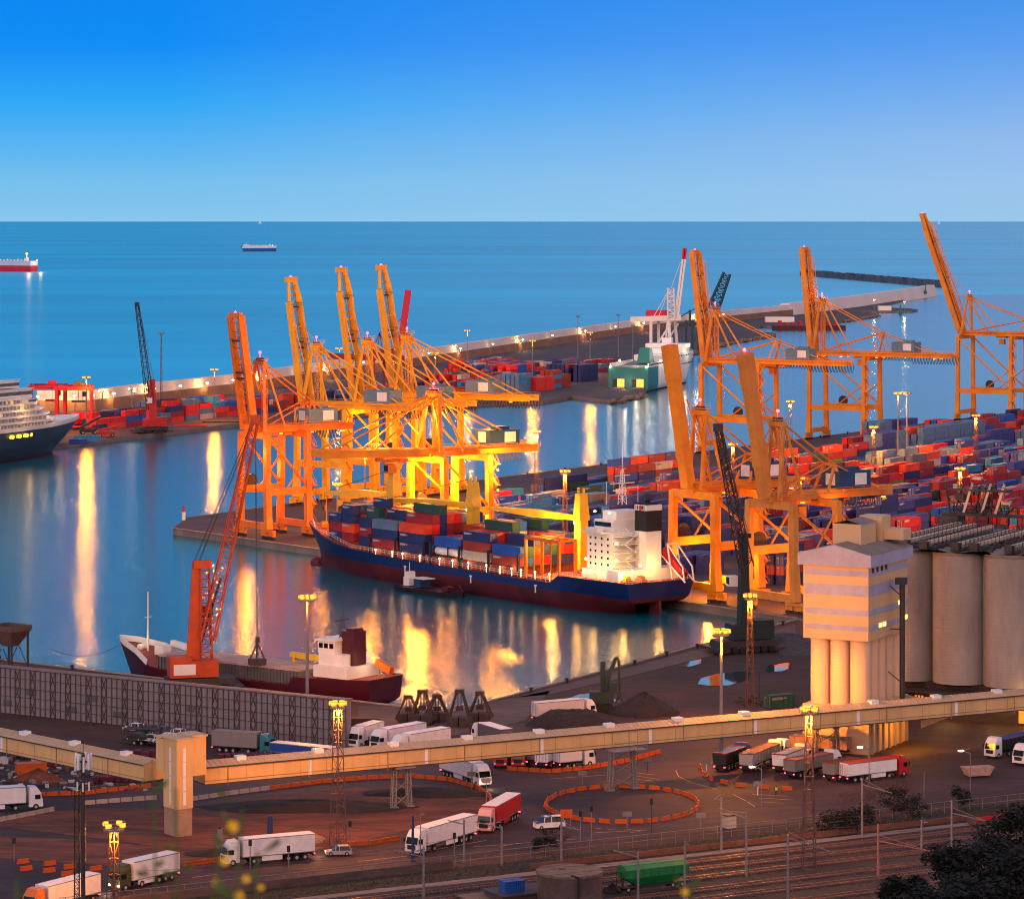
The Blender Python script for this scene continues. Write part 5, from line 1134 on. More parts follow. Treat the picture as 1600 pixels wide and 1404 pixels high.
for x in (27, 10, 38, 20): point(root, (x, -6, 6.6), 900, (1, .5, .12), .3)
M_duct = mat('pale_duct', (206, 184, 160), .6, .25, .5)
for i, (x, y0, y1, w) in enumerate(((-4, 2, 40, 1.5), (0, -2, 38, 1.6), (4.5, -3, 36, 1.2), (11, -3, 30, 1.3), (14.5, -2, 34, 1.3), (22, -3, 30, 1.2), (25.5, -3, 34, 1.4), (34, -3, 30, 1.3))):
    b = MB(); w *= .62; b.b2((x - w / 2, y0, 36.0), (x + w / 2, y1, 36.8)); b.rail([(x - w / 2 - .6, y0, 35.2), (x - w / 2 - .6, y1, 35.2)], 2.2, 2.2, .07, 1); b.rail([(x + w / 2 + .6, y0, 35.2), (x + w / 2 + .6, y1, 35.2)], 2.2, 2.2, .07, 1)
    for q in range(9): b.box((x + R.uniform(1.4, 3.2), y0 + 1 + q * 3.9, 35.4), (R.uniform(.5, 1.4), R.uniform(.5, 1.6), R.uniform(.4, 1.1)), 1)
    b.b2((x - w / 2 - .7, y0, 35.2), (x + w / 2 + .7, y1, 35.35), 1); b.box((x, y0 - .6, 36.1), (w + .8, 1.6, 1.6), 1)
    b.build('roof_conveyor', [M_duct, M_dark], root)
b = MB(); b.b2((-8, 40, 38), (52, 42.6, 38.6)); b.rail([(-8, 40, 38.6), (52, 40, 38.6)], 1.3, 1.6, .07); b.rail([(-8, 42.6, 38.6), (52, 42.6, 38.6)], 1.3, 1.6, .07)
for i in range(18): b.tube((-7 + i * 3.3, 40.4, 35), (-7 + i * 3.3, 40.4, 38), .14, 4)
b.b2((-9, 38.5, 36.2), (-4, 42, 38)); b.build('catwalk', M_dark, root)
b = MB()
for cx_, n_ in ((0, 26), (17, 26), (30, 14)):
    for i in range(n_):
        x = cx_ + R.uniform(-6, 6); z = R.uniform(38.6, 46); b.beam((x, 41 + R.uniform(-2, 2), 38.5), (x + R.uniform(-3, 3), 41, z), R.uniform(.15, .35))
        if i % 3 == 0: b.box((x, 41, z), (R.uniform(.8, 2.4), 1.5, R.uniform(.5, 1.4)), R.choice((0, 0, 1)))
    b.b2((cx_ - 6.5, 39, 43.4), (cx_ + 6.5, 43, 43.7)); b.rail([(cx_ - 6.5, 39, 43.7), (cx_ + 6.5, 39, 43.7)], 1.2, 1.2)
    for s in (-3, 1, 4): b.beam((cx_ + s + 1.8, 40, 45), (cx_ + s, 39.4, 38.8), .5, .5, 1)
b.build('head_gear', [M_dark, M_duct], root)
b = MB()
for x, z in ((14, 39.4), (31, 39.4), (27, 39.2)): b.ball((x, 39, z), .45, 6)
b.build('roof_lamp', M_lamp, root)
for x in (14, 31): point(root, (x, 38.4, 40), 500, SODIUM, .2)
# ================================================================== grey storage wall
q0, q1 = G(-30, 1109, 2), G(541, 1170, 2); L = sqrt((q0[0] - q1[0]) ** 2 + (q0[1] - q1[1]) ** 2)
M_wh = mat('grey_sheet_wall', (120, 116, 124), .7, .12, .2); wave_bump(M_wh, 'X', 3, .3, .04)
r_ = thing('storage_shed', 'long grey sheet-clad storage shed wall with a dark steel grid outside', 'storage shed', q0, atan2(q1[1] - q0[1], q1[0] - q0[0]))
b = MB(); b.b2((0, 0, 0), (L, 1.6, 9)); b.build('wall', M_wh, r_)
b = MB(); b.b2((-.2, -.25, 9), (L + .2, 1.8, 9.25)); b.build('roof', mat('shed_roof', (120, 104, 100), .8, .2, .2), r_)
b = MB(); nb = int(L / 1.28)
for i in range(nb + 1): x = L * i / nb; b.beam((x, -.12, 0), (x, -.12, 9), .13, .13)
for z in (1.6, 3.4, 5.2, 7.1, 8.9): b.beam((0, -.14, z), (L, -.14, z), .1, .1)
for i in range(nb):
    if i % 7 in (0, 3):
        for k in range(3):
            z = k * 3; x = L * i / nb; x2 = L * (i + 1) / nb
            b.beam((x, -.2, z), (x2, -.2, z + 3), .1, .1); b.beam((x2, -.2, z), (x, -.2, z + 3), .1, .1)
b.build('steel_grid', mat('rusty_brown_steel', (74, 56, 54), .7, .2, .5), r_)
for i, x in enumerate((6, 12, 22, 27.5, 34, 52)):
    b = MB(); b.b2((x, -.08, 1.4 + (i % 2) * 2.6), (x + R.uniform(1.5, 3.4), -.02, 2.6 + (i % 2) * 2.6)); b.build('dark_panel', mat('dark_patch', (76, 84, 88), .6, .2, .5), r_)
r_ = tag(MB().b2((0, 0, 0), (5.5, 3, 3.6)).build('site_hut', mat('brown_hut', (84, 56, 46), .8, .3, .5), loc=G(548, 1152, 2)), 'low brown hut at the right end of the storage shed', 'hut')
# hopper at the left edge
r_ = thing('loading_hopper', 'rusty loading hopper on legs at the left end of the shed', 'hopper', (G(16, 1044, 2)), radians(-38))
b = MB(); b.addm([(-1.4, -1.2, 5), (1.4, -1.2, 5), (1.4, 1.2, 5), (-1.4, 1.2, 5), (-3.6, -2.8, 8.4), (3.6, -2.8, 8.4), (3.6, 2.8, 8.4), (-3.6, 2.8, 8.4)], [(0, 1, 5, 4), (1, 2, 6, 5), (2, 3, 7, 6), (3, 0, 4, 7), (3, 2, 1, 0)])
for p, q in (((-3.7, -2.9), (3.7, -2.9)), ((3.7, -2.9), (3.7, 2.9)), ((3.7, 2.9), (-3.7, 2.9)), ((-3.7, 2.9), (-3.7, -2.9))): b.beam((p[0], p[1], 9), (q[0], q[1], 9), .2, 1.2)
b.build('bin', mat('hopper_rust', (92, 70, 66), .8, .3, .5), r_)
for x in (-3, 3):
    for y in (-2.4, 2.4): b = MB(); b.beam((x, y, 0), (x, y, 8.2), .35); b.beam((x, y, .4), (x - x * .9, y, 4.6), .15); b.build('leg', M_dark, r_)
# ================================================================== lorries and cars
def paint(name, rgb): return mat('paint_' + name, rgb, .4, .12, .6)
P_white = paint('white', (226, 222, 222)); P_red = paint('red', (176, 22, 30)); P_blue = paint('blue', (28, 66, 150)); P_teal = paint('teal', (20, 110, 128)); P_grey = paint('grey', (126, 120, 118)); P_yel = paint('yellow_green', (120, 120, 30)); P_dark = paint('dark', (40, 44, 44)); P_silver = paint('silver', (170, 164, 160))
M_tarp = mat('blue_tarp', (24, 84, 160), .7, .2, 1); M_tarp_g = mat('green_grey_tarp', (84, 86, 78), .8, .2, 1); M_beam = mat('headlamp', (255, 220, 150), .5, 0, emit=(255, 220, 150), es=6); M_load = mat('brown_load', (150, 104, 80), .9, .3, 2)
def wheels(r_, spots, rad=.5, w=.35, y=1.05, par=None):
    for x in spots:
        for s in (-1, 1):
            b = MB(); b.tube((x, s * y - w / 2, rad), (x, s * y + w / 2, rad), rad, 14, 0); b.tube((x, s * (y + w / 2), rad), (x, s * (y + w / 2 + .02), rad), rad * .5, 10, 1); b.build('wheel', [M_black, P_silver], r_)
def cab(r_, x0, m, tall=True, lit=False):
    "cab with its nose at x0, 2.3 m long"
    h = 3.7 if tall else 3.1; b = MB()
    b.addm([(x0, -1.22, .5), (x0, 1.22, .5), (x0 - 2.3, 1.22, .5), (x0 - 2.3, -1.22, .5), (x0 - .05, -1.22, 1.7), (x0 - .05, 1.22, 1.7), (x0 - 2.3, 1.22, 1.7), (x0 - 2.3, -1.22, 1.7), (x0 - .4, -1.15, h - .8), (x0 - .4, 1.15, h - .8), (x0 - 2.3, 1.2, h - .6), (x0 - 2.3, -1.2, h - .6), (x0 - 1.0, -1.05, h), (x0 - 1.0, 1.05, h), (x0 - 2.2, 1.15, h + .1), (x0 - 2.2, -1.15, h + .1)],
           [(1, 0, 4, 5), (5, 4, 8, 9), (9, 8, 12, 13), (13, 12, 15, 14), (0, 3, 7, 4), (4, 7, 11, 8), (8, 11, 15, 12), (2, 1, 5, 6), (6, 5, 9, 10), (10, 9, 13, 14), (3, 2, 6, 7), (7, 6, 10, 11), (11, 10, 14, 15), (0, 1, 2, 3)])
    c = b.build('cab', m, r_)
    b = MB(); b.addm([(x0 - .02, -1.08, 1.75), (x0 - .02, 1.08, 1.75), (x0 - .34, 1.02, h - .95), (x0 - .34, -1.02, h - .95)], [(0, 1, 2, 3), (3, 2, 1, 0)]); b.build('windscreen', M_glass, c)
    for s in (-1, 1):
        b = MB(); b.b2((x0 - 1.35, s * 1.23 - .01, 1.75), (x0 - .45, s * 1.23 + .01, 2.5)); b.build('side_window', M_glass, c)
        b = MB(); b.b2((x0 - .02, s * .9 - .22, .75), (x0 + .04, s * .9 + .22, 1.0)); b.build('headlight', M_beam if lit else M_white, c)
        b = MB(); b.b2((x0 - .2, s * 1.4 - .1, 1.9), (x0 - .05, s * 1.4 + .1, 2.6)); b.build('mirror', M_black, c)
    b = MB(); b.b2((x0 + .01, -.75, .95), (x0 + .05, .75, 1.6)); b.build('grille', M_black, c)
    return c
def truck(label, f, r, cm, tm, kind='box', L=16, lit=False, group='lorries in the port', roofm=None, hascab=True, h=3.95, name='articulated_lorry', cat='lorry'):
    A, B_ = G(f[0], f[1], 2.05), G(r[0], r[1], 2.05); d = norm((A[0] - B_[0], A[1] - B_[1], 0)); Lr = L
    c = ((A[0] + B_[0]) / 2, (A[1] + B_[1]) / 2, 2.05); rt_ = thing(name, label, cat, c, atan2(d[1], d[0]), group)
    x1 = L / 2; x0 = -L / 2; tx = x1 - 2.9 if hascab else x1
    if hascab: cab(rt_, x1, cm, True, lit); b = MB(); b.b2((tx - 3, -.5, .75), (x1 - 2.2, .5, 1.05)); b.build('chassis', M_black, rt_); wheels(rt_, [x1 - 1.2, x1 - 4.6])
    ws = [x0 + 1.6, x0 + 2.95, x0 + 4.3] if L > 9 else [x0 + 1.5]
    wheels(rt_, ws)
    b = MB()
    if kind == 'box':
        b.b2((x0, -1.27, 1.2), (tx, 1.27, h))
        t = b.build('trailer', tm, rt_)
        b = MB(); b.b2((x0 - .01, -1.25, 1.22), (x0 + .03, -.02, h - .1)); b.b2((x0 - .01, .02, 1.22), (x0 + .03, 1.25, h - .1))
        for yy in (-.9, -.35, .35, .9): b.b2((x0 - .05, yy - .03, 1.3), (x0 - .01, yy + .03, h - .2), 1)
        b.build('rear_door', [tm, M_grey], t)
        if roofm: b = MB(); b.b2((x0, -1.28, h), (tx, 1.28, h + .05)); b.build('roof', roofm, t)
        b = MB()
        for s in (-1, 1): b.b2((x0, s * 1.28 - .02, h - .12), (tx, s * 1.28 + .02, h)); b.b2((x0, s * 1.28 - .02, 1.2), (tx, s * 1.28 + .02, 1.32))
        b.build('side_trim', M_grey, t)
        if L > 12: b = MB(); b.b2((x0 + 5.3, -1.2, .45), (x0 + 8.6, -1.1, 1.2)); b.b2((x0 + 5.3, 1.1, .45), (x0 + 8.6, 1.2, 1.2)); b.build('side_skirt', tm, t)
    elif kind == 'tipper':
        hh = h - .7
        b.hexa([(x0, -1.15, 1.3), (tx, -1.15, 1.3), (tx, 1.15, 1.3), (x0, 1.15, 1.3), (x0, -1.27, hh), (tx, -1.27, hh), (tx, 1.27, hh), (x0, 1.27, hh)])
        n = int((tx - x0) / .8)
        for i in range(n + 1):
            for s in (-1, 1): b.beam((x0 + (tx - x0) * i / n, s * 1.19, 1.35), (x0 + (tx - x0) * i / n, s * 1.3, hh), .14, .08)
        t = b.build('tipper_body', tm, rt_)
        b = MB(); b.b2((x0 + .15, -1.12, hh), (tx - .15, 1.12, hh + .06)); b.build('cover', roofm or M_load, t)
        b = MB(); b.b2((x0 - .05, -1.3, hh - .05), (x0 + .1, 1.3, hh + .15)); b.b2((tx - .1, -1.3, hh - .05), (tx + .05, 1.3, hh + .15))
        for s in (-1, 1): b.b2((x0, s * 1.3 - .05, hh - .05), (tx, s * 1.3 + .05, hh + .13))
        b.build('top_rim', paint('rim_' + str(abs(hash(label)) % 3), [(120, 70, 60), (90, 80, 76), (150, 40, 44)][len(label) % 3]), t)
    b = MB(); b.b2((x0, -.5, .8), (tx, .5, 1.2)); b.b2((x0, -1.2, .55), (x0 + .15, 1.2, .75)); b.build('underframe', M_black, rt_)
    for s in (-1, 1): b = MB(); b.b2((x0 - .06, s * 1.0 - .15, .8), (x0 - .01, s * 1.0 + .15, .95)); b.build('tail_light', M_redlamp, rt_)
    if lit: point(rt_, (x1 + 1.6, 0, .9), 120, (1, .8, .5), .2)
    return rt_
truck('white articulated lorry on the road, cab leading, just ahead of the red trailer', (636, 1338), (741, 1307), P_white, P_white, L=16.5)
truck('lorry with red box trailer and white roof, right behind the white articulated lorry', (757, 1301), (801, 1276), paint('pink_white', (200, 150, 150)), P_red, L=15.5, roofm=P_white)
truck('white articulated lorry half hidden by the yellow flowers', (356, 1351), (480, 1340), P_white, P_white, L=14.5)
truck('white box lorry with dark olive cab left of the flowers', (168, 1394), (281, 1368), mat('paint_olive', (70, 70, 26), .4, .1), P_white, L=12.5, lit=True)
truck('white lorry trailer at the bottom edge below the telecom mast', (34, 1434), (156, 1402), mat('paint_orange', (200, 110, 30), .4, .1), P_white, L=14, lit=True)
truck('short white box lorry parked nearest the hut', (548, 1170), (594, 1157), P_white, P_white, L=9.5)
truck('white articulated lorry in the middle of the three parked by the hut', (586, 1173), (657, 1160), P_white, paint('bluish_white', (206, 206, 228)), L=13)
truck('white articulated lorry parked right of the other two, behind the gallery roof', (616, 1182), (697, 1168), P_white, P_white, L=13.5)
truck('grey-sided lorry with pale roof turning by the black grabs', (744, 1157), (792, 1172), P_white, paint('dark_side', (92, 84, 96)), L=12, roofm=P_white)
truck('lorry with teal cab and grey trailer below the storage shed', (422, 1178), (341, 1173), P_teal, P_grey, L=12)
truck('empty blue trailer with pale top lying along the gallery', (520, 1192), (432, 1183), P_blue, P_blue, L=13.5, h=2.9, roofm=P_white, hascab=False, name='trailer')
truck('red lorry cab facing the camera, left of the two', (779, 1203), (793, 1186), P_red, P_dark, 'tipper', L=8)
truck('red lorry cab facing the camera, right of the two', (806, 1203), (822, 1185), P_red, P_dark, 'tipper', L=8)
truck('dark open tipper trailer between the red cabs and the white boxes', (850, 1184), (829, 1199), P_dark, P_grey, 'tipper', L=8, hascab=False, name='trailer')
truck('white box lorry seen from its rear doors, left of its twin', (880, 1187), (845, 1201), P_white, P_white, L=10)
truck('white box lorry facing right behind the orange barriers', (921, 1195), (874, 1200), P_white, P_white, L=7.5)
truck('tipper lorry with blue tarp at the left end of the tipper park', (1172, 1187), (1117, 1208), P_blue, P_dark, 'tipper', L=12, roofm=M_tarp)
truck('long ribbed silver tipper lorry with brown load, second in the tipper park', (1230, 1180), (1152, 1212), P_white, P_silver, 'tipper', L=16)
truck('white ribbed tipper lorry with pale top, third in the tipper park', (1268, 1188), (1207, 1211), P_white, P_white, 'tipper', L=12, roofm=P_silver)
truck('grey tipper lorry facing right with white cab', (1313, 1200), (1228, 1217), P_white, P_grey, 'tipper', L=13.5)
truck('short grey trailer beside the red-topped lorry', (1338, 1211), (1290, 1222), P_grey, P_grey, 'tipper', L=7.5, hascab=False, roofm=P_dark, name='trailer')
truck('lorry with white body, red top and red and white cab', (1413, 1210), (1319, 1222), P_red, P_white, L=14, roofm=P_red, h=3.4)
truck('brown trailer under a dark green tarp against the grain tower foot', (1321, 1181), (1243, 1175), P_grey, mat('brown_trailer', (150, 112, 96), .7, .2), 'tipper', L=11, roofm=M_tarp_g, hascab=False, name='trailer')
truck('white lorry cab without trailer left of the brown trailer', (1216, 1188), (1236, 1182), P_white, P_dark, 'tipper', L=5.2, h=2.4, name='lorry_cab')
truck('white lorry with blue tarp at the right edge, the rear one of two', (1536, 1187), (1622, 1168), P_white, P_dark, 'tipper', L=14, roofm=M_tarp)
truck('white lorry at the right edge, in front of the blue tarp', (1582, 1198), (1660, 1178), P_white, P_dark, 'tipper', L=14)
truck('white lorry rounding the bend behind the dirt ground', (765, 1232), (690, 1207), P_white, paint('road_white', (206, 196, 200)), L=15, lit=True)
truck('white lorry leaving by the left edge behind the pale barriers', (60, 1262), (-70, 1270), P_white, P_white, L=15)
truck('white lorry standing behind the long dark coal heap', (925, 1120), (838, 1128), P_white, paint('greyish_white', (196, 190, 196)), L=13.5)  # trailer in a slightly greyish white
r_ = tag(MB().hexa([(-2, -1, .2), (2, -1, .2), (2, 1, .2), (-2, 1, .2), (-2.8, -1.2, 1.7), (2.8, -1.2, 1.7), (2.8, 1.2, 1.7), (-2.8, 1.2, 1.7)]).build('skip', mat('pink_beige_skip', (176, 140, 128), .7, .3, 1), loc=G(1527, 1212, 2.05), rz=.3), 'pinkish open skip piled with rubble at the roadside', 'skip')
def car(label, px, py, rz, m, van=False, lit=False, z=2.05, group=None, D=None):
    P = G(px, py, z) if D is None else ((px - CX) * D / F, D, z)
    r_ = thing('van' if van else 'car', label, 'van' if van else 'car', P, rz, group); L, W_, H_ = (4.9, 1.9, 1.95) if van else (4.1, 1.7, 1.48)
    b = MB(); h1 = H_ * .56; l = L / 2; w = W_ / 2; hood = .75 if van else 1.05; tail = .15 if van else .55
    b.addm([(-l, -w, .25), (l, -w, .25), (l, w, .25), (-l, w, .25), (-l, -w, h1), (l, -w * .95, h1 * .82), (l, w * .95, h1 * .82), (-l, w, h1), (l - hood, -w, h1), (l - hood, w, h1)], [(3, 2, 1, 0), (0, 1, 5, 8, 4), (2, 3, 7, 9, 6), (1, 2, 6, 5), (3, 0, 4, 7), (5, 6, 9, 8), (4, 8, 9, 7)])
    b.addm([(-l + .05, -w, h1), (l - hood, -w, h1), (l - hood, w, h1), (-l + .05, w, h1), (-l + tail, -w * .84, H_), (l - hood - .85, -w * .84, H_), (l - hood - .85, w * .84, H_), (-l + tail, w * .84, H_)], [(4, 5, 6, 7)])
    b.addm([(-l + .05, -w, h1), (l - hood, -w, h1), (l - hood, w, h1), (-l + .05, w, h1), (-l + tail, -w * .84, H_), (l - hood - .85, -w * .84, H_), (l - hood - .85, w * .84, H_), (-l + tail, w * .84, H_)], [(0, 1, 5, 4), (1, 2, 6, 5), (2, 3, 7, 6), (3, 0, 4, 7)], 1)
    for s in (-1, 1):
        for x in (-l + .15, -.1, l - hood - .5): b.beam((x, s * w * .99, h1), (x * .85, s * w * .86, H_ - .02), .12, .06)
    bo = b.build('body', [m, M_glass], r_)
    wheels(r_, [-l + .8, l - .8], .32, .22, w - .1)
    for s in (-1, 1): b = MB(); b.b2((l - .02, s * w * .72 - .18, .5), (l + .03, s * w * .72 + .18, .68)); b.build('headlight', M_beam if lit else M_white, r_)
    if lit: point(r_, (l + 1, 0, .6), 60, (1, .7, .35), .15)
    return r_
car('small silver hatchback with glowing headlights on the near road', 529, 1335, radians(186), P_silver, lit=True)
v = car('white police van with blue nose beside the orange sign', 858, 1293, radians(200), P_white, van=True)
b = MB(); b.b2((1.7, -.9, 1.06), (2.46, .9, 1.12)); b.b2((-1.6, -.97, .95), (1.2, -.955, 1.1)); b.build('blue_livery', P_blue, v); b = MB(); b.b2((-.2, -.6, 1.97), (.1, .6, 2.1)); b.build('light_bar', P_blue, v)
cs_ = [('white', P_white, 209, 1141), ('dark', P_dark, 230, 1144), ('grey blue', paint('slate', (70, 84, 104)), 251, 1146), ('white', P_white, 274, 1150), ('black', P_dark, 298, 1153), ('white', P_white, 233, 1158), ('white', P_white, 256, 1161), ('black', P_dark, 212, 1156), ('dark grey', paint('dgrey', (60, 58, 60)), 284, 1165)]
for i, (c, m, x, y) in enumerate(cs_):
    up = i < 5; D = 603 - i % 5 * 2.2 if up else 598 - (i - 5) * 2
    z = CH - (y - HY) * D / F
    car('%s car on the %s deck of the car transporter, %s from the left' % (c, 'upper' if up else 'lower', ordn(i if up else [0, 1, 2, 3][[7, 5, 6, 8].index(i)])), x, y, radians(150 + R.uniform(-6, 6)), m, z=z, D=D, group='cars on the car transporter')
r_ = thing('car_transporter', 'dark two-deck car transporter loaded with cars below the storage shed', 'car transporter', (-65.5, 598.5, 2), radians(-12))
b = MB(); b.b2((-7, -1.2, 2.9), (7, 1.2, 3.1)); b.b2((-7, -1.2, .9), (7, 1.2, 1.1))
for x in (-7, -3.5, 0, 3.5, 7):
    for s in (-1, 1): b.beam((x, s * 1.2, .8), (x, s * 1.2, 3.9), .18)
b.build('deck_frame', M_dark, r_); wheels(r_, [-5, -3.6, 4.4, 5.8], .45)
# ================================================================== other cranes
def lat_crane(name, label, P, rz, tower_m, boom_m, th_, foot, tip, w0, n, cabside=1, tall=True, ropes=True, hook=None, base_m=None, tw=2.6, open_tower=False):
    """mobile harbour crane; foot and tip of the boom are given relative to the base"""
    r_ = thing(name, label, 'crane', P, rz)
    b = MB(); b.b2((-7, -3.2, 1.4), (7, 3.2, 2.8)); b.b2((-8.6, -5.4, .6), (-5.6, 5.4, 1.4)); b.b2((5.6, -5.4, .6), (8.6, 5.4, 1.4)); b.build('chassis', base_m or M_dark, r_)
    for x in (-5.5, -3.6, -1.7, 1.7, 3.6, 5.5):
        for s in (-1, 1): b = MB(); b.tube((x, s * 2.9, .8), (x, s * 3.6, .8), .8, 12); b.build('wheel', M_black, r_)
    b = MB(); b.b2((-6.5, -2.6, 3), (3.6, 2.6, 6.4)); b.b2((-6.5, -2.4, 6.4), (-2, 2.4, 7.2)); ho = b.build('machinery_house', tower_m, r_)
    b = MB(); b.b2((-5.8, -2.64, 3.6), (-1.2, -2.58, 5.8)); b.build('panel', M_white, ho)
    b = MB()
    if open_tower:
        b.beam((-1.4, 0, 6), (-.6, 0, th_), .9, 2.8, 0, .7, 2.0); b.lattice((1.4, 0, 6), (1.0, 0, th_), 2.4, 1.8, int(th_ / 2.2), .16, .11); b.b2((-1.4, -1.1, th_ - 1), (2.4, 1.1, th_ + .6))
    else: b.beam((0, 0, 6), (0, 0, th_), tw, tw, 0, tw * .6, tw * .6); b.box((-.4, 0, th_ + .3), (2.4, 1.4, 1.0))
    b.build('tower', tower_m, r_)
    b = MB(); b.box((1.9, cabside * 2.1, th_ * .42 + 5), (2.2, 2, 2.4)); b.box((3.02, cabside * 2.1, th_ * .42 + 5.1), (.06, 1.7, 1.6), 1); b.build('operator_cab', [M_white if not open_tower else tower_m, M_glass], r_)
    b = MB(); b.lattice(foot, tip, w0, w0 * .45, n, .17, .1); d = norm(sub_(tip, foot)); b.box(tip, (1.8, 1.4, 1.8)); bo = b.build('boom', boom_m, r_)
    b = MB()
    for y in (-.5, .5): b.tube((0, y, th_ + .6), (tip[0], tip[1] + y, tip[2]), .07, 3); b.tube((-1, y, th_ + .6), (tip[0] - 1, tip[1] + y * .4, tip[2] - 1.4), .06, 3)
    b.tube((0, 0, 9), lerp(foot, tip, .28), .3, 6)
    if hook is not None:
        for y in (-.5, .5): b.tube((tip[0], tip[1] + y, tip[2]), (tip[0] + .4, tip[1] + y, hook), .06, 3)
    b.build('rope', M_dark, bo)
    if hook is not None:
        b = MB(); b.box((tip[0] + .4, tip[1], hook), (.9, .9, 1.2))
        for s in (-1, 1): b.beam((tip[0] + .4, tip[1], hook - .6), (tip[0] + .4 + s * 1.7, tip[1], hook - 4.4), .3); b.beam((tip[0] + .4, tip[1] + s * .4, hook - .6), (tip[0] + .4, tip[1] + s * 1.2, hook - 4.4), .2)
        b.beam((tip[0] - 1.4, tip[1], hook - 4.6), (tip[0] + 2.2, tip[1], hook - 4.6), 2, 1.2); b.build('grab', M_dark, bo)
    return r_
def rel(P, rz, Q):
    dx, dy = Q[0] - P[0], Q[1] - P[1]; return (dx * cos(rz) + dy * sin(rz), -dx * sin(rz) + dy * cos(rz), Q[2] - P[2])
def W3(px, py, D): return ((px - CX) * D / F, D, CH - (py - HY) * D / F)
P = (W3(312, 1078, 668)[0], 668, 2.1); rz = radians(14)
M_hor = mat('harbour_crane_orange', (198, 74, 20), .55, .25, .2, rgb2=(160, 54, 18))
lat_crane('harbour_crane', 'orange mobile harbour crane with tall tower, its lattice boom over the coaster', P, rz, M_hor, M_hor, 26.5, rel(P, rz, W3(324, 1000, 667)), rel(P, rz, W3(399, 655, 672)), 3.0, 22, 1, hook=10, open_tower=True)
P = (W3(1162, 1022, 728)[0], 728, 2.1); rz = radians(200); M_dg = mat('black_green_paint', (26, 44, 42), .6, .25, .3)
lat_crane('harbour_crane', 'black mobile harbour crane with dark green tower beside the lit masts', P, rz, M_dg, M_dark, 26, rel(P, rz, W3(1166, 885, 727)), rel(P, rz, W3(1122, 668, 722)), 2.6, 20, -1, hook=None, tw=2.5)
P = G(237, 676, 2); rz = radians(205)
lat_crane('harbour_crane', 'red mobile harbour crane with dark lattice boom on the far strip', P, rz, M_red, M_dark, 24, rel(P, rz, W3(236, 640, P[1])), rel(P, rz, W3(214, 475, P[1] - 6)), 3.2, 20, 1, tw=4.2)
# red rubber-tyred gantries behind the cruise ship
for i, (px, py, s) in enumerate(((75, 668, 0), (116, 670, 1))):
    r_ = thing('yard_gantry', ['red rubber-tyred yard gantry half hidden by the cruise ship', 'red rubber-tyred yard gantry under the lit mast, right of its twin'][i], 'yard gantry', G(px, py, 2), radians(6), 'red yard gantries')
    for x in (-8.5, 8.5):
        for y in (-10, 10): b = MB(); b.beam((x * .95, y, 1.2), (x * .95, y, 19), 1.3); b.build('leg', M_red, r_); b = MB(); b.tube((x, y - 1, .8), (x, y + 1, .8), .8, 10); b.build('wheel', M_black, r_)
    b = MB()
    for y in (-10, 10): b.beam((-8.5, y, 1.8), (8.5, y, 1.8), 1); b.beam((-9, y, 19.6), (9, y, 19.6), 1.2, 1.6)
    for x in (-7, 7): b.beam((x, -10.4, 19.6), (x, 10.4, 19.6), 1.2, 1.6)
    b.rail([(-9, -10.8, 20.4), (9, -10.8, 20.4)]); b.build('beam', M_red, r_)
    b = MB(); b.box((2, -3, 21.4), (4, 4, 2)); b.box((2, 0, 13), (6.5, 2.6, .9)); b.tube((2, 0, 13.4), (2, 0, 19), .1, 4); b.tube((4, 0, 13.4), (4, 0, 19), .1, 4); b.box((5, -4, 16.6), (2.2, 2.2, 2.4)); b.build('trolley', M_dark if i else M_red, r_)
# magenta mono-boom crane behind the yellow cranes
M_mag = mat('magenta_red_paint', (206, 16, 60), .5, .12, .1); M_mag_d = mat('dull_magenta_paint', (136, 26, 56), .5, .2, .1)
P = G(612, 645, 2); D = P[1]
r_ = thing('gantry_crane', 'magenta red crane with plain upright boom behind the right yellow crane', 'crane', P, 0)
def Q(px, py, dy=0): p = W3(px, py, D + dy); return (p[0] - P[0], p[1] - P[1], p[2] - P[2])
b = MB(); b.beam(Q(626, 540), Q(638, 453), 3.4, 3.4); b.build('boom', M_mag, r_)
for x, dy in ((584, 0), (600, 22), (607, 0), (623, 22)): b = MB(); b.beam(Q(x, 640, dy * .6), Q(x, 556, dy * .6), 1.5); b.build('leg', M_mag_d, r_)
b = MB(); b.beam(Q(512, 556), Q(632, 560), 1.6, 3); b.beam(Q(512, 556, 8), Q(632, 560, 8), 1.2, 2.4); b.b2(Q(578, 546), Q(618, 556, 10), 0); b.build('main_girder', M_mag_d, r_)
b = MB()
for x in (582, 590, 598, 606): b.beam(Q(593, 520), Q(x, 548), .5)
b.beam(Q(593, 520), Q(628, 498), .4); b.build('mast', M_mag_d, r_)
# white and red crane, dark green crane beside the ferry
P = G(1048, 566, 2); D = P[1]
r_ = thing('gantry_crane', 'white gantry crane with red boom tip and red machinery house behind the ferry', 'crane', P, 0)
for x, x2, dy in ((1017, 1017, 0), (1029, 1029, 30), (1050, 1044, 0), (1060, 1054, 30)): b = MB(); b.beam(Q(x, 562, dy * .4), Q(x2, 496, dy * .4), 2.0); b.build('leg', M_fw, r_)
b = MB(); b.beam(Q(985, 499), Q(1064, 496), 2.4, 3.6); b.beam(Q(985, 499, 14), Q(1064, 496, 14), 2, 3); b.beam(Q(1018, 552), Q(1048, 505), 1.2); b.beam(Q(1030, 552, 12), Q(1060, 505, 12), 1.2); b.build('main_girder', M_fw, r_)
for dx in (0, 5):
    b = MB(); b.beam(Q(1055 + dx * .7, 497), Q(1067 + dx * .6, 405), 1.7, 1.7); b.build('boom', M_fw, r_)
    b = MB(); b.beam(Q(1067 + dx * .6, 405), Q(1068.6 + dx * .6, 388), 1.8, 1.8); b.build('boom_tip', M_mag, r_)
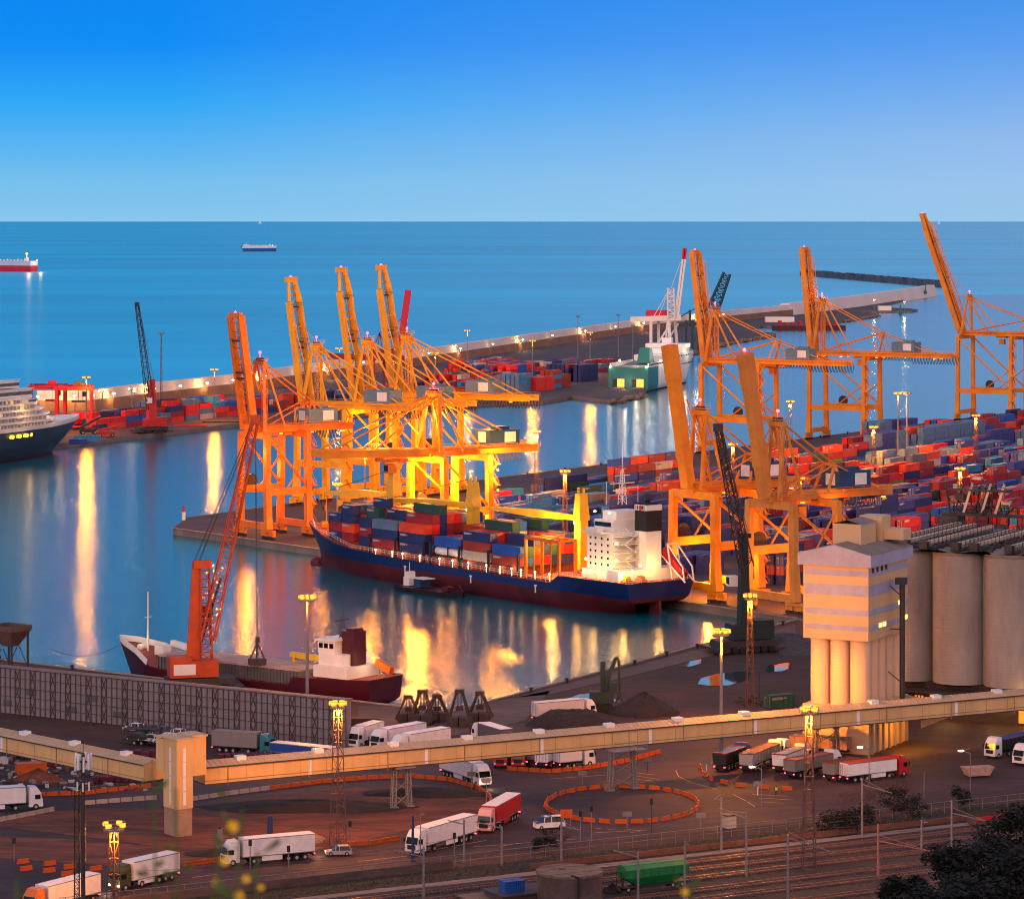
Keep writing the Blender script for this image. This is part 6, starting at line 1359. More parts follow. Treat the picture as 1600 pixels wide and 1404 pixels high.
b = MB(); b.lattice(Q(1049, 497), Q(1048, 450), 5, 4, 7, .5, .3); b.tube(Q(1047, 450), Q(1020, 497), .3, 4); b.tube(Q(1047, 450), Q(1028, 497), .3, 4); b.tube(Q(1049, 450), Q(1063, 410), .2, 4); b.build('mast', M_fw, r_)
b = MB(); b.b2(Q(1010, 485), Q(1044, 496, 12)); b.build('machinery_house', M_mag, r_)
P = G(1085, 552, 2); D = P[1]; M_tq = mat('dark_teal_paint', (30, 66, 76), .6, .2, .2)
r_ = thing('gantry_crane', 'dark green lattice gantry crane partly hidden behind the crane in front of the ferry', 'crane', P, 0)
b = MB(); b.lattice(Q(1114, 484), Q(1136, 427), 8, 5, 8, .8, .4); b.build('boom', M_tq, r_)
for x in (1072, 1082, 1092, 1104): b = MB(); b.beam(Q(x, 548), Q(x, 500), 1.8); b.build('leg', M_tq, r_)
b = MB(); b.beam(Q(1060, 508), Q(1116, 503), 2, 3); b.beam(Q(1078, 505), Q(1078, 484), 1.6); b.beam(Q(1082, 540), Q(1092, 510), 1); b.tube(Q(1078, 486), Q(1060, 497), .4, 4); b.tube(Q(1078, 486), Q(1118, 470), .3, 4); b.build('main_girder', M_tq, r_)
# excavator by the coal heap
P = G(943, 1112, 2); D = P[1]
r_ = thing('material_handler', 'dark green material handler with bent arm reaching over the coal heap', 'excavator', P, 0)
b = MB(); b.b2((-2.4, -1.6, 0), (1.8, 1.6, 1.6)); b.build('tracks', M_black, r_)
b = MB(); b.b2((-2.8, -1.6, 2), (2, 1.6, 4.2)); b.b2((1, -1.5, 4.2), (2.6, .4, 6)); b.b2((-.6, .2, 4.2), (.4, 1.4, 10)); b.build('body', M_dg, r_)
b = MB(); b.beam(Q(947, 1078), Q(950, 1058), .7, .9); b.beam(Q(950, 1058), Q(963, 1026), .8, 1.0, 0, .5, .6); b.beam(Q(963, 1026), Q(967, 1030), .5); b.beam(Q(967, 1030), Q(968, 1080), .55, .6, 0, .35, .4); b.tube(Q(945, 1074), Q(955, 1044), .15, 6); b.build('arm', M_dg, r_)
b = MB(); b.box(Q(968, 1084), (1, 1, 1.2)); b.beam(Q(967, 1086), Q(963, 1096), .4); b.beam(Q(969, 1086), Q(973, 1096), .4); b.build('grab', M_dark, r_)
# ================================================================== heaps, grabs, scrap
M_coal = mat('coal', (44, 36, 38), .95, .35, 1.2, bump=1, bscale=3)
def heap(name, label, cx_, cy_, rx, ry, h, m, seed=1, flat=0, cat='heap', rz=0, z=2.0, nn=40):
    rr = random.Random(seed); P = G(cx_, cy_, z); b = MB(); n = nn; k = 12; vs = []; ph = [rr.uniform(0, 6.28) for _ in range(6)]
    for i in range(k + 1):
        t = i / k
        for j in range(n):
            a = 2 * pi * j / n; w = 1 + .12 * sin(2 * a + ph[0]) + .08 * sin(5 * a + ph[1]) + .04 * sin(11 * a + ph[2]); hh = h * max(0, min(1, (1 - t) / (1 - flat))) * (1 - .1 * rr.random()) + .12 * rr.random() * h * (t < .95)
            vs.append((rx * t * w * cos(a), ry * t * w * sin(a), hh if i < k else -.2))
    b.addm(vs, [(i * n + j, (i + 1) * n + j, (i + 1) * n + (j + 1) % n, i * n + (j + 1) % n) for i in range(k) for j in range(n)], 0, True)
    return tag(b.build(name, m, loc=P, rz=rz), label, cat)
heap('coal_heap', 'tall conical heap of black coal right of the excavator', 1006, 1112, 6.4, 9, 3.9, M_coal, 3, .05)
heap('coal_heap', 'long low dark coal heap with flat top behind the gallery', 895, 1132, 9.5, 7, 2.6, M_coal, 5, .55, rz=.2)
heap('gravel_heap', 'small pale gravel heap on the dirt ground beside the lattice mast', 485, 1313, 2.6, 2.6, 1.5, mat('gravel', (140, 112, 104), .95, .3, 3, bump=.8, bscale=6), 6)
heap('earth_heap', 'long dark earth mound in the middle of the dirt ground', 480, 1262, 17, 6, 1.2, M_dirt2, 8, .4)
heap('earth_heap', 'dark earth mound at the right end of the dirt ground', 668, 1240, 12, 4, .9, M_dirt2, 9, .4)
heap('earth_heap', 'low dark mound between the lower left lanes', 350, 1335, 7, 2.6, .8, M_dirt2, 10, .3)
heap('sand_heap', 'brown sand heap in the scrap yard beside the orange skip', 60, 1218, 4.5, 3.5, 2, M_dirt, 11)
heap('scrap_heap', 'heap of dark scrap metal left of the grain tower columns', 1236, 1012, 9, 13, 3, mat('scrap_metal', (70, 60, 62), .7, .6, 2.5, bump=1, bscale=3), 12, .3)
M_grab = mat('rusty_grab', (62, 46, 44), .75, .35, 1)
for i, (x, y, h, l) in enumerate(((638, 1128, 5.2, 'rusty clamshell grab at the left end of the row'), (660, 1131, 6.6, 'tall rusty clamshell grab second from the left, above the wide bucket'), (683, 1127, 5.2, 'small rusty clamshell grab in the middle of the row'), (718, 1134, 7.0, 'biggest black clamshell grab, second from the right'), (750, 1127, 5.8, 'rusty clamshell grab at the right end of the row'))):
    r_ = thing('grab_bucket', l, 'grab bucket', G(x, y, 2), R.uniform(-.3, .3), 'grab buckets parked on the quay')
    b = MB(); n = 10
    for s in (-1, 1):
        pts = [(s * .1, 1.9), (s * 2.3, 1.7), (s * 2.5, .9), (s * 1.6, .1), (s * .1, .0)]; m_ = len(pts)
        b.addm([(p[0], -1.5, p[1]) for p in pts] + [(p[0], 1.5, p[1]) for p in pts], [tuple(range(m_)), tuple(range(m_, 2 * m_))[::-1]] + [(k, k + m_, (k + 1) % m_ + m_, (k + 1) % m_) for k in range(m_)])
    b.build('bucket', M_grab, r_)
    b = MB()
    for sx in (-1, 1):
        for sy in (-1, 1): b.beam((sx * 2.0, sy * 1.1, 1.7), (sx * .6, sy * .5, h - .5), .3)
    b.box((0, 0, h - .2), (1.7, 1.3, .7)); b.box((0, 0, h * .5), (1.3, 1.1, .9)); b.tube((-.3, 0, h * .5), (-.3, 0, h - .5), .12, 6); b.tube((.3, 0, h * .5), (.3, 0, h - .5), .12, 6); b.build('frame', M_grab, r_)
M_bag = mat('white_bags', (180, 178, 184), .7, .2, 2); M_mar = mat('maroon_crates', (94, 26, 52), .8, .4, 2.5)
b = MB()
for i in range(420):
    x, y = R.uniform(-20, 250), R.uniform(1172, 1236)
    if x > 165 and y < 1225: continue
    P = G(x, y, 2.0); s = R.uniform(.2, .8)
    mi = R.choice((0, 0, 1, 1, 2, 3)); b.box((P[0], P[1], P[2] + s * .3), (s * R.uniform(.6, 2), s, s * R.uniform(.4, 1)), mi, R.uniform(0, 3))
tag(b.build('scrap_debris', [M_dark, mat('scrap_rust', (108, 74, 62), .9, .4, 1), M_bag, M_grey]), 'scattered scrap and rubble in the yard behind the left gallery', kind='stuff')
for k, (x0, y0, nx, ny, hz) in enumerate(((172, 1203, 7, 3, 3), (150, 1222, 9, 2, 1), (345, 1187, 8, 2, 1))):
    P = G(x0, y0, 2.02); b = MB()
    for i in range(nx):
        for j in range(ny):
            for q in range(R.randint(max(1, hz - 1), hz)):
                cx_, cy_ = i * 1.25, j * 1.3
                for e in range(4): b.box((cx_, cy_, q * 1.1 + .12 + e * .28), (1.12, 1.12, .12))
                b.box((cx_, cy_, q * 1.1 + .5), (.9, .9, .9))
    tag(b.build('crate_stacks', M_mar, loc=P, rz=.15), ['tall maroon stacks of pallets left of the gallery tower', 'low maroon row of pallets at the edge of the scrap yard', 'low maroon row of pallets below the grey trailer'][k], kind='stuff')
P = G(48, 1209, 2); tag(MB().b2((-2.6, -1.2, .1), (2.6, 1.2, 1.9)).b2((-2.7, -1.3, 1.9), (2.7, 1.3, 2.1)).build('skip', M_bo, loc=P, rz=.35), 'orange skip standing in the scrap yard', 'skip')
for x, y, l, s in ((60, 1194, 'pale round bundle in the scrap yard right of the loader', 1.2), (82, 1197, 'dark brown box bin in the scrap yard', 1.3), (101, 1193, 'small white van wreck at the edge of the scrap yard', 1.1), (4, 1193, 'white wrapped bale at the left edge of the scrap yard', 1.0)):
    b = MB(); b.box((0, 0, s * .5), (s * 1.8, s * 1.2, s)); b.box((.1, 0, s * 1.1), (s * 1.1, s, s * .4)); tag(b.build('scrap_bundle', M_bag if 'white' in l or 'pale' in l else M_mar, loc=G(x, y, 2), rz=R.uniform(0, 2)), l, 'bundle')
r_ = thing('wheel_loader', 'orange wheel loader parked in shadow under the left gallery', 'loader', G(58, 1184, 2), .2)
b = MB(); b.b2((-3, -1.1, .9), (1, 1.1, 2.4)); b.b2((-.8, -.9, 2.4), (.9, .9, 3.6)); b.build('body', M_hor, r_); b = MB(); b.beam((1, 0, 2), (3, 0, 1), .5); b.b2((2.6, -1.4, .2), (3.8, 1.4, 1.3)); b.build('bucket', M_hor, r_); wheels(r_, [-2, 1.2], .8, .5, 1.1)
# dark container standing above the gallery, box near the mast
P = G(1218, 1104, 2); r_ = thing('site_container', 'dark green site container above the gallery left of the grain tower', 'container', P, .5)
b = MB(); cbox(b, 0, 0, 0, 0, 6.06, 0, True, 1); b.build('box', [cmat('dark green'), M_grey], r_)
r_ = thing('anchor_frame', 'star-shaped steel frame lying on the ground at the foot of the lattice mast', 'frame', G(1172, 1096, 2), 0); b = MB()
for a in range(6): b.beam((0, 0, .5), (3.6 * cos(a * pi / 3), 5.4 * sin(a * pi / 3), .2), .5, .4)
b.cyl((0, 0, 0), .8, 1.6, 8); b.tube((2, 2, 0), (2, 2, 6), .1, 5); b.build('arms', M_dark, r_)
# reach stackers and flat trailers on the far strip
for x, y, l in ((165, 682, 'red reach stacker between the cruise ship bow and the red crane'), (138, 678, 'dark reach stacker beside the cruise ship bow')):
    r_ = thing('reach_stacker', l, 'reach stacker', G(x, y, 2), .3); b = MB(); b.b2((-4, -1.8, .8), (4, 1.8, 2.6)); b.build('body', M_red if 'red' in l else M_dark, r_); b = MB(); b.beam((-3.5, 0, 3), (6, 0, 8 if 'dark' in l else 4.5), 1.0); b.b2((4.6, -1.5, 3.2), (6.4, 1.5, 4.4)); b.build('boom', M_red if 'red' in l else M_dark, r_); wheels(r_, [-2.8, 2.8], .8, .6, 1.7)
for x, y, m, l in ((136, 689, cmat('sky blue'), 'long sky blue container lying flat near the cruise ship bow'), (122, 694, cmat('blue'), 'short blue box at the very edge of the far quay'), (298, 666, M_red, 'row of low red trailers on the far quay'), (345, 664, M_grab, 'flat rusty pontoon panel at the far quay edge')):
    b = MB(); L_, h_ = (12, 2.6) if 'long' in l else ((8, 2.4) if 'short' in l else ((16, .9) if 'red' in l else (18, .6))); b.b2((-L_ / 2, -1.3, 0), (L_ / 2, 1.3, h_)); b.b2((-L_ / 2 + .2, -1.35, h_ * .3), (L_ / 2 - .2, 1.35, h_ * .4))
    tag(b.build('flat_load', m, loc=G(x, y - (4 if 'quay edge' in l else 0), 2), rz=radians(8)), l, 'cargo')
# red work barge and small pier at the spit, buoy, light towers
r_ = thing('work_barge', 'dark red work barge moored at the sandy spit', 'barge', G(1262, 515, 0), radians(5)); b = MB(); b.b2((-32, -8, -1), (34, 8, 4)); b.build('hull', M_maroon, r_); b = MB()
for i in range(9): b.box((-26 + i * 6.4, 0, 5.5), (3, 5, R.uniform(2, 6)), 0)
b.build('deckhouse', M_red, r_)
for x, y, l in ((1382, 485, 'white-roofed hut on the small harbour pier'), (1218, 503, 'long low white shed on the spit')):
    b = MB(); b.b2((-14 if 'long' in l else -7, -5, 0), (14 if 'long' in l else 7, 5, 5)); tag(b.build('shed', M_fw, loc=G(x, y, 2)), l, 'shed')
for x, y, h, c, l in ((1407, 491, 9, M_turq, 'small green buoy floating off the spit'), (1446, 458, 9, M_turq, 'green light beacon on the breakwater end')):
    b = MB(); b.tube((0, 0, -1), (0, 0, 2.6), 2.2, 10); b.tube((0, 0, 2.6), (0, 0, h), 1.4, 8, r2=.5); b.ball((0, 0, h + .6), .9, 6); tag(b.build('beacon', c, loc=G(x, y, 0 if 'buoy' in l else 6)), l, 'buoy' if 'buoy' in l else 'beacon')
for x, y, l in ((1366, 481, 'warm lamp on the root of the small pier'), (1413, 484, 'white lamp pair at the tip of the small pier')):
    mast(l, x, y - 12, 12, 5000, 'pole', nl=2, mt=M_lamp_w, color=WARM, rad=1.2, group='lamps on the small pier')
r_ = thing('light_tower', 'small white and red light tower on the tip of the container pier', 'beacon', G(287, 812, 2), 0); b = MB(); b.tube((0, 0, 0), (0, 0, 2.6), .6, 8); b.build('base', M_white, r_); b = MB(); b.tube((0, 0, 2.6), (0, 0, 4.6), .45, 8); b.build('lantern', M_red, r_)
# bollards and fenders
def bollards(label, p, q, n, g):
    for i in range(n):
        P = lerp(p, q, (i + .5) / n); b = MB(); b.tube((0, 0, 0), (0, 0, .8), .32, 8); b.tube((0, 0, .8), (0, 0, 1.05), .5, 8); tag(b.build('bollard', M_black, loc=(P[0], P[1], 2)), label, 'bollard', g)
def inset(p, q, d, s): e = norm((q[0] - p[0], q[1] - p[1], 0)); return (p[0] - e[1] * d * s, p[1] + e[0] * d * s), (q[0] - e[1] * d * s, q[1] + e[0] * d * s)
a_, b_2 = inset(G(790, 1088), G(1235, 970), 1.6, -1); bollards('black mooring bollard on the near quay right of the grabs', a_, b_2, 9, 'bollards on the near quay')
a_, b_2 = inset(LQ(160, 0), LQ(92, 0), 1.6, -1); bollards('black mooring bollard behind the storage shed roof line', a_, b_2, 3, 'bollards by the storage shed')
a_, b_2 = inset(fa, fb_, 2, -1); bollards('black bollard along the far edge of the container pier', a_, b_2, 24, 'bollards on the far pier edge')
p, q = G(150, 688.5, 1), G(378, 662, 1)
for i in range(7):
    P = lerp(p, q, (i + .5) / 7); b = MB(); b.box((0, 0, 0), (3.6, 1.6, 2.6)); b.tube((-1.4, -.9, 0), (1.4, -.9, 0), .9, 8); tag(b.build('fender', M_black, loc=(P[0], P[1] - .6, .4), rz=.35), 'black rubber fender hanging on the far quay face', 'fender', 'fenders on the far quay')
# ================================================================== railway furniture, posts, signs
def pole(name, label, px, py, h, m=M_grey, arm=None, cat='pole', group=None, r=.16, head=None, rz=0, lat=False):
    r_ = thing(name, label, cat, G(px, py, 2.02), rz, group); b = MB()
    if lat: b.lattice((0, 0, 0), (0, 0, h), .55, .4, int(h / 1.2), .06, .04)
    else: b.tube((0, 0, 0), (0, 0, h), r, 8, r2=r * .7)
    b.build('post', m, r_)
    if arm:
        for i, (az, x, z2) in enumerate(arm): b = MB(); b.tube((0, 0, h * az), (x, 0, h * az + z2), .09, 5); b.tube((0, 0, h * az + .9), (x * .8, 0, h * az + z2 * .8), .05, 4); b.build('arm', m, r_)
    if head == 'lamp': b = MB(); b.box((arm[-1][1] if arm else 0, 0, h + (arm[-1][2] if arm else 0)), (.9, .35, .2)); b.build('lamp_head', M_lamp_w, r_)
    if head == 'box': b = MB(); b.box((0, -.1, h - .2), (.5, .4, .9)); b.build('signal_head', M_black, r_)
    if head == 'sign': b = MB(); b.box((0, -.1, h - .4), (1.5, .06, .8)); b.build('sign_plate', M_grey, r_)
    return r_
cat_ = 'overhead line mast'; g_ = 'overhead line masts of the railway'
for x, y, h, arm, l, m in ((1347, 1306, 9, [(.92, 4.8, -1.4)], 'grey overhead line mast with arm in front of the bare bushes', M_grey), (1127, 1330, 8.5, [(.95, -1.2, .2)], 'concrete overhead line mast left of the white service hut', M_grey), (1166, 1368, 9.5, [(.9, -4, 1.6)], 'lattice line mast right of the green wagon', M_grey),
                           (1372, 1370, 8, [(.68, 9.6, -1.9)], 'reddish overhead line mast with long arm to the trees', mat('pink_steel', (170, 112, 100), .6, .2)), (1487, 1330, 8, [(.75, 6.5, -1.5)], 'thick overhead line mast with round top by the railway', M_grey), (725, 1347, 6.5, [(.9, -2.5, .6)], 'thin line mast with curved arm behind the low buildings', M_grey), (784, 1352, 6, [(.95, -4, 1.0)], 'line mast with arm left of the round tank', M_grey),
                           (662, 1404, 7.6, [(.8, -4.6, 1.0)], 'rusty line mast in front of the long white lorry', M_grey), (877, 1350, 6.5, [(.9, 3, -.6)], 'concrete line mast behind the round tank', M_grey), (1231, 1412, 10, [(.95, 7, -2.2)], 'thin lattice line mast left of the tall lit mast', M_grey), (997, 1412, 7.5, [(.9, -3.6, 1.0)], 'line mast in front of the green wagon', M_grey), (1070, 1412, 9, [(.95, .6, 0)], 'line mast at the right end of the green wagon', M_grey), (1440, 1330, 5, [(.9, 1, .1)], 'short line mast under the long arm', M_grey)):
    pole('overhead_line_mast', l, x, min(y, 1412), h, m, arm, cat_, g_, .2)
M_navyp = mat('navy_pole', (24, 44, 96), .5, .1)
for x, y, h, l, m, hd, arm in ((645, 1345, 7, 'dark blue post in front of the white lorry cab', M_navyp, None, None), (422, 1313, 4, 'thick dark blue advertising column on the dirt ground', M_navyp, None, None), (1018, 1302, 5.4, 'thin blue camera post in front of the barrier ring', M_navyp, 'box', None), (924, 1315, 5.5, 'thin grey camera post left of the barrier ring', M_grey, 'box', None), (907, 1313, 4.5, 'traffic signal post beside the police van', M_grey, 'box', None),
                           (391, 1355, 4, 'traffic signal post beside the white lorry behind the flowers', M_grey, 'box', None), (451, 1356, 3.2, 'traffic signal post at the tail of the white lorry', M_grey, 'box', None), (343, 1324, 3, 'short signal post on the earth left of the blue column', M_grey, 'box', None), (547, 1318, 3.4, 'short signal post at the foot of the lattice mast', M_grey, 'box', None), (710, 1335, 3.2, 'signal post between the white lorry and the fence', M_grey, 'box', None), (22, 1345, 3.4, 'round-headed signal post among the loose barriers', M_grey, 'box', None),
                           (657, 1342, 7, 'slim grey lamp post right of the blue post', M_grey, None, [(.98, .6, .1)]), (1358, 1226, 6.2, 'curved street lamp, lit, over the red-topped lorry', M_grey, 'lamp', [(1, -1.6, .4)]), (1516, 1240, 7, 'curved street lamp, lit, left of the pinkish skip', M_grey, 'lamp', [(1, -1.6, .4)]), (1190, 1262, 6.5, 'curved street lamp, lit, in front of the long tipper', M_grey, 'lamp', [(1, -1.6, .4)]), (1444, 1245, 4.4, 'plain post behind the bare bushes', M_grey, None, None),
                           (737, 1232, 3, 'grey road sign on the bend, left one', M_grey, 'sign', None), (760, 1262, 5, 'double road sign at the end of the orange barriers', M_grey, 'sign', None), (980, 1292, 2.6, 'small road sign in front of the barrier ring', M_grey, 'sign', None), (1095, 1292, 2.4, 'small dark road sign right of the barrier ring', M_grey, 'sign', None), (910, 1225, 2.4, 'small road sign behind the barrier ring', M_grey, 'sign', None), (1012, 1205, 2.6, 'small blue road sign near the white lane stripes', M_navyp, 'sign', None), (1104, 1205, 2.2, 'white road sign at the corner of the tipper park', P_white, 'sign', None), (1184, 1242, 2.4, 'white and orange road sign beyond the tipper park', P_white, 'sign', None)):
    pole('street_lamp' if hd == 'lamp' else ('road_sign' if hd == 'sign' else 'signal_post' if hd == 'box' else 'post'), l, x, y, h, m, arm, 'street lamp' if hd == 'lamp' else ('road sign' if hd == 'sign' else 'post'), None, .55 if 'column' in l else (.25 if 'dark blue post' in l else .09), hd)
r_ = thing('road_sign', 'orange rectangular warning sign on two posts beside the police van', 'road sign', G(885, 1296, 2.02), 0); b = MB(); b.b2((-.95, -.04, 2), (.95, .04, 3.3)); b.build('sign_plate', M_bo, r_); b = MB(); b.tube((-.7, .08, 0), (-.7, .08, 3.2), .06, 5); b.tube((.7, .08, 0), (.7, .08, 3.2), .06, 5); b.build('post', M_grey, r_)
b = MB()
for x in (-.3, .05): b.b2((x, -.07, 2.45), (x + .22, -.045, 2.53)); b.b2((x + .06, -.07, 2.5), (x + .14, -.045, 2.9))
b.build('sign_mark', M_red, r_)
# roadside worker in a yellow vest
r_ = None
me = bpy.data.meshes.new('person'); J = [(0, 0, .95), (0, 0, 1.2), (0, 0, 1.45), (0, 0, 1.56), (0, -.01, 1.7), (.2, 0, 1.42), (.26, .02, 1.15), (.24, -.08, .92), (-.2, 0, 1.42), (-.27, .02, 1.15), (-.24, -.06, .92), (.1, 0, .9), (.11, -.02, .5), (.12, .02, .08), (.12, -.14, .04), (-.1, 0, .9), (-.12, .04, .5), (-.13, .1, .08), (-.13, -.06, .04)]
E = [(0, 1), (1, 2), (2, 3), (3, 4), (2, 5), (5, 6), (6, 7), (2, 8), (8, 9), (9, 10), (0, 11), (11, 12), (12, 13), (13, 14), (0, 15), (15, 16), (16, 17), (17, 18)]
me.from_pydata(J, E, []); me.materials.append(mat('person_clothes', (40, 40, 56), .9, .2, 3)); pe = bpy.data.objects.new('person', me); COL.objects.link(pe); pe.location = G(1213, 1243, 2.03)
sk = pe.modifiers.new('skin', 'SKIN'); Rr = [.15, .15, .17, .07, .11, .07, .05, .04, .07, .05, .04, .09, .065, .045, .04, .09, .065, .045, .04]
for i, v_ in enumerate(me.skin_vertices[0].data): v_.radius = (Rr[i], Rr[i]); v_.use_root = i == 0
pe.modifiers.new('sub', 'SUBSURF').levels = 1; tag(pe, 'person in dark trousers and yellow safety vest standing by the barriers', 'person')
b = MB(); b.tube((0, 0, .98), (0, 0, 1.48), .21, 10, r2=.23); b.build('safety_vest', mat('hivis', (210, 220, 40), .7, .1), pe)
# fence along the road and wall under it
b = MB(); b.rail([RP(-60, -8.2, 2.05), RP(225, -8.2, 2.05)], 1.9, 2.6, .045); o = tag(b.build('wire_fence', M_grey), 'low wire fence on posts between the road and the railway', 'fence')
b = MB(); b.b2((0, 0, 0), (60, .35, 1.3)); tag(b.build('retaining_wall', M_slab, loc=RP(-45, -7.6, 2.0), rz=atan2(DR[1], DR[0])), 'low weathered concrete wall below the road at the lower left', 'wall')
b = MB(); b.b2((0, 0, 0), (120, .3, .9)); tag(b.build('retaining_wall', mat('brick_red_wall', (104, 66, 56), .9, .3, .6), loc=RP(25, -1.4, 2.0), rz=atan2(DR[1], DR[0])), 'long low brick-coloured wall along the pale path', 'wall')
r_ = thing('service_hut', 'tiny white service hut on the verge beside the road', 'hut', G(1139, 1292, 2), .5); b = MB(); b.b2((-.9, -.8, 0), (.9, .8, 2)); b.build('wall', P_silver, r_); b = MB(); b.b2((-1.05, -.95, 2), (1.05, .95, 2.15)); b.build('roof', M_dark, r_)
r_ = thing('footbridge', 'red-edged concrete ramp at the right end of the pale path', 'ramp', G(1572, 1283, 2), atan2(DR[1], DR[0])); b = MB(); b.b2((-7, -1.2, .2), (9, 1.2, 1)); b.build('deck', M_slab, r_); b = MB(); b.b2((-7, -1.3, .9), (9, -1.2, 1.5)); b.build('edge', M_red, r_); b = MB(); b.rail([(-7, 1.2, 1), (9, 1.2, 1)], 1.1, 1.5); b.build('railing', M_dark, r_)
b = MB()
for o, z in ((5, 8.2), (10.5, 8), (16, 8.1), (23.5, 8), (29, 8)):
    for k in range(5):
        a0, a1 = -40 + k * 50, 10 + k * 50
        for dz, sg in ((0, 0), (1.2, .9)): b.path([lerp(RP(a0, o, z + dz), RP(a1, o, z + dz), q / 6)[:2] + (z + dz - sg * (1 - (q / 3 - 1) ** 2),) for q in range(7)], .025, 3)
tag(b.build('overhead_wires', M_dark), 'thin sagging contact wires strung along the railway tracks', 'wires')
# telecom mast
r_ = thing('telecom_mast', 'dark telecom mast with white panel antennas at the lower left', 'mast', (W3(130, 1400, 440)[0], 440, 0), 0)
ztop = CH - (1178 - HY) * 440 / F
b = MB(); b.tube((0, 0, 0), (0, 0, ztop), .34, 10, r2=.26); b.build('pole', M_dark, r_); b = MB(); b.lattice((-.9, .2, 0), (-.9, .2, ztop - 5), .7, .6, 26, .05, .04); b.build('ladder', M_dark, r_)
for k in range(9):
    a = k * 2 * pi / 9; b = MB(); b.box((cos(a) * 1.1, sin(a) * 1.1, ztop - .9 - (k % 2) * .4), (.25, .25, 2.2), 0, a); b.tube((cos(a) * .3, sin(a) * .3, ztop - 1), (cos(a) * 1.0, sin(a) * 1.0, ztop - 1), .05, 4, 1); b.build('antenna', [M_white, M_dark], r_)
for k in range(4): a = k * 1.6; b = MB(); b.box((cos(a) * .8, sin(a) * .8, ztop - 4.4), (.2, .2, 1.2), 0, a); b.build('antenna', M_white, r_)
b = MB(); b.tube((0, 0, ztop - 2.4), (0, 0, ztop - 2.25), 1.3, 12); b.tube((0, 0, ztop), (0, 0, ztop + 3), .04, 4); b.build('platform', M_dark, r_)
# green hopper wagon
wp = RP(0, 0); wx = G(1020, 1392, 2)
r_ = thing('hopper_wagon', 'bright green covered hopper wagon standing on the railway', 'railway wagon', (wx[0], wx[1], 2.36), atan2(DR[1], DR[0])); M_gr = mat('wagon_green', (10, 120, 58), .5, .25, .5)
b = MB(); L2_ = 5.3
b.addm([(-L2_ * .62, -.7, 1), (L2_ * .62, -.7, 1), (L2_ * .62, .7, 1), (-L2_ * .62, .7, 1), (-L2_, -1.35, 2.2), (L2_, -1.35, 2.2), (L2_, 1.35, 2.2), (-L2_, 1.35, 2.2), (-L2_, -1.35, 3.4), (L2_, -1.35, 3.4), (L2_, 1.35, 3.4), (-L2_, 1.35, 3.4), (-L2_, -.6, 4), (L2_, -.6, 4), (L2_, .6, 4), (-L2_, .6, 4)], [(0, 1, 5, 4), (1, 2, 6, 5), (2, 3, 7, 6), (3, 0, 4, 7), (4, 5, 9, 8), (5, 6, 10, 9), (6, 7, 11, 10), (7, 4, 8, 11), (8, 9, 13, 12), (10, 11, 15, 14), (12, 13, 14, 15), (9, 10, 14, 13), (11, 8, 12, 15), (3, 2, 1, 0)])
for i in range(9):
    for s in (-1, 1): b.beam((-L2_ + .3 + i * 1.29, s * 1.37, 2.2), (-L2_ + .3 + i * 1.29, s * 1.37, 3.4), .1, .08)
b.build('hopper_body', M_gr, r_); b = MB(); b.b2((-5.6, -1, .75), (5.6, 1, .95)); b.beam((-5.2, 0, .9), (-5.2, 0, 3), .2); b.rail([(-5.6, -1, .95), (-5.6, 1, .95)], 2, 1); b.build('underframe', M_dark, r_); wheels(r_, [-4.6, -3, 3, 4.6], .46, .12, .72)
heap('ballast_heap', 'small grey ballast heap left of the green wagon', 957, 1393, 1.6, 1.6, 1.3, M_ballast, 14)
# tank and low roofs at the bottom
P = G(890, 1414, 2); r_ = thing('round_tank', 'round concrete tank with flat mossy top at the bottom edge', 'tank', (P[0], 460, 0), 0)
b = MB(); b.cyl((0, 0, 0), 4.7, 6.4, 40); b.build('wall', M_slab, r_); b = MB(); b.tube((0, 0, 6.4), (0, 0, 6.75), 4.85, 40); b.cyl((-1, .8, 6.75), .5, .2, 8); b.build('top', mat('mossy_concrete', (112, 98, 84), .95, .4, .8), r_); b = MB(); b.path([(1.2, -4.8, 0), (1.2, -4.9, 6.6), (.2, -4.6, 6.9)], .14); b.build('pipe', M_black, r_)
for x, y, w, d, h, m, l in ((812, 1391, 8.5, 6, 3.4, mat('slate_roof', (52, 56, 70), .8, .2, .3), 'low building with dark slate-blue flat roof left of the round tank'), (762, 1400, 7, 4, 3.0, mat('tan_roof', (116, 96, 84), .9, .2, .5), 'low tan-roofed building beside the slate roof'), (500, 1402, 4, 3, 2.6, M_slab, 'small concrete kiosk at the lower left of the railway')):
    D = 462 if x > 700 else 470; z = CH - (y - HY) * D / F; r_ = thing('low_building', l, 'building', ((x - CX) * D / F, D, 0), .5)
    b = MB(); b.b2((-w / 2, -d / 2, 0), (w / 2, d / 2, z)); b.build('wall', M_slab, r_); b = MB(); b.b2((-w / 2 - .3, -d / 2 - .3, z), (w / 2 + .3, d / 2 + .3, z + .2)); b.build('roof', m, r_)
tag(MB().b2((-1.6, -1, 0), (1.6, 1, 3)).b2((-1.7, -1.1, 3), (1.7, 1.1, 3.15)).build('blue_box', cmat('blue'), loc=(W3(800, 1404, 461)[0], 461, 2), rz=.5), 'blue metal box below the slate roof', 'box')
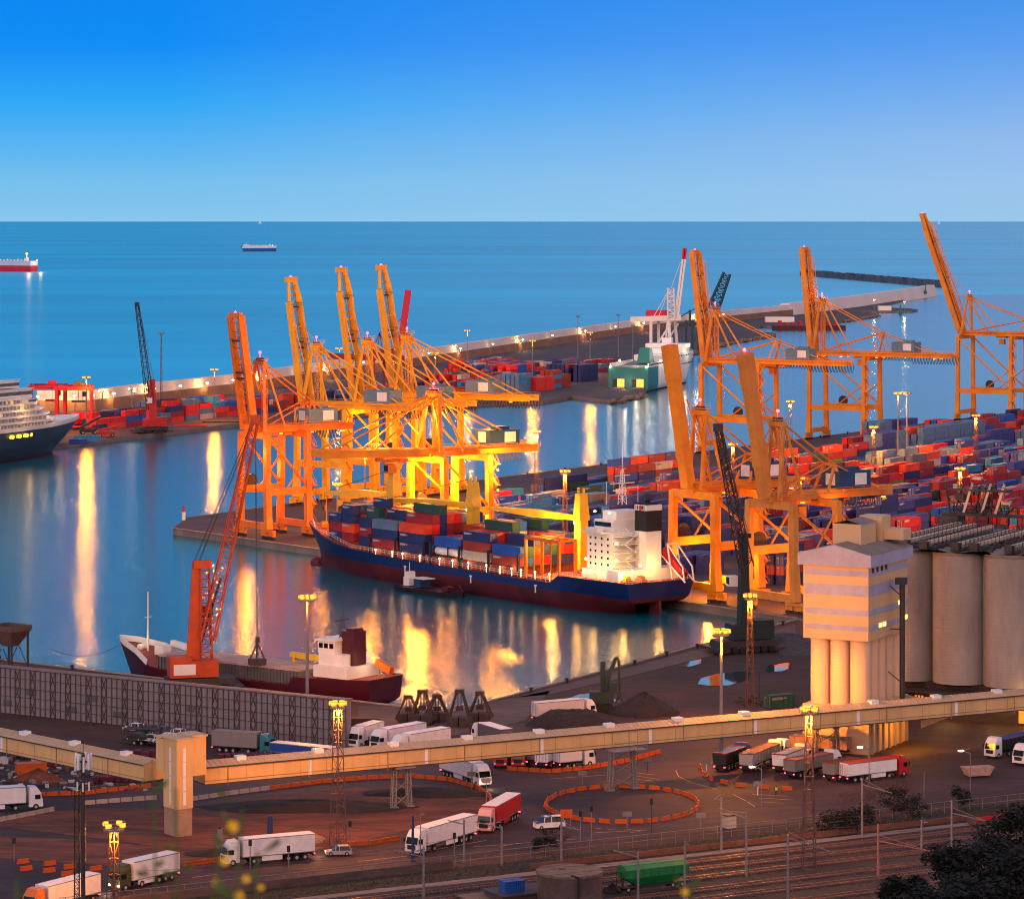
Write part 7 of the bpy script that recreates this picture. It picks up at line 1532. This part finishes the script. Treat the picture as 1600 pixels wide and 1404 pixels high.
# ================================================================== trees, bushes, flowers
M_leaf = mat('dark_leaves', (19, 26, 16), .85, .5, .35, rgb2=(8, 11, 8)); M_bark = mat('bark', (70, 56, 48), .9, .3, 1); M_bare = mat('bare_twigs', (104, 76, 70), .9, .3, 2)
def tree(label, px, py, D, h, rad, seed, zb=None, nl=5200, name='tree', m=None, group='dark trees on the slope', leaf=.34):
    rr = random.Random(seed); X = (px - CX) * D / F; ztop = CH - (py - HY) * D / F; z0 = ztop - h
    r_ = thing(name, label, 'tree' if h > 5 else 'bush', (X, D, z0), rr.uniform(0, 6), group)
    b = MB(); b.tube((0, 0, -1.5), (.3, .2, h * .45), h * .028, 8, r2=h * .016)
    cl = []
    for i in range(16):
        a = rr.uniform(0, 6.28); t = rr.uniform(.25, .95); rr_ = rad * sqrt(rr.random()) * (1 - .75 * max(0, t - .45)); c = (cos(a) * rr_, sin(a) * rr_, h * t); cl.append((c, rad * rr.uniform(.28, .5)))
        b.tube((0, 0, h * .2 + t * h * .2), c, h * .01, 5, r2=.04)
    b.build('trunk', M_bark, r_)
    b = MB(); vs = []; fs = []
    for k in range(nl):
        c, r = cl[rr.randrange(16)]; a, e = rr.uniform(0, 6.28), math.asin(rr.uniform(-.7, 1)); q = r * (rr.random() ** .45)
        p = (c[0] + q * cos(a) * cos(e), c[1] + q * sin(a) * cos(e), c[2] + q * sin(e) * .85); s = leaf * rr.uniform(.6, 1.3)
        u = norm((rr.uniform(-1, 1), rr.uniform(-1, 1), rr.uniform(-.4, .4))); w = norm(cross(u, (rr.uniform(-1, 1), rr.uniform(-1, 1), 1)))
        o = len(vs); vs += [tuple(p[i] + s * (sx * u[i] + sy * w[i]) for i in range(3)) for sx, sy in ((-1, 0), (0, -.6), (1, 0), (0, .6))]; fs.append((o, o + 1, o + 2, o + 3))
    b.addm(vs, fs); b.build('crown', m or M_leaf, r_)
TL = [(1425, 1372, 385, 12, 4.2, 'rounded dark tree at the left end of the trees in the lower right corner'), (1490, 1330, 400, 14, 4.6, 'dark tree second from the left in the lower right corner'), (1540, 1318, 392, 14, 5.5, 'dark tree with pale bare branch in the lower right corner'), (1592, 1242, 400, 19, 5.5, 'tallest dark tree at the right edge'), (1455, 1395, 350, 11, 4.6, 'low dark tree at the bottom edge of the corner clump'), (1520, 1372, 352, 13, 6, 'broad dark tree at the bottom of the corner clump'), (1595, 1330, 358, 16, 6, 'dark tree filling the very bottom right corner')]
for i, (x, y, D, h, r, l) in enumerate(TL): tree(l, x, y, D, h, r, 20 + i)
for i, (x, y, w, l) in enumerate(((1300, 1302, 2.6, 'dark evergreen bush left of the bare bushes'), (1322, 1298, 3, 'dark evergreen bush under the bare bushes'), (1350, 1294, 2.8, 'dark evergreen bush in the middle of the verge'), (1398, 1280, 2.6, 'slim upright evergreen bush on the verge'), (1425, 1290, 3, 'dark evergreen bush right of the slim one'), (1500, 1262, 2, 'low bush near the right end of the verge'), (850, 1332, 1.8, 'greenish bush on the verge behind the round tank'))):
    P = G(x, y, 2); h = 3.4 if 'slim' not in l else 5; tree(l, x, HY + F * (CH - 2 - h) / P[1], P[1], h, w, 60 + i, nl=900, name='bush', group='bushes on the verge', leaf=.22)
def bare(label, px, py, h, seed):
    rr = random.Random(seed); r_ = thing('bare_tree', label, 'tree', G(px, py, 2), 0, 'bare trees beside the road'); b = MB()
    def grow(p, d, l, r, dep):
        q = tuple(p[i] + d[i] * l for i in range(3)); b.tube(p, q, r, 4 if dep < 3 else 3, 0, r2=r * .7, cap=False)
        if dep < 6:
            for _ in range(3 if dep < 5 else 2): grow(q, norm((d[0] + rr.uniform(-.7, .7), d[1] + rr.uniform(-.7, .7), d[2] + rr.uniform(-.2, .4))), l * rr.uniform(.62, .85), r * .62, dep + 1)
    for _ in range(3): grow((rr.uniform(-.5, .5), rr.uniform(-.5, .5), 0), norm((rr.uniform(-.5, .5), rr.uniform(-.5, .5), 1)), h * .28, .09, 1)
    b.build('trunk', M_bare, r_)
for i, (x, y, h) in enumerate(((1322, 1276, 5), (1345, 1275, 6), (1368, 1272, 6.6), (1392, 1268, 6.4), (1412, 1262, 5.8), (1430, 1258, 5))): bare(['leftmost of the six leafless trees beside the road', 'leafless tree second from the left beside the road', 'tallest leafless tree beside the road', 'leafless tree behind the slim evergreen bush', 'leafless tree second from the right beside the road', 'rightmost of the six leafless trees beside the road'][i], x, y, h, 80 + i)
bare('small leafless tree on the verge behind the police van', 880, 1330, 3.6, 90)
b = MB()
for i in range(5200):
    a = R.uniform(-60, 225); o = R.uniform(-8, -.6) if R.random() < .75 else R.uniform(-10.3, -8.4); P = RP(a, o, 2.0)
    if o < -8.3 and a < 100: continue
    s = R.uniform(.1, .34); t = R.uniform(0, 3.1); dx, dy = cos(t) * s * .5, sin(t) * s * .5
    b.addm([(P[0] - dx, P[1] - dy, 2.04), (P[0] + dx, P[1] + dy, 2.04), (P[0] + R.uniform(-.1, .1), P[1], 2.04 + s * 1.6)], [(0, 1, 2)])
tag(b.build('weeds', mat('dry_weeds', (88, 84, 46), .9, .5, .5, rgb2=(44, 48, 28))), 'dry weeds and grass tufts on the railway verge', kind='stuff')
# yellow wildflowers close to the viewer
M_pet = mat('yellow_petal', (236, 196, 20), .6, .1, 30); M_stem = mat('green_stem', (70, 92, 30), .7, .3, 20)
for k, (x, yt, D, fl, l) in enumerate(((364, 1262, 5.2, [(364, 1290, .0085), (352, 1343, .0075), (374, 1398, .007)], 'yellow wildflower stem with round bloom, tallest in front of the lorry'), (232, 1185, 6.0, [], 'tall green flower stem without blooms in front of the gallery tower'), (340, 1300, 5.4, [(385, 1372, .006), (338, 1378, .006)], 'thin green stem left of the yellow bloom'), (280, 1230, 6.2, [], 'thin dark stem between the two lorries'), (412, 1330, 5.6, [(408, 1385, .005)], 'short green stem right of the yellow bloom'), (30, 1372, 5.5, [], 'short green stem at the lower left edge'), (1070, 1385, 5.6, [(1070, 1392, .006)], 'short green sprig at the bottom centre right'))):
    X = (x - CX) * D / F; zt = CH - (yt - HY) * D / F; r_ = thing('wildflower', l, 'wildflower', (X, D, 98.2 - .2405 * D), 0, 'blurred wildflowers close to the viewer'); h = zt - (98.2 - .2405 * D); rr = random.Random(k + 5)
    b = MB(); pts = [(rr.uniform(-.006, .006) + .012 * sin(q * .9 + k), 0, h * q / 8) for q in range(9)]; b.path(pts, .0022, 5)
    for q in range(26):
        t = rr.uniform(.55, 1); p = (0.006 * sin(t * 7 + k), 0, h * t); a = rr.uniform(-1, 1); e = (p[0] + a * .03, rr.uniform(-.02, .02), p[2] + rr.uniform(.0, .03)); b.addm([p, (e[0], e[1], e[2] - .004), (e[0] + a * .01, e[1], e[2] + .006), (e[0], e[1], e[2] + .009)], [(0, 1, 2, 3)])
    b.build('stem', M_stem, r_)
    for fx_, fy, rd in fl:
        p = W3(fx_, fy, D); c = (p[0] - X, p[1] - D, p[2] - (98.2 - .2405 * D)); b = MB()
        for j in range(9):
            a = 2 * pi * j / 9; b.addm([c, (c[0] + rd * cos(a - .3), c[1] - rd * .3, c[2] + rd * sin(a - .3)), (c[0] + rd * 1.25 * cos(a), c[1] - rd * .35, c[2] + rd * 1.25 * sin(a)), (c[0] + rd * cos(a + .3), c[1] - rd * .3, c[2] + rd * sin(a + .3))], [(0, 1, 2, 3)])
        b.ball(c, rd * .45, 6); b.build('bloom', M_pet, r_)
